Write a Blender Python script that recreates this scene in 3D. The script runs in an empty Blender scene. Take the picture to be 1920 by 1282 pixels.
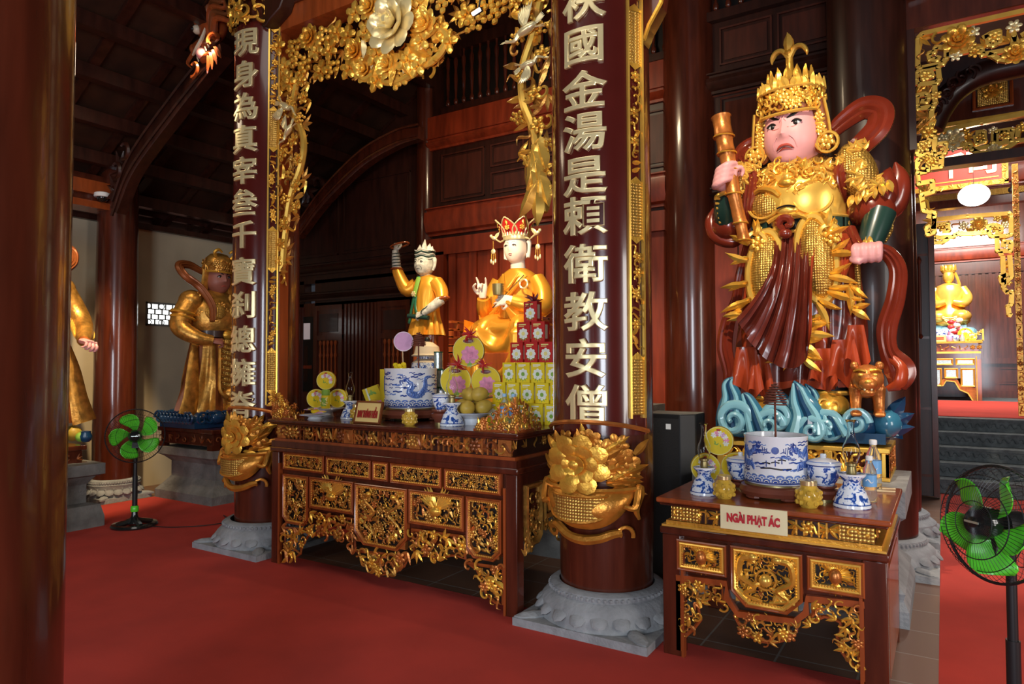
import bpy, math, random
import numpy as np
from math import pi, sin, cos, radians, sqrt, atan2
SC = bpy.context.scene
COL = SC.collection
# ---------------------------------------------------------------- camera, world, lights, exposure
CAM_H, FPX = 1.6, 1280.0
cam_d = bpy.data.cameras.new('camera'); cam_d.sensor_width = 36; cam_d.lens = 24; cam_d.clip_start = .05
cam_o = bpy.data.objects.new('camera', cam_d); COL.objects.link(cam_o)
cam_o.location = (0, 0, CAM_H)
YAW, PITCH, ROLL = radians(32.24), radians(1.92), radians(.15)
from mathutils import Matrix, Vector, noise as mnoise
cam_o.rotation_euler = (Matrix.Rotation(YAW, 4, 'Z') @ Matrix.Rotation(pi/2+PITCH, 4, 'X') @ Matrix.Rotation(-ROLL, 4, 'Z')).to_euler()
SC.camera = cam_o
SC.view_settings.view_transform = 'Standard'; SC.view_settings.look = 'None'
SC.view_settings.gamma = 1; SC.view_settings.use_curve_mapping = False
SC.view_settings.exposure = 0.0
wd = bpy.data.worlds.new('world'); SC.world = wd; wd.use_nodes = True
bg = wd.node_tree.nodes['Background']; bg.inputs[0].default_value = (.75, .82, 1, 1); bg.inputs[1].default_value = .04
def lamp(name, typ, loc, target, power, color, size=.1, size_y=None, spot=60, blend=.5):
    d = bpy.data.lights.new(name, typ); d.energy = power; d.color = color
    if typ == 'AREA':
        d.shape = 'RECTANGLE'; d.size = size; d.size_y = size_y or size
    elif typ == 'SPOT':
        d.spot_size = radians(spot); d.spot_blend = blend; d.shadow_soft_size = size
    else: d.shadow_soft_size = size
    o = bpy.data.objects.new(name, d); COL.objects.link(o); o.location = loc
    if target is not None:
        o.rotation_euler = (Vector(target)-Vector(loc)).to_track_quat('-Z', 'Y').to_euler()
    return o
WARM = (1, .80, .55); DAY = (.82, .90, 1)
# added fill lamps, then daylight through the open doorways behind and beside the photographer
lamp('nave_fill', 'AREA', (-2.6, 1.6, 5.6), (-2.6, 1.7, 0), 42, (1, .93, .84), 2.6, 2.2)  # unseen overhead fill added to brighten the carpet
lamp('aisle_floor_fill', 'AREA', (-6.8, 3.0, 4.4), (-6.6, 3.4, 0), 14, (1, .80, .55), .8, .8)  # unseen warm fill added over the left aisle
lamp('shrine_wall_fill', 'AREA', (-3.6, 4.9, 4.9), (-3.7, 7.2, 2.7), 30, (1, .78, .5), .6, .3)  # unseen fill added to light the back wall behind the seated monk
lamp('wall_board_fill', 'SPOT', (-2.0, 5.2, 4.6), (-2.05, 7.2, 1.5), 90, (1, .7, .45), .05, spot=40, blend=.7)  # unseen spot added to brighten the boards behind the speaker
lamp('door_daylight', 'AREA', (1.2, -4.2, 1.9), (-1.8, 4, 1.5), 300, DAY, 1.5, 3.0)
lamp('door_daylight', 'AREA', (-3.6, -4.2, 1.9), (-3.6, 4, 1.0), 110, DAY, 1.3, 2.8)
lamp('door_daylight', 'AREA', (4.6, 1.5, 1.9), (-1.0, 4.5, 1.2), 150, (1, .95, .9), 1.2, 2.8)
# ceiling spots on the statues
lamp('guardian_spot', 'SPOT', (-.75, 2.5, 4.9), (-.88, 5.5, 2.35), 640, (1, .84, .62), .05, spot=46, blend=.6)
lamp('monk_spot', 'SPOT', (-3.45, 4.18, 3.9), (-3.85, 6.0, 2.25), 360, (1, .78, .50), .03, spot=62, blend=.6)
lamp('lattice_spot', 'SPOT', (-3.2, 2.2, 3.4), (-3.5, 4.0, 4.3), 55, (1, .90, .66), .05, spot=80, blend=.8)
lamp('corner_spot', 'SPOT', (-6.1, 4.0, 5.0), (-8.1, 5.3, 1.5), 110, (1, .75, .45), .05, spot=50, blend=.7)
lamp('aisle_spot', 'SPOT', (-6.1, 3.0, 4.6), (-8.1, 3.5, 1.8), 900, (1, .74, .42), .05, spot=40, blend=.5)
# the bright hall at the back right
lamp('back_hall_light', 'AREA', (.6, 15.2, 4.9), (.5, 17.2, 1.5), 420, (1, .93, .86), 1.6, 1.0)
lamp('back_hall_light', 'AREA', (1.0, 11.6, 5.2), (.6, 12.5, .8), 110, (1, .92, .85), 1.5, 1.0)
lamp('passage_fill', 'SPOT', (1.5, 8.7, 4.3), (.2, 7.5, 0), 420, (1, .93, .9), .03, spot=42, blend=.5)  # unseen spot added to lay a pale patch on the passage carpet
lamp('aisle_fill', 'SPOT', (1.2, 4.4, 4.6), (.4, 5.2, 0), 330, (1, .80, .62), .06, spot=55, blend=.7)  # unseen fill added to brighten the carpet of the right aisle

# ---------------------------------------------------------------- picture measurements -> points on real planes
_cy, _sy, _cp, _sp = cos(YAW), sin(YAW), cos(PITCH), sin(PITCH)
_r = np.array([_cy, _sy, 0]); _f = np.array([-_sy*_cp, _cy*_cp, _sp]); _u = np.array([_sy*_sp, -_cy*_sp, _cp])
_r2 = _r*cos(ROLL)-_u*sin(ROLL); _u2 = _u*cos(ROLL)+_r*sin(ROLL)
def ray(x, y): return _r2*(x-960)/FPX-_u2*(y-641)/FPX+_f
def onz(x, y, z):
    d = ray(x, y); return np.array([0, 0, CAM_H])+d*((z-CAM_H)/d[2])
def ony(x, y, Y):
    d = ray(x, y); return np.array([0, 0, CAM_H])+d*(Y/d[1])
def onx(x, y, X):
    d = ray(x, y); return np.array([0, 0, CAM_H])+d*(X/d[0])

# ---------------------------------------------------------------- materials
MATS = {}
def mat(name, col, rough=.5, metal=0, var=0, scale=8, bump=0, bscale=60, coat=0, emis=None, est=1, trans=0, alpha=1, stretch=None, ior=1.45):
    m = bpy.data.materials.new(name); m.use_nodes = True; MATS[name] = m
    nt = m.node_tree; b = nt.nodes['Principled BSDF']
    c = (*col, 1)
    b.inputs['Base Color'].default_value = c; b.inputs['Roughness'].default_value = rough
    b.inputs['Metallic'].default_value = metal; b.inputs['Coat Weight'].default_value = coat
    b.inputs['Coat Roughness'].default_value = .08; b.inputs['IOR'].default_value = ior
    if trans: b.inputs['Transmission Weight'].default_value = trans
    if alpha < 1: b.inputs['Alpha'].default_value = alpha
    if emis: b.inputs['Emission Color'].default_value = (*emis, 1); b.inputs['Emission Strength'].default_value = est
    if var or bump:
        tc = nt.nodes.new('ShaderNodeTexCoord'); mp = nt.nodes.new('ShaderNodeMapping')
        nt.links.new(tc.outputs['Object'], mp.inputs[0])
        if stretch: mp.inputs['Scale'].default_value = stretch
    if var:
        n = nt.nodes.new('ShaderNodeTexNoise'); n.inputs['Scale'].default_value = scale; n.inputs['Detail'].default_value = 4
        nt.links.new(mp.outputs[0], n.inputs['Vector'])
        r = nt.nodes.new('ShaderNodeValToRGB')
        r.color_ramp.elements[0].position = .3; r.color_ramp.elements[1].position = .7
        r.color_ramp.elements[0].color = (*[x*(1-var) for x in col], 1); r.color_ramp.elements[1].color = (*[min(1, x*(1+var)) for x in col], 1)
        nt.links.new(n.outputs['Fac'], r.inputs[0]); nt.links.new(r.outputs[0], b.inputs['Base Color'])
    if bump:
        n2 = nt.nodes.new('ShaderNodeTexNoise'); n2.inputs['Scale'].default_value = bscale; n2.inputs['Detail'].default_value = 3
        nt.links.new(mp.outputs[0], n2.inputs['Vector'])
        bp = nt.nodes.new('ShaderNodeBump'); bp.inputs['Strength'].default_value = bump; bp.inputs['Distance'].default_value = .01
        nt.links.new(n2.outputs['Fac'], bp.inputs['Height']); nt.links.new(bp.outputs[0], b.inputs['Normal'])
    return m
GR = (3, 3, .4)
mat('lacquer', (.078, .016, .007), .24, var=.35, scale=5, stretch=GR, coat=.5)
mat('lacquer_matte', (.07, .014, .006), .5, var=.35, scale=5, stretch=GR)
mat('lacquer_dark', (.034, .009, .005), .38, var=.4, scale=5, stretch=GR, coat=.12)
mat('lacquer_orange', (.30, .062, .014), .28, var=.25, scale=6, stretch=GR, coat=.4)
mat('panel_red', (.24, .031, .009), .42, var=.35, scale=4, stretch=GR, coat=.08)
mat('board', (.085, .011, .008), .20, var=.12, scale=3, coat=.6)
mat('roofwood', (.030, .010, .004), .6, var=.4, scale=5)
mat('gold', (.88, .46, .065), .30, .66, var=.22, scale=9, bump=.25, bscale=50)
mat('gold_bright', (.95, .56, .10), .28, .58, var=.12, scale=9)
mat('gold_deep', (.60, .25, .035), .32, .62, var=.3, scale=10, bump=.25, bscale=45)
mat('gold_pale', (.92, .78, .42), .30, .55)
mat('gold_old', (.60, .30, .06), .34, .70, var=.4, scale=14, bump=.3, bscale=40)
mat('gold_red', (.55, .19, .045), .33, .60, var=.35, scale=10, bump=.2)
mat('gold_robe', (.88, .40, .04), .30, .55, var=.10, scale=5)
mat('carpet', (.46, .040, .026), .95, var=.14, scale=2.2, bump=.4, bscale=500)
mat('stone', (.27, .28, .29), .8, var=.2, scale=9, bump=.6, bscale=40)
mat('stone_dark', (.17, .165, .15), .8, var=.3, scale=7, bump=.6, bscale=40)
mat('step_stone', (.085, .10, .105), .7, var=.35, scale=14, bump=.8, bscale=30)
mat('cream', (.50, .42, .29), .85, var=.08, scale=2)
mat('white', (.8, .8, .78), .5)
mat('porcelain', (.80, .83, .88), .12, coat=.3)
mat('blue', (.02, .06, .30), .15, coat=.3, var=.35, scale=40)
mat('blue_mid', (.12, .22, .55), .15, coat=.3, var=.3, scale=50)
mat('black', (.012, .012, .013), .4)
mat('black_gloss', (.01, .012, .011), .15, coat=.5)
mat('grille', (.02, .02, .022), .6, bump=1, bscale=400)
mat('fan_green', (.10, .62, .03), .3, coat=.2)
mat('fan_green_dark', (.05, .40, .03), .3)
mat('skin_pink', (.74, .35, .35), .42, var=.06, scale=6)
mat('skin_white', (.86, .72, .58), .4)
mat('skin_red', (.30, .10, .07), .45)
mat('skin_grey', (.52, .50, .42), .4, var=.3, scale=30)
mat('teal_dark', (.015, .045, .035), .3, coat=.3)
mat('ink', (.012, .009, .008), .4)
mat('lip', (.40, .06, .04), .4)
mat('sash', (.17, .022, .010), .24, coat=.5, var=.25, scale=4)
mat('robe_dark', (.12, .018, .010), .26, coat=.4, var=.3, scale=5)
mat('robe_red', (.34, .046, .014), .30, coat=.3, var=.2, scale=5)
mat('cloud', (.03, .14, .23), .22, coat=.4, var=.25, scale=3)
mat('cloud_light', (.20, .43, .52), .22, coat=.4)
mat('cloud_deep', (.009, .045, .11), .25, coat=.4)
mat('yellow', (.80, .60, .010), .6, var=.06, scale=12)
mat('yellow_pale', (.84, .76, .25), .45)
mat('red_box', (.50, .018, .014), .4)
mat('pink', (.78, .26, .42), .5, var=.25, scale=30)
mat('magenta', (.45, .06, .14), .5, var=.3, scale=30)
mat('ribbon_red', (.52, .03, .03), .35, var=.3, scale=25)
mat('ribbon_deep', (.16, .012, .016), .35)
mat('petal_white', (.82, .84, .74), .5, var=.1, scale=30)
mat('leafgreen', (.22, .42, .05), .5)
mat('silver', (.55, .62, .58), .28, .8, var=.2, scale=30)
mat('silver_green', (.42, .48, .44), .35, .4, var=.2, scale=60)
mat('mango', (.52, .35, .05), .45, var=.2, scale=14)
mat('honey', (.75, .47, .06), .16, trans=.25, coat=.3, var=.3, scale=30)
mat('honey_lid', (.72, .58, .30), .25, .7)
mat('terracotta', (.17, .045, .025), .35, coat=.2)
mat('paper_tag', (.80, .60, .22), .5)
mat('tag_cream', (.88, .80, .48), .5)
mat('text_red', (.34, .02, .015), .5)
mat('text_red_bright', (.55, .02, .03), .5)
mat('lilac', (.68, .38, .62), .6, var=.06, scale=40)
mat('incense', (.16, .045, .025), .8)
mat('brass', (.30, .24, .10), .35, .7)
mat('glass', (.95, .97, .97), .03, trans=1, ior=1.25)
mat('water', (.86, .93, .97), .05, trans=.92, ior=1.2)
mat('cap_blue', (.35, .60, .85), .4)
mat('label_blue', (.16, .40, .72), .4)
mat('label_orange', (.85, .45, .15), .4)
mat('woodstick', (.75, .58, .33), .6)
mat('jar_cream', (.72, .60, .42), .3, coat=.3)
mat('green_band', (.02, .13, .06), .35)
mat('white_light', (1, 1, 1), .5, emis=(1, .96, .9), est=3)
mat('lantern_glow', (1, 1, 1), .5, emis=(1, .97, .92), est=5)
mat('outside_light', (1, 1, 1), .5, emis=(.95, 1, 1), est=2.2)
mat('outside_dim', (1, .8, .8), .5, emis=(.75, .66, .72), est=.16)
mat('eave_tile_glow', (.55, .27, .20), .8, emis=(.70, .34, .26), est=.55)  # eave tiles; the daylight on them is put into the colour as glow
mat('sign_red', (.55, .05, .03), .45)
mat('sash_gold', (.80, .45, .06), .3, .5)
mat('bronze_red', (.24, .07, .02), .32, .35, var=.3, scale=6)
def tile_mat():
    m = mat('tile', (.10, .055, .035), .45)
    nt = m.node_tree; b = nt.nodes['Principled BSDF']
    tc = nt.nodes.new('ShaderNodeTexCoord'); br = nt.nodes.new('ShaderNodeTexBrick')
    br.offset = 0; br.inputs['Scale'].default_value = 1; br.inputs['Brick Width'].default_value = .4; br.inputs['Row Height'].default_value = .4
    br.inputs['Mortar Size'].default_value = .006; br.inputs['Color1'].default_value = (.17, .080, .045, 1); br.inputs['Color2'].default_value = (.14, .068, .04, 1)
    br.inputs['Mortar'].default_value = (.22, .19, .16, 1)
    nt.links.new(tc.outputs['Object'], br.inputs['Vector']); nt.links.new(br.outputs['Color'], b.inputs['Base Color'])
tile_mat()
def porcelain_pattern():
    # white glaze with cobalt flowers, procedural
    m = mat('porcelain_flower', (.8, .83, .88), .12, coat=.3)
    nt = m.node_tree; b = nt.nodes['Principled BSDF']; L = nt.links
    tc = nt.nodes.new('ShaderNodeTexCoord')
    n1 = nt.nodes.new('ShaderNodeTexNoise'); n1.inputs['Scale'].default_value = 26; n1.inputs['Detail'].default_value = 1.5; n1.inputs['Distortion'].default_value = 1.2
    n2 = nt.nodes.new('ShaderNodeTexVoronoi'); n2.inputs['Scale'].default_value = 70; n2.feature = 'DISTANCE_TO_EDGE'
    L.new(tc.outputs['Object'], n1.inputs['Vector']); L.new(tc.outputs['Object'], n2.inputs['Vector'])
    r = nt.nodes.new('ShaderNodeValToRGB'); e = r.color_ramp
    e.elements[0].position = .54; e.elements[0].color = (.80, .84, .90, 1); e.elements[1].position = .65; e.elements[1].color = (.02, .07, .32, 1)
    x = e.elements.new(.59); x.color = (.25, .38, .72, 1)
    ma = nt.nodes.new('ShaderNodeMath'); ma.operation = 'MULTIPLY_ADD'; ma.inputs[1].default_value = .35; L.new(n2.outputs['Distance'], ma.inputs[0]); L.new(n1.outputs['Fac'], ma.inputs[2])
    L.new(ma.outputs[0], r.inputs[0]); L.new(r.outputs[0], b.inputs['Base Color'])
porcelain_pattern()
def scale_gold():
    m = mat('gold_diaper', (.75, .45, .08), .32, .7)
    nt = m.node_tree; b = nt.nodes['Principled BSDF']; L = nt.links
    tc = nt.nodes.new('ShaderNodeTexCoord'); v = nt.nodes.new('ShaderNodeTexVoronoi'); v.inputs['Scale'].default_value = 55
    v.inputs['Randomness'].default_value = .15
    L.new(tc.outputs['Object'], v.inputs['Vector'])
    bp = nt.nodes.new('ShaderNodeBump'); bp.inputs['Strength'].default_value = .9; bp.inputs['Distance'].default_value = .01; bp.invert = True
    L.new(v.outputs['Distance'], bp.inputs['Height']); L.new(bp.outputs[0], b.inputs['Normal'])
    r = nt.nodes.new('ShaderNodeValToRGB'); r.color_ramp.elements[0].color = (.85, .54, .12, 1); r.color_ramp.elements[1].color = (.30, .13, .02, 1)
    L.new(v.outputs['Distance'], r.inputs[0]); L.new(r.outputs[0], b.inputs['Base Color'])
scale_gold()

# ---------------------------------------------------------------- mesh builder
def rot(axis, a):
    c, s = cos(a), sin(a)
    if axis == 'x': return np.array([[1, 0, 0], [0, c, -s], [0, s, c]])
    if axis == 'y': return np.array([[c, 0, s], [0, 1, 0], [-s, 0, c]])
    return np.array([[c, -s, 0], [s, c, 0], [0, 0, 1]])
I3 = np.eye(3)
def catmull(P, n):
    P = np.array(P, float)
    if len(P) < 3:
        return np.array([P[0]+(P[-1]-P[0])*t for t in np.linspace(0, 1, n)])
    Q = np.vstack([2*P[0]-P[1], P, 2*P[-1]-P[-2]])
    out = []
    for t in np.linspace(0, len(P)-1-1e-9, n):
        i = int(t); u = t-i; p0, p1, p2, p3 = Q[i:i+4]
        out.append(.5*((2*p1)+(p2-p0)*u+(2*p0-5*p1+4*p2-p3)*u*u+(3*p1-p0-3*p2+p3)*u**3))
    return np.array(out)
class MB:
    def __init__(s): s.v = []; s.f = []; s.m = []; s.n = 0; s.slots = []
    def slot(s, name):
        if name not in s.slots: s.slots.append(name)
        return s.slots.index(name)
    def add(s, V, Fc, m, R=None, t=None):
        V = np.asarray(V, float)
        if R is not None: V = V@np.asarray(R).T
        if t is not None: V = V+np.asarray(t)
        k = s.slot(m) if isinstance(m, str) else None
        o = s.n; s.v.append(V); s.n += len(V)
        s.f.extend([tuple(i+o for i in f) for f in Fc])
        if k is not None: s.m.extend([k]*len(Fc))
        else: s.m.extend([s.slot(x) for x in m])
        return s
    def box(s, x0, x1, y0, y1, z0, z1, m, R=None, t=None):
        V = [(x, y, z) for z in (z0, z1) for y in (y0, y1) for x in (x0, x1)]
        return s.add(V, [(0, 2, 3, 1), (4, 5, 7, 6), (0, 1, 5, 4), (2, 6, 7, 3), (0, 4, 6, 2), (1, 3, 7, 5)], m, R, t)
    def frame(s, x0, x1, z0, z1, w, y0, y1, m, cut=0):
        # rectangular frame lying in the xz plane, with cut lower corners
        def ring(a, y):
            c = max(0, cut-a*.6)
            X0, X1, Z0, Z1 = x0+a, x1-a, z0+a, z1-a
            return [(X0+c, y, Z0), (X1-c, y, Z0), (X1, y, Z0+c), (X1, y, Z1), (X0, y, Z1), (X0, y, Z0+c)] if cut else [(X0, y, Z0), (X1, y, Z0), (X1, y, Z1), (X0, y, Z1)]
        A, B, C, D = ring(0, y1), ring(0, y0), ring(w*.35, y0-.35*w), ring(w, y0+w*.25)
        E = ring(w, y1); n = len(A); V = A+B+C+D+E; Fc = []
        for k in range(4):
            for i in range(n):
                j = (i+1) % n; Fc.append((k*n+i, k*n+j, (k+1)*n+j, (k+1)*n+i))
        return s.add(V, Fc, m)
    def lathe(s, prof, m, n=32, t=None, R=None, a0=0, a1=2*pi, caps=False):
        full = abs(a1-a0-2*pi) < 1e-6; k = n if full else n+1
        A = np.linspace(a0, a1, n+1)[:k]; V = []; Fc = []
        for r, z in prof: V += [(r*cos(a), r*sin(a), z) for a in A]
        for i in range(len(prof)-1):
            for j in range(n):
                q = (j+1) % k; Fc.append((i*k+j, i*k+q, (i+1)*k+q, (i+1)*k+j))
        if isinstance(m, (list, tuple)): m = [m[min(i//n, len(m)-1)] for i in range(len(Fc))]
        return s.add(V, Fc, m, R, t)
    def tube(s, P, r, m, n=6, smooth=0, up=None, cap=True, cs=None):
        # r: number or list of numbers or (width, thickness) pairs; cs: own cross-section
        if smooth: 
            k = len(P); P2 = catmull(P, smooth)
            if isinstance(r, (list, tuple)) and len(r) == k:
                r = catmull([x if isinstance(x, (tuple, list)) else (x, x) for x in r], smooth).tolist()
            P = P2
        P = np.asarray(P, float); k = len(P)
        T = np.gradient(P, axis=0); T /= np.linalg.norm(T, axis=1)[:, None]+1e-12
        nrm = np.array(up if up is not None else ((0, 0, 1) if abs(T[0][2]) < .9 else (1, 0, 0)), float)
        V = []
        A = np.linspace(0, 2*pi, n, endpoint=False)
        if cs is None: C = np.stack([np.cos(A), np.sin(A)], 1)
        else: C = np.array(cs, float); n = len(C)
        for i in range(k):
            if up is not None: nrm = np.array(up, float)
            b = np.cross(T[i], nrm); b /= np.linalg.norm(b)+1e-12
            nn = np.cross(b, T[i]); nrm = nn
            q = r[i] if isinstance(r, (list, tuple, np.ndarray)) else r
            a, c = (q if isinstance(q, (tuple, list, np.ndarray)) else (q, q))
            V.append(P[i]+C[:, :1]*a*b+C[:, 1:]*c*nn)
        V = np.concatenate(V); Fc = []
        for i in range(k-1):
            for j in range(n):
                q = (j+1) % n; Fc.append((i*n+j, i*n+q, (i+1)*n+q, (i+1)*n+j))
        if cap: Fc += [tuple(range(n))[::-1], tuple((k-1)*n+j for j in range(n))]
        return s.add(V, Fc, m)
    def ell(s, c, r, m, R=None, nu=12, nv=8):
        if not hasattr(r, '__len__'): r = (r, r, r)
        V = [(0, 0, -1)]
        for i in range(1, nv):
            a = -pi/2+pi*i/nv
            V += [(cos(a)*cos(2*pi*j/nu), cos(a)*sin(2*pi*j/nu), sin(a)) for j in range(nu)]
        V.append((0, 0, 1)); Fc = [(0, 1+(j+1) % nu, 1+j) for j in range(nu)]
        for i in range(nv-2):
            for j in range(nu): Fc.append((1+i*nu+j, 1+i*nu+(j+1) % nu, 1+(i+1)*nu+(j+1) % nu, 1+(i+1)*nu+j))
        b = 1+(nv-2)*nu; Fc += [(b+j, b+(j+1) % nu, len(V)-1) for j in range(nu)]
        return s.add(np.array(V)*r, Fc, m, R, c)
    def grid(s, fn, nu, nv, m, wrap=False):
        # fn(u,v)->xyz; m: name or function(u,v)->name
        k = nu if wrap else nu+1
        V = [fn(i/nu, j/nv) for j in range(nv+1) for i in range(k)]
        Fc, mm = [], []
        for j in range(nv):
            for i in range(nu):
                q = (i+1) % k; Fc.append((j*k+i, j*k+q, (j+1)*k+q, (j+1)*k+i))
                if callable(m): mm.append(m((i+.5)/nu, (j+.5)/nv))
        return s.add(V, Fc, mm if callable(m) else m)
    def prism(s, poly, y0, y1, m):
        # polygon in xz, extruded along y (y0 is the front)
        n = len(poly); V = [(x, y0, z) for x, z in poly]+[(x, y1, z) for x, z in poly]
        Fc = [tuple(range(n)), tuple(range(2*n-1, n-1, -1))]+[(i, i+n, (i+1) % n+n, (i+1) % n) for i in range(n)]
        return s.add(V, Fc, m)
    def leaf(s, c, L, w, a, m, R=None, th=.3, curl=0):
        # pointed leaf in the xz plane growing along angle a from c, ridge raised towards -y
        V = []; n = 5
        for i in range(n+1):
            t = i/n; ww = w*(sin(pi*min(1, t*.85+.15)) if t < 1 else 0); bend = curl*t*t*L
            V += [(t*L, 0, -ww+bend), (t*L, -th*w*(1-t*t*.6), bend), (t*L, 0, ww+bend)]
        Fc = []
        for i in range(n):
            o = i*3; Fc += [(o, o+3, o+4, o+1), (o+1, o+4, o+5, o+2), (o, o+2, o+5, o+3)]
        Rm = rot('y', -a) if R is None else R@rot('y', -a)
        return s.add(V, Fc, m, Rm, c)
    def stamp(s, T, p, a, sc, m, R=None):
        V, Fc = T; Rm = rot('y', a)*sc
        if R is not None: Rm = R@Rm
        return s.add(V, Fc, m, Rm, p)
    def map(s, fn):
        s.v = [np.array([fn(*p) for p in V]) for V in s.v]; return s
    def xf(s, R=None, t=None):
        for i, V in enumerate(s.v):
            if R is not None: V = V@np.asarray(R).T
            if t is not None: V = V+np.asarray(t)
            s.v[i] = V
        return s
    def merge(s, o):
        k = [s.slot(x) for x in o.slots]; b = s.n
        s.v += o.v; s.n += o.n; s.f += [tuple(i+b for i in f) for f in o.f]; s.m += [k[i] for i in o.m]; return s
    def data(s): return np.concatenate(s.v), s.f
    def pick(s, key):
        # split the shapes added so far into several builders, by key(centre of the shape)
        out = {}; o = 0; fi = 0; fs = {}
        bounds = np.cumsum([0]+[len(V) for V in s.v])
        idx = np.searchsorted(bounds, [f[0] for f in s.f], side='right')-1
        for c, V in enumerate(s.v): out.setdefault(key(V.mean(0)), []).append(c)
        res = {}
        for k, cs in out.items():
            q = MB(); q.slots = list(s.slots); m = {}
            for c in cs: m[c] = q.n-bounds[c]; q.v.append(s.v[c]); q.n += len(s.v[c])
            for f, i, mm in zip(s.f, idx, s.m):
                if i in m: q.f.append(tuple(j+m[i] for j in f)); q.m.append(mm)
            res[k] = q
        return res
    def sides(s, name, parent, mid=0, **k):
        return [q.build(name, parent, **k) for q in s.pick(lambda c: c[0] > mid).values()]
    def build(s, name, parent=None, label=None, smooth=True, bevel=0, loc=None, rz=0, sub=0, remesh=0, kind=None, ang=40):
        me = bpy.data.meshes.new(name); V = np.concatenate(s.v) if s.v else np.zeros((0, 3))
        me.from_pydata(V.tolist(), [], s.f); 
        for k in s.slots: me.materials.append(MATS[k])
        me.polygons.foreach_set('material_index', s.m)
        me.update()
        if smooth:
            me.polygons.foreach_set('use_smooth', [True]*len(me.polygons)); 
            if ang: me.set_sharp_from_angle(angle=radians(ang))
        o = bpy.data.objects.new(name, me); COL.objects.link(o)
        if parent is not None: o.parent = parent
        if loc is not None: o.location = loc
        if rz: o.rotation_euler = (0, 0, rz)
        if label: o['label'] = label
        if kind: o['kind'] = kind
        if remesh:
            r = o.modifiers.new('remesh', 'REMESH'); r.mode = 'VOXEL'; r.voxel_size = remesh; r.use_smooth_shade = True
            q = o.modifiers.new('smooth', 'SMOOTH'); q.iterations = 4; q.factor = .5
        if bevel:
            b = o.modifiers.new('bevel', 'BEVEL'); b.width = bevel; b.segments = 2; b.limit_method = 'ANGLE'; b.angle_limit = radians(35)
        if sub:
            b = o.modifiers.new('sub', 'SUBSURF'); b.levels = sub; b.render_levels = sub
        return o
def thing(name, label, cat, loc=(0, 0, 0), rz=0, group=None):
    o = bpy.data.objects.new(name, None); COL.objects.link(o); o.empty_display_size = .1
    o.location = tuple(loc); o.rotation_euler = (0, 0, rz); return tag(o, label, cat, group)
def tag(o, label, cat, group=None):
    o['label'] = label; o['category'] = cat
    if group: o['group'] = group
    return o
def struct(name, mb, **k): return mb.build(name, kind='structure', **k)
def dup(root, loc, label, rz=None, group=None):
    r = root.copy(); COL.objects.link(r); r.location = tuple(loc); r['label'] = label
    if rz is not None: r.rotation_euler = (0, 0, rz)
    if group: r['group'] = group
    for ch in root.children:
        c = ch.copy(); COL.objects.link(c); c.parent = r
        for g in ch.children:
            d = g.copy(); COL.objects.link(d); d.parent = c
    return r
def text_mesh(txt, size, depth, offset=0, sx=1.0, res=3, bev=0):
    cu = bpy.data.curves.new('txt', 'FONT'); cu.body = txt; cu.size = size; cu.extrude = depth; cu.offset = offset
    cu.align_x = 'CENTER'; cu.align_y = 'CENTER'; cu.resolution_u = res; cu.bevel_depth = bev; cu.bevel_resolution = 1
    o = bpy.data.objects.new('txt', cu); COL.objects.link(o)
    dg = bpy.context.evaluated_depsgraph_get(); dg.update()
    me = bpy.data.meshes.new_from_object(o.evaluated_get(dg))
    bpy.data.objects.remove(o); bpy.data.curves.remove(cu)
    V = np.array([v.co[:] for v in me.vertices]).reshape(-1, 3); Fc = [tuple(p.vertices) for p in me.polygons]
    bpy.data.meshes.remove(me)
    if len(V) == 0: V = np.zeros((3, 3)); Fc = []
    else:
        V[:, 0] -= (V[:, 0].min()+V[:, 0].max())/2; V[:, 1] -= (V[:, 1].min()+V[:, 1].max())/2
    V = np.stack([V[:, 0]*sx, -V[:, 2], V[:, 1]], 1)      # stands in xz, faces -y
    return V, Fc
# ---- carving templates (in the xz plane, facing -y, about 1 unit across)
def _T(f):
    b = MB(); f(b); V, Fc = b.data(); return V, Fc
def _flower(b, n=6):
    for i in range(n):
        a = 2*pi*i/n; b.ell((cos(a)*.3, -.06, sin(a)*.3), (.24, .12, .17), 'gold', rot('y', -a), 6, 4)
    b.ell((0, -.16, 0), (.15, .12, .15), 'gold', None, 6, 4)
def _peony(b):
    for k, (n, r, l, y, tl, w) in enumerate(((8, .36, .27, -.03, .30, .20), (7, .24, .22, -.12, .75, .17), (5, .12, .17, -.20, 1.15, .13))):
        for i in range(n):
            a = 2*pi*i/n+k*.4; b.ell((cos(a)*r, y, sin(a)*r), (l, .045, w), 'gold', rot('y', -a)@rot('z', -tl), 8, 5)
    b.ell((0, -.22, 0), .09, 'gold', None, 6, 4)
def _leaf(b): b.leaf((-.5, 0, 0), 1, .22, 0, 'gold', th=.6, curl=.25)
def _leaf3(b):
    for a in (-.7, 0, .7): b.leaf((-.4, 0, 0), .9, .15, a, 'gold', th=.6, curl=.15)
def _curl(b):
    t = np.linspace(0, 1, 15); A = t*4.4; r = .5*(1-t*.8)
    b.tube(np.stack([r*np.cos(A), -.08-t*.12, r*np.sin(A)], 1), list(.11*(1-t*.35)), 'gold', 5)
def _scurl(b):
    t = np.linspace(0, 1, 14); b.tube(np.stack([(t-.5)*1.1, -.1+0*t, .26*np.sin(t*6.3)], 1), list(.10*np.sin(pi*(t*.85+.1))), 'gold', 5)
def _bunch(b):
    rr = random.Random(3)
    for i in range(9):
        a = i*2.4; r = .13*sqrt(i)*1.25; b.ell((cos(a)*r, -.12+r*.15, sin(a)*r*.8), (.15, .10, .12), 'gold', None, 6, 4)
TF, TF5, TP, TL, TL3, TC, TS, TB = _T(_flower), _T(lambda b: _flower(b, 5)), _T(_peony), _T(_leaf), _T(_leaf3), _T(_curl), _T(_scurl), _T(_bunch)
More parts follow.
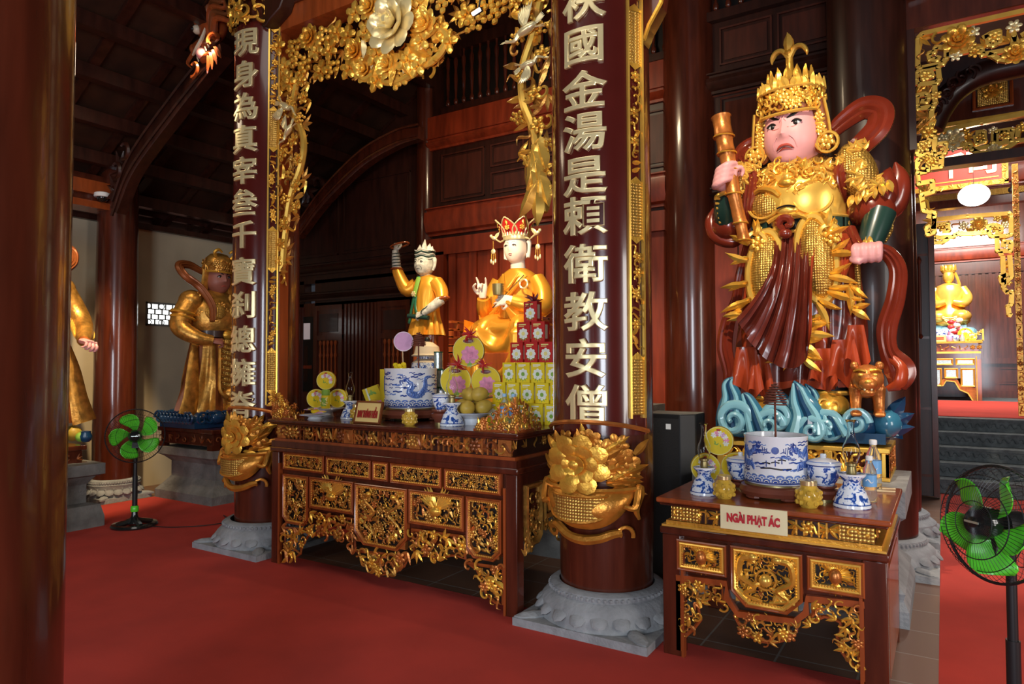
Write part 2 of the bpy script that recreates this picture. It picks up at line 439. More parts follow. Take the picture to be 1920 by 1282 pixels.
def carve(b, pts, sz, m, rnd, kinds=(TF, TC, TL, TL3, TS, TC), y=0, yj=.01):
    for x, z in pts:
        mm = m if isinstance(m, str) else rnd.choice(m)
        b.stamp(rnd.choice(kinds), (x, y-rnd.random()*yj, z), rnd.random()*6.28, sz*rnd.uniform(.7, 1.25), mm)
def scatter(rnd, x0, x1, z0, z1, d, inside=None, tries=25):
    out = []; n = int((x1-x0)*(z1-z0)/(d*d)*tries)+tries
    cell = {}
    for _ in range(n):
        x, z = rnd.uniform(x0, x1), rnd.uniform(z0, z1)
        if inside and not inside(x, z): continue
        k = (int(x/d), int(z/d)); ok = True
        for i in (-1, 0, 1):
            for j in (-1, 0, 1):
                for q in cell.get((k[0]+i, k[1]+j), ()):
                    if (q[0]-x)**2+(q[1]-z)**2 < d*d: ok = False
        if ok: out.append((x, z)); cell.setdefault(k, []).append((x, z))
    return out
def inpoly(poly):
    P = list(poly)
    def f(x, z):
        c = False; j = len(P)-1
        for i in range(len(P)):
            if (P[i][1] > z) != (P[j][1] > z) and x < (P[j][0]-P[i][0])*(z-P[i][1])/(P[j][1]-P[i][1])+P[i][0]: c = not c
            j = i
        return c
    return f
# ================================================================ the hall
b = MB(); b.box(-9.3, 6.3, -5, 10.2, -.1, 0, 'tile'); struct('floor', b, smooth=False)
b = MB()
b.box(-9, -7.55, -5, 3.1, 0, .002, 'carpet'); b.box(-7.55, 6, -5, 3.9, 0, .002, 'carpet'); b.box(-8.2, -4.75, 3.9, 6.4, 0, .002, 'carpet'); b.box(-.05, 5, 3.9, 9.98, 0, .002, 'carpet')
b.box(-9, -7.55, 3.1, 3.9, 0, .002, 'carpet')
tag(b.build('red_carpet', smooth=False), 'plain red carpet covering the hall floor up to the altars', 'carpet')
# left wall with its lattice window
WY0, WY1, WZ0, WZ1 = 5.09, 5.98, 2.14, 2.46
b = MB(); X0, X1 = -9.2, -9.0
b.box(X0, X1, -5, WY0, 0, 3.42, 'cream'); b.box(X0, X1, WY1, 7.3, 0, 3.42, 'cream'); b.box(X0, X1, WY0, WY1, 0, WZ0, 'cream'); b.box(X0, X1, WY0, WY1, WZ1, 3.42, 'cream')
struct('wall_left', b, smooth=False)
b = MB(); b.box(-9.18, -9.16, WY0-.3, WY1+.3, WZ0-.3, WZ1+.3, 'outside_light'); w = struct('window_1', b, smooth=False)
b = MB(); fr = .022
for (y0, y1, z0, z1) in ((WY0, WY1, WZ0, WZ0+fr), (WY0, WY1, WZ1-fr, WZ1), (WY0, WY0+fr, WZ0, WZ1), (WY1-fr, WY1, WZ0, WZ1)): b.box(-9.06, -8.985, y0, y1, z0, z1, 'stone_dark')
rr = 4; hh = (WZ1-WZ0-2*fr)/rr
for i in range(rr):
    z = WZ0+fr+i*hh
    b.box(-9.05, -9.03, WY0, WY1, z-.006, z+.006, 'stone_dark')
    for k in range(9):
        y = WY0+.05+(k+.5*(i % 2))*.10
        if y < WY1: b.box(-9.05, -9.03, y-.006, y+.006, z, z+hh, 'stone_dark')
for y in (WY0+.06, WY0+.24):
    for z in (WZ0+.05, WZ1-.05): b.tube([(-9.035, y+.04*cos(a), z+.035*sin(a)) for a in np.linspace(0, 6.3, 12)], .006, 'stone_dark', 4)
b.build('window_lattice', w)
b = MB(); b.box(-9.25, -8.92, -5, 7.3, 3.42, 3.49, 'lacquer_dark'); b.box(-9.2, -8.95, -5, 7.3, 3.60, 3.72, 'lacquer_dark'); struct('trim_1', b, smooth=False)
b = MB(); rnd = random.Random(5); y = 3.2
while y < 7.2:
    b.box(-9.22, -9.15, y, y+.17, 3.49, 3.6, 'eave_tile_glow'); y += rnd.choice((.19, .19, .2, .32))
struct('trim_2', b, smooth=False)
b = MB(); b.box(-9.0, -8.97, 3.2, 4.0, 2.65, 3.42, 'lacquer_dark'); b.box(-8.97, -8.95, 3.25, 3.95, 2.7, 2.75, 'lacquer'); struct('trim_3', b, smooth=False)

# back wall: boards, mouldings, panels, clerestory balusters
YB = 7.2
def panel(b, x0, x1, z0, z1, m='lacquer_matte', y=YB, fill=True):
    w = .018
    for (a, c, d, e, q) in ((x0, x1, z0, z0+w, .022), (x0, x1, z1-w, z1, .022), (x0, x0+w, z0, z1, .020), (x1-w, x1, z0, z1, .020)): b.box(a, c, y-q, y, d, e, m)
    if fill: b.box(x0+.05, x1-.05, y-.012, y, z0+.05, z1-.05, m)
def mould(b, x0, x1, z0, z1, m, y=YB, out=.14):
    prof = [(0, z0), (-out*.35, z0), (-out*.35, z0+.03), (-out*.7, z0+.05), (-out, (z0+z1)/2), (-out*.9, z1-.06), (-out*.55, z1-.045), (-out*.55, z1-.02), (-out*.8, z1-.015), (-out*.8, z1), (0, z1)]
    V = [(x, y+d, z) for x in (x0, x1) for d, z in prof]; n = len(prof)
    b.add(V, [(i, i+1, i+1+n, i+n) for i in range(n-1)]+[tuple(range(n)), tuple(range(2*n-1, n-1, -1))], m)
b = MB()
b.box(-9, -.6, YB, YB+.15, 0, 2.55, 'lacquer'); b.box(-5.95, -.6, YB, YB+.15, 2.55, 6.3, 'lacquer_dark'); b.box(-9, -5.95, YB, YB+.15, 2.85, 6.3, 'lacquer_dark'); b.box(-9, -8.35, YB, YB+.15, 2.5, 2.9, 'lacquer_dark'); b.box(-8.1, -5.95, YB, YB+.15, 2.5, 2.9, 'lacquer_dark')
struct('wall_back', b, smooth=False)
b = MB()
mould(b, -5.85, -2.5, 3.33, 3.70, 'panel_red'); mould(b, -5.85, -2.5, 4.50, 4.66, 'panel_red', out=.1)
b.box(-5.85, -2.5, YB-.06, YB, 4.66, 4.95, 'panel_red'); b.box(-5.85, -2.5, YB-.09, YB, 3.06, 3.28, 'panel_red'); b.box(-5.85, -5.55, YB-.09, YB, .2, 3.1, 'panel_red')
mould(b, -2.05, -.75, 4.45, 4.66, 'lacquer_dark', out=.12); mould(b, -2.05, -.75, 3.30, 3.45, 'lacquer_dark', out=.1)
mould(b, -8.9, -6.1, 2.98, 3.16, 'lacquer_dark', out=.1); mould(b, -8.9, -6.1, 2.58, 2.72, 'lacquer_dark', out=.07)
struct('trim_4', b)
b = MB()
panel(b, -5.65, -4.95, 3.78, 4.42); panel(b, -4.85, -4.35, 4.13, 4.42); panel(b, -4.25, -3.7, 4.13, 4.42); panel(b, -4.85, -3.7, 3.78, 4.06); panel(b, -3.6, -2.9, 3.78, 4.42); panel(b, -2.85, -2.5, 3.78, 4.42)
panel(b, -1.93, -1.4, 3.62, 4.4, 'lacquer'); panel(b, -1.35, -.85, 3.62, 4.4, 'lacquer'); panel(b, -1.93, -1.4, 4.75, 5.15); panel(b, -1.35, -.85, 4.75, 5.15); panel(b, -2.05, -.75, 3.5, 4.44, 'lacquer', YB, False)
panel(b, -8.8, -7.6, 3.25, 4.3, 'lacquer_dark'); panel(b, -7.5, -6.2, 3.25, 4.3, 'lacquer_dark')
struct('trim_5', b, smooth=False)
b = MB(); rnd = random.Random(2)                    # vertical boards of the back wall
x = -5.5
k = 0
while x < -2.45:
    w = .2 if k % 2 else .11
    b.box(x, x+w, YB-(.05 if k % 2 == 0 else .02), YB, .15, 3.06, 'panel_red'); x += w+.012; k += 1
x = -2.05
while x < -.8:
    b.box(x, x+.28, YB-.03, YB, .15, 3.30, 'panel_red' if x < -1.7 else 'lacquer'); x += .295
struct('trim_6', b, smooth=False)
b = MB()                                            # clerestory turned balusters
b.box(-5.6, -2.5, YB-.08, YB-.01, 4.95, 5.03, 'lacquer_dark'); b.box(-5.6, -2.5, YB-.08, YB-.01, 5.75, 5.9, 'lacquer_dark')
b.box(-2.05, -.75, YB-.08, YB-.01, 5.22, 5.32, 'lacquer_dark')
pr_ = [(.012, 0), (.03, .02), (.03, .06), (.014, .1), (.022, .22), (.028, .34), (.018, .46), (.03, .55), (.03, .6), (.012, .65), (.02, .72)]
for x in np.arange(-5.5, -2.5, .13): b.lathe(pr_, 'lacquer', 8, (x, YB-.06, 5.03))
for x in np.arange(-1.95, -.8, .13): b.lathe(pr_, 'lacquer', 8, (x, YB-.06, 5.32))
struct('trim_7', b)
b = MB()
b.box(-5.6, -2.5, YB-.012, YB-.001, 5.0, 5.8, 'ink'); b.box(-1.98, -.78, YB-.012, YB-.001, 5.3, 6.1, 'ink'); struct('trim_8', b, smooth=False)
# carved doors on the left of the back wall
def carved_door(n, x0, x1):
    b = MB(); b.box(x0, x1, YB-.045, YB-.005, .15, 2.5, 'lacquer')
    for (a, c, d, e, q) in ((x0, x0+.07, .15, 2.5, .07), (x1-.07, x1, .15, 2.5, .07), (x0, x1, 2.42, 2.5, .066), (x0, x1, 1.98, 2.05, .066), (x0, x1, 1.18, 1.25, .066)): b.box(a, c, YB-q, YB-.04, d, e, 'lacquer')
    b.box(x0+.1, x1-.1, YB-.055, YB-.04, 2.1, 2.37, 'lacquer_dark')
    d = struct('door_%d' % n, b, smooth=False)
    q = MB(); w = (x1-x0-.2)/5
    for i in range(5): q.lathe([(.01, 0), (.022, .02), (.022, .05), (.01, .08), (.014, .18), (.024, .22), (.012, .27), (.012, .44), (.024, .48), (.014, .52), (.01, .62), (.022, .65), (.022, .68), (.01, .7)], 'lacquer_orange', 7, (x0+.1+w*(i+.5), YB-.06, 1.27))
    q.build('baluster_panel', d)
for i, (a, c) in enumerate(((-8.95, -8.4), (-8.05, -7.45), (-6.75, -6.15))): carved_door(i+1, a, c)
b = MB()
for i in range(9): b.box(-7.42+i*.075, -7.38+i*.075, YB-.05, YB, .15, 2.5, 'lacquer')
struct('trim_9', b, smooth=False)
b = MB(); b.box(-8.36, -8.14, YB-.002, YB, 1.2, 2.35, 'ink'); b.box(-8.345, -8.2, YB-.006, YB-.003, 2.0, 2.25, 'outside_dim'); b.box(-8.345, -8.25, YB-.006, YB-.003, 1.35, 1.9, 'lacquer_dark'); b.box(-8.345, -8.155, YB-.007, YB-.003, 1.55, 1.6, 'panel_red')
struct('window_2', b, smooth=False)
# roof over the left aisle and ceiling over the nave
b = MB(); roofz = lambda x: 3.62+.6*(x+9)
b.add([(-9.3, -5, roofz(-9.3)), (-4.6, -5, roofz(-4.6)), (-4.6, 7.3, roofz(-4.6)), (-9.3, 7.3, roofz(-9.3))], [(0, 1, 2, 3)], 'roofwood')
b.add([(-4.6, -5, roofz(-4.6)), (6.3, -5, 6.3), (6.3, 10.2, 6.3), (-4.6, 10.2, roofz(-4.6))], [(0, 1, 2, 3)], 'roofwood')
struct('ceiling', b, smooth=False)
b = MB()
for x in np.arange(-8.7, -4.8, .48):
    z = roofz(x); b.box(x-.06, x+.06, -5, 7.2, z-.16, z-.02, 'lacquer_dark')
for y in np.arange(-4.6, 7.2, .62):
    b.add([(x, y+d, roofz(x)-h) for x in (-9.2, -4.7) for d, h in ((0, .005), (.10, .005), (.10, .05), (0, .05))], [(0, 4, 5, 1), (1, 5, 6, 2), (2, 6, 7, 3), (3, 7, 4, 0)], 'lacquer_dark')
struct('trim_10', b, smooth=False)
b = MB(); b.box(6.1, 6.3, -5, .6, 0, 6.3, 'lacquer_dark'); b.box(6.1, 6.3, 2.4, 10, 0, 6.3, 'lacquer_dark'); b.box(6.1, 6.3, .6, 2.4, 3.2, 6.3, 'lacquer_dark'); struct('wall_right', b, smooth=False)
b = MB()
for a, c in ((-9.2, -4.4), (-2.8, .3), (2.1, 6.2)): b.box(a, c, -5.1, -4.9, 0, 6.3, 'lacquer_dark')
for a, c in ((-4.4, -2.8), (.3, 2.1)): b.box(a, c, -5.1, -4.9, 3.4, 6.3, 'lacquer_dark')
struct('wall_front', b, smooth=False)

# ---------------------------------------------------------------- columns
def stone_base(parent, w=.87, r=.31, m='stone'):
    b = MB(); h = w/2
    b.box(-h, h, -h, h, 0, .05, m)
    b.lathe([(h*.985, .05), (h*.97, .075), (.41*w/.87, .15), (r+.06, .19), (r+.045, .20), (r+.045, .235), (r+.02, .25), (r-.01, .25)], m, 48)
    for i in range(20):
        a = 2*pi*i/20; R = rot('z', a)@rot('y', .62)
        b.ell((.405*cos(a)*w/.87, .405*sin(a)*w/.87, .118), (.065, .056, .022), m, R, 8, 6)
        b.ell((.37*cos(a+.157)*w/.87, .37*sin(a+.157)*w/.87, .155), (.05, .022, .022), m, rot('z', a+.157)@rot('y', .62), 6, 4)
    for i in range(64):
        a = 2*pi*i/64; b.ell(((r+.048)*cos(a), (r+.048)*sin(a), .217), .013, m, None, 5, 4)
    for sx in (-1, 1):                                # corner ruffles of the square plinth
        for sy in (-1, 1): b.ell((sx*h*.78, sy*h*.78, .05), (.13, .05, .03), m, rot('z', sx*sy*pi/4), 8, 5)
    return b.build('stone_base', parent)
def shaft(parent, r, h, z0=.24, m='lacquer', taper=.93):
    b = MB(); b.lathe([(r*.97, z0), (r, z0+.4), (r, h*.4), (r*(1+taper)/2, h*.75), (r*taper, h)], m, 48)
    return b.build('shaft', parent)
def column(x, y, r, h, label, base=True, m='lacquer', bw=.87):
    t = thing('round_column', label, 'column', (x, y, 0), 0, None)
    if base: stone_base(t, bw, r)
    shaft(t, r, h, .24 if base else 0, m)
    return t
_d = ray(131, 684)[:2]; _d = _d/np.linalg.norm(_d); XN, YN = _d*2.15+np.array([-_d[1], _d[0]])*.30
column(XN, YN, .30, 6.4, 'huge dark lacquered column filling the left edge in the foreground')
column(-.485, 6.29, .305, 6.5, 'dark round column just right of the tall armoured statue', m='lacquer_dark')
column(-.485, 7.38, .30, 6.5, 'column on a stone base hidden behind the one right of the armoured statue', m='lacquer_dark')
column(-2.28, 7.28, .30, 6.5, 'dark glossy column at the back wall between the two statues, behind the speaker', m='lacquer')
column(-5.95, 7.25, .15, 6.3, 'slim dark column at the back wall behind the small raised arm statue', False, 'lacquer')
column(-8.54, 4.47, .235, 4.0, 'brown column by the cream wall behind the small green fan', True, 'lacquer', .60)

# carved boards with gilt characters wrapped around the two front columns
def wrap(r, a=0):
    # sheet with y as depth (front is negative) rolled round a column of radius r
    return lambda u, y, z: ((r-y)*sin(u/r+a), -(r-y)*cos(u/r+a), z)
def cut_strips(V, Fc, w):
    import bmesh
    bm = bmesh.new(); vs = [bm.verts.new(v) for v in V]
    for f in Fc:
        try: bm.faces.new([vs[i] for i in f])
        except ValueError: pass
    x0, x1 = V[:, 0].min(), V[:, 0].max(); x = x0+w
    while x < x1-.2*w:
        bmesh.ops.bisect_plane(bm, geom=bm.verts[:]+bm.edges[:]+bm.faces[:], plane_co=(x, 0, 0), plane_no=(1, 0, 0)); x += w
    bm.verts.index_update(); Vo = np.array([v.co[:] for v in bm.verts]); Fo = [tuple(v.index for v in f.verts) for f in bm.faces]; bm.free()
    return Vo, Fo
def strip_ornament(b, u0, u1, z0, z1, rnd):
    # gilt side strip: edging, diaper blocks and dark cartouches with scrolls
    for u in (u0, u1-.012): b.box(u, u+.012, -.022, 0, z0, z1, 'gold_bright')
    z = z1-.06; L = .72; w = u1-u0
    def cell(a, c, blk):
        n = max(2, int((c-a)/.08))
        for i in range(n):
            q0, q1 = a+(c-a)*i/n, a+(c-a)*(i+1)/n
            b.box(u0+.012, u1-.012, -.008 if blk else -.001, .002, q0, q1, 'gold_diaper' if blk else 'lacquer_dark')
    cell(z, z1, True)
    while z > z0+.1:
        c0 = max(z0, z-L)
        cell(c0, z, False)
        mid = (u0+u1)/2
        for (zz, sg) in ((z, -1), (c0, 1)):
            b.add([(u0+.01, -.010, zz), (mid, -.010, zz+sg*.035), (u1-.01, -.010, zz), (u1-.01, -.012, zz-sg*.01), (u0+.01, -.012, zz-sg*.01)], [(0, 1, 2, 3, 4)], 'gold')
        n = int((z-c0)/.05)
        for i in range(n):
            zc = c0+.05+(z-c0-.1)*(i+.5)/n
            b.stamp(rnd.choice((TS, TC, TL, TF)), (mid+rnd.uniform(-.012, .012), -.004, zc), rnd.random()*6.28, w*.62, 'gold')
        c1 = max(z0, c0-.34)
        if c1 < c0: cell(c1, c0, True)
        z = c1
def basket(b, w, rnd, z0):
    # gilt flower basket relief on the sheet (u, depth, z): bowl, woven panel, scroll foot, handle, peonies
    W = w/2; FL = np.diag((1, .38, 1))
    def bowl(u, v):
        x = -1+2*u; top = z0+.29-.015*(1-x*x); bot = z0+.055+.20*abs(x)**2.4
        return (W*.97*x, -.02-.085*sqrt(max(0, sin(pi*(v*.86+.07))))*(1-.75*x**4), bot+(top-bot)*v)
    b.grid(bowl, 28, 12, 'gold_deep')
    pan = lambda u, v: (W*.60*(2*u-1)-.03, -.108+.05*(2*u-1)**4, z0+.10+.06*abs(2*u-1)**2.4+(.15-.05*abs(2*u-1)**2.4)*v)
    b.grid(pan, 16, 5, 'gold_diaper')
    for v in (0, 1): b.tube([pan(u, v) for u in np.linspace(0, 1, 14)], .009, 'gold_deep', 5)
    b.tube([(W*(2*u-1), -.06, z0+.295-.015*(1-(2*u-1)**2)) for u in np.linspace(0, 1, 14)], .016, 'gold_deep', 6)
    pts = [(-W*.85, -.045, z0+.03), (-W*.6, -.045, z0+.05), (-W*.3, -.05, z0+.005), (0, -.05, z0-.01), (W*.3, -.05, z0+.005), (W*.5, -.05, z0+.03), (W*.68, -.045, z0+.04)]
    b.tube(pts, [.022, .026, .026, .03, .028, .026, .022], 'gold_deep', 7, smooth=24)
    for sx in (-1, 1):
        b.stamp(TC, (sx*W*.72, -.04, z0+.03), .4 if sx > 0 else 2.7, .12, 'gold_deep', FL)
        b.tube([(sx*W*.70, -.085, z0+.20), (sx*W*.88, -.09, z0+.19), (sx*W*1.0, -.06, z0+.30), (sx*W*1.07, -.045, z0+.26), (sx*W*.98, -.04, z0+.17), (sx*W*1.05, -.035, z0+.11)], [.014, .018, .02, .022, .02, .01], 'gold_deep', 7, smooth=22)
    b.stamp(TP, (-.12*W, -.07, z0+.43), .3, .30*w/.58, 'gold', FL)
    for (x, z, s) in ((-.66, .52, .22), (.36, .50, .22), (.70, .42, .24), (-.75, .38, .2), (.1, .56, .17), (-.4, .57, .15), (.62, .55, .17)):
        b.stamp(rnd.choice((TP, TF)), (x*W, -.035, z0+z), rnd.random()*6, s*.78*w/.58, 'gold_deep', FL)
    b.leaf((-.1*W, -.05, z0+.45), .19, .04, pi/2, 'gold_deep', th=.7)
    for i in range(46):
        x = rnd.uniform(-.9, .95); z = z0+rnd.uniform(.28, .52)
        b.leaf((x*W, -.022-rnd.random()*.03, z), rnd.uniform(.10, .17), .026, atan2(z-z0-.33, x*.3)+rnd.uniform(-.5, .5), rnd.choice(('gold', 'gold_deep', 'gold_deep')), th=.7)
def inscribed(x, y, label, text, zs, size, rz, us, half, rtop, zbot, bw, gm, seed, r):
    rnd = random.Random(seed); rb = r+.03
    t = thing('inscribed_column', label, 'column', (x, y, 0))
    stone_base(t); shaft(t, r, 6.3)
    b = MB(); n = 36
    b.grid(lambda u, v: (half*(2*u-1), 0, zbot+(rtop-zbot)*v), n, 30, 'board'); b.grid(lambda u, v: (half*(1-2*u), .028, zbot+(rtop-zbot)*v), n, 4, 'board')
    for sx in (-1, 1): b.box(half*sx-.004, half*sx+.004, -.004, .03, zbot, rtop, 'lacquer_orange')
    b.map(wrap(rb, rz)); bo = b.build('inscription_board', t)
    s = size
    for ch, z in zip(text, zs):
        V, Fc = text_mesh(ch, s, .007, .001, 1.16, 3, .0045)
        V2, F2 = cut_strips(V, Fc, .035); q = MB(); q.add(V2, F2, gm, None, (0, -.010, z))
        q.map(wrap(rb, rz)); q.build('character', bo)
    for sx in (1,):
        q = MB(); strip_ornament(q, us[0], us[1], zbot+.1, rtop, rnd)
        q.map(wrap(rb, rz)); q.build('gilt_strip', bo)
    q = MB(); basket(q, bw, rnd, zbot-.60)
    q.tube([(half*s_, -.02, zbot+.02+.06*(1-s_*s_)) for s_ in np.linspace(-1, 1, 16)], .014, 'gold_red', 5)
    q.map(wrap(rb, rz)); q.build('flower_basket_carving', t)
    return t, bo

inscribed(-1.835, 4.03, 'thick inscribed column in front, with gilt characters and flower basket, beside the small altar', '袂國金湯是頼衛教安僧', [3.82, 3.54, 3.27, 3.01, 2.74, 2.50, 2.21, 1.92, 1.64, 1.365], .245, radians(3.5), (.265, .375), .39, 5.6, 1.18, .58, 'gold_pale', 11, .30)
inscribed(-5.185, 4.06, 'farther inscribed column with gilt characters, left of the long altar', '現身為真宰叁千寶刹總擁脊', [4.44, 4.154, 3.87, 3.584, 3.305, 3.026, 2.74, 2.42, 2.127, 1.83, 1.54, 1.26], .25, radians(8), (.218, .310), .325, 4.62, 1.16, .50, 'gold_pale', 12, .275)
b = MB(); rnd = random.Random(4)                      # crest above the farther board
for x, z in scatter(rnd, -.26, .26, 4.62, 4.98, .07): b.stamp(rnd.choice((TC, TS, TL3, TF)), (x, -.03, z), rnd.random()*6, .14, 'gold')
b.box(-.27, .27, -.03, .03, 4.60, 4.66, 'gold_diaper'); b.map(wrap(.306, radians(8)))
tag(b.build('carved_crest', loc=(-5.185, 4.06, 0)), 'gilt openwork crest on top of the farther column board', 'carving')

# ---------------------------------------------------------------- beams
b = MB(); b.box(-4.98, -2.1, 3.93, 4.13, 4.55, 4.98, 'lacquer_orange'); b.box(-4.98, -2.1, 3.91, 3.94, 4.74, 4.755, 'lacquer'); b.box(-4.98, -2.1, 3.9, 4.16, 4.98, 5.4, 'lacquer')
bt = thing('cross_beam', 'red lacquered beam joining the two inscribed columns above the gilt lattice', 'beam'); b.build('beam', bt, smooth=False)
b = MB(); b.frame(-4.42, -3.3, 4.80, 4.95, .02, 3.915, 3.93, 'gold'); b.build('gilt_panel_frame', bt)
b = MB(); b.prism([(-4.98, 4.95), (-4.98, 4.56), (-4.93, 4.55), (-4.86, 4.60), (-4.74, 4.66), (-4.66, 4.80), (-4.60, 4.98)], 3.80, 3.93, 'lacquer_dark'); b.build('scroll_bracket', bt, bevel=.012)
b = MB(); b.prism([(-1.60, 4.6), (-1.60, 3.62), (-1.54, 3.60), (-1.50, 3.68), (-1.42, 3.80), (-1.40, 3.93), (-1.32, 4.0), (-1.30, 4.6)], 3.98, 4.08, 'lacquer')
o = tag(b.build('scroll_bracket', smooth=False), 'red scalloped bracket high on the right side of the thick inscribed column', 'bracket')
q = MB(); q.tube([(-1.595, 3.975, 4.6), (-1.595, 3.975, 3.62), (-1.53, 3.975, 3.62), (-1.50, 3.975, 3.70), (-1.42, 3.975, 3.82), (-1.40, 3.975, 3.95), (-1.31, 3.975, 4.02), (-1.31, 3.975, 4.6)], .014, 'gold', 5); q.build('gilt_edge', o)
def dragon_beam(label, pts, Y, rnd, head=True, m='lacquer_dark'):
    t = thing('curved_beam', label, 'beam')
    P = catmull([(*ony(px, py, Y),) for px, py in pts], 30); b = MB()
    cs = [(-1, -.9), (-.9, -1), (.9, -1), (1, -.9), (1, .7), (.6, 1), (-.6, 1), (-1, .7)]
    b.tube(P, [(.065, .085+.04*sin(pi*i/29)) for i in range(30)], m, 8, up=(0, 0, 1), cs=cs); 
    b.tube(P+np.array([0, -.075, .10]), .018, m, 5); b.tube(P+np.array([0, -.075, -.07]), .018, m, 5)
    b.build('beam', t)
    b = MB(); e = P[-1]
    if head:
        M2 = 'lacquer_orange'; Rh = rot('y', -.55)
        h = MB()
        h.ell((.02, 0, .10), (.20, .13, .20), M2); h.ell((-.17, -.02, -.03), (.17, .10, .075), M2, rot('y', .5)); h.ell((-.15, -.02, -.21), (.15, .085, .045), M2, rot('y', .35))
        h.ell((-.28, -.05, .03), .055, M2); h.ell((-.10, -.10, .10), .05, 'jar_cream'); h.ell((-.115, -.145, .10), .02, 'ink'); h.tube([(-.30, -.09, -.06), (-.2, -.12, -.09), (-.08, -.11, -.05), (.02, -.1, .02)], [.012, .02, .02, .01], 'jar_cream', 6, smooth=12)
        for i in range(5): h.leaf((-.27+.05*i, -.08, -.11), .05, .012, -pi/2, 'jar_cream', th=.6); h.leaf((-.27+.05*i, -.08, -.18), .04, .012, pi/2, 'jar_cream', th=.6)
        h.ell((-.10, -.10, .155), (.07, .03, .02), M2, rot('y', -.4)); h.ell((-.02, -.11, .17), (.09, .05, .05), M2); h.ell((-.2, -.07, -.13), .06, 'skin_pink')
        for i in range(5): h.tube([(.05, -.08, .15-i*.07), (.2, -.12, .25-i*.08), (.32, -.08, .16-i*.09), (.36, -.08, .28-i*.08)], [.035, .032, .022, .006], (M2, 'bronze_red')[i % 2], 8, smooth=18)
        h.tube([(-.05, -.09, .22), (-.02, -.1, .36), (.08, -.08, .44)], [.035, .03, .008], M2, 6, smooth=10)
        h.tube([(-.32, -.06, 0), (-.42, -.08, -.05), (-.40, -.08, -.14)], [.02, .018, .006], M2, 5, smooth=8)
        for (x, z, a) in ((-.33, -.22, 2.6), (.02, -.2, .4), (.1, .3, 1)): h.stamp(TC, (x, -.09, z), a, .2, M2)
        for i in range(4): h.leaf((-.12+.04*i, -.08, -.25), .18, .03, -2.2+.25*i, M2, th=.7)
        b.merge(h.xf(Rh, e+np.array([-.18, -.02, .22])))
    for f in np.linspace(.05, .25, 5):
        p = P[int(f*29)]; b.stamp(rnd.choice((TC, TL3)), p+np.array([-.06, -.06, .20]), rnd.random()*6, .26, 'lacquer_dark')
    b.build('dragon_carving', t)
rnd = random.Random(9)
dragon_beam('curved beam with a red carved dragon head, rising to the farther inscribed column', [(222, 395), (255, 310), (330, 205), (395, 125), (425, 95)], 4.25, rnd)
dragon_beam('dim curved beam in the dark behind the gilt lattice', [(560, 440), (610, 370), (680, 300), (745, 262), (790, 250)], 6.9, rnd, False, 'lacquer')
b = MB(); e = ony(150, 345, 4.5); b.box(-8.70, -8.45, 1.5, 4.3, 3.55, 3.86, 'lacquer'); b.box(-8.44, -8.40, 1.5, 4.3, 3.62, 3.78, 'lacquer_orange'); b.box(-8.72, -8.40, 1.5, 4.3, 3.46, 3.54, 'lacquer_orange'); struct('trim_11', b, smooth=False)

# gilt openwork lattice hung between the columns, measured on its own plane
YL = 3.99
def pl(pts, Y): return [(float(p[0]), float(p[2])) for p in (ony(x, y, Y) for x, y in pts)]
lat = thing('gilded_lattice', 'gilded openwork lattice of pine, blossom and cranes hanging over the long altar', 'lattice')
rnd = random.Random(21)
top = pl([(529, 88), (640, 42), (745, -2), (880, -60), (1034, -95), (1034, 8), (1000, 12), (965, 4), (938, 30), (905, 50), (868, 50), (838, 90), (800, 130), (750, 152), (700, 158), (668, 140), (640, 138), (600, 138), (578, 150), (529, 165)], YL)
b = MB(); ins = inpoly(top); xs = [p[0] for p in top]; zs = [p[1] for p in top]
med = pl([(757, 64)], YL)[0]
far = lambda x, z: ins(x, z) and (x-med[0])**2+(z-med[1])**2 > .13
for p in scatter(rnd, min(xs), max(xs), min(zs), max(zs), .135, far): b.stamp(rnd.choice((TB, TB, TF5, TF5, TP)), (p[0], YL-rnd.random()*.06, p[1]), rnd.uniform(-.5, .5), .19, rnd.choice(('gold_bright', 'gold', 'gold')))
for p in scatter(rnd, min(xs), max(xs), min(zs), max(zs), .105, ins): b.stamp(rnd.choice((TC, TS, TL, TL3)), (p[0], YL+.03+rnd.random()*.03, p[1]), rnd.random()*6, .12, rnd.choice(('gold', 'gold_old', 'gold_deep')))
for _ in range(44):
    p = rnd.choice(scatter(rnd, min(xs), max(xs), min(zs), max(zs), .2, ins)); a = rnd.random()*6
    b.tube([(p[0]+.22*(s_-.5)*cos(a)+.03*sin(9*s_), YL+.01, p[1]+.22*(s_-.5)*sin(a)) for s_ in np.linspace(0, 1, 7)], .009, 'gold_old', 5)
b.build('pine_and_blossom_band', lat)
b = MB()                                            # big central peony with hanging buds, inside a scrolled rim
b.stamp(TP, (med[0], YL-.12, med[1]+.03), .2, .40, 'gold_pale')
for i in range(9):
    a = i*.72; b.stamp(TP if i % 3 == 0 else TF5, (med[0]+.26*cos(a), YL-.06, med[1]-.02+.24*sin(a)), a, .20, 'gold_bright')
for i in range(12): b.leaf((med[0]+.15*cos(i*.55), YL-.06, med[1]-.05+.13*sin(i*.55)), .24, .05, i*.55, 'gold', th=.8, curl=.2)
for x, z in pl([(705, 120), (730, 132), (765, 128), (800, 108), (690, 100)], YL): b.leaf((x, YL-.05, z+.08), .14, .035, -pi/2, 'gold_pale', th=.8)
b.build('central_peony', lat)
b = MB()
def scroll(P, r): b.tube([(x, YL-.02, z) for x, z in pl(P, YL)], r, 'gold_bright', 7, smooth=8*len(P))
scroll([(690, 112), (671, 118), (672, 136), (688, 150), (705, 143), (722, 155), (750, 155), (778, 140), (790, 128), (812, 118), (832, 98), (842, 72), (832, 60), (818, 66), (820, 80)], .028)
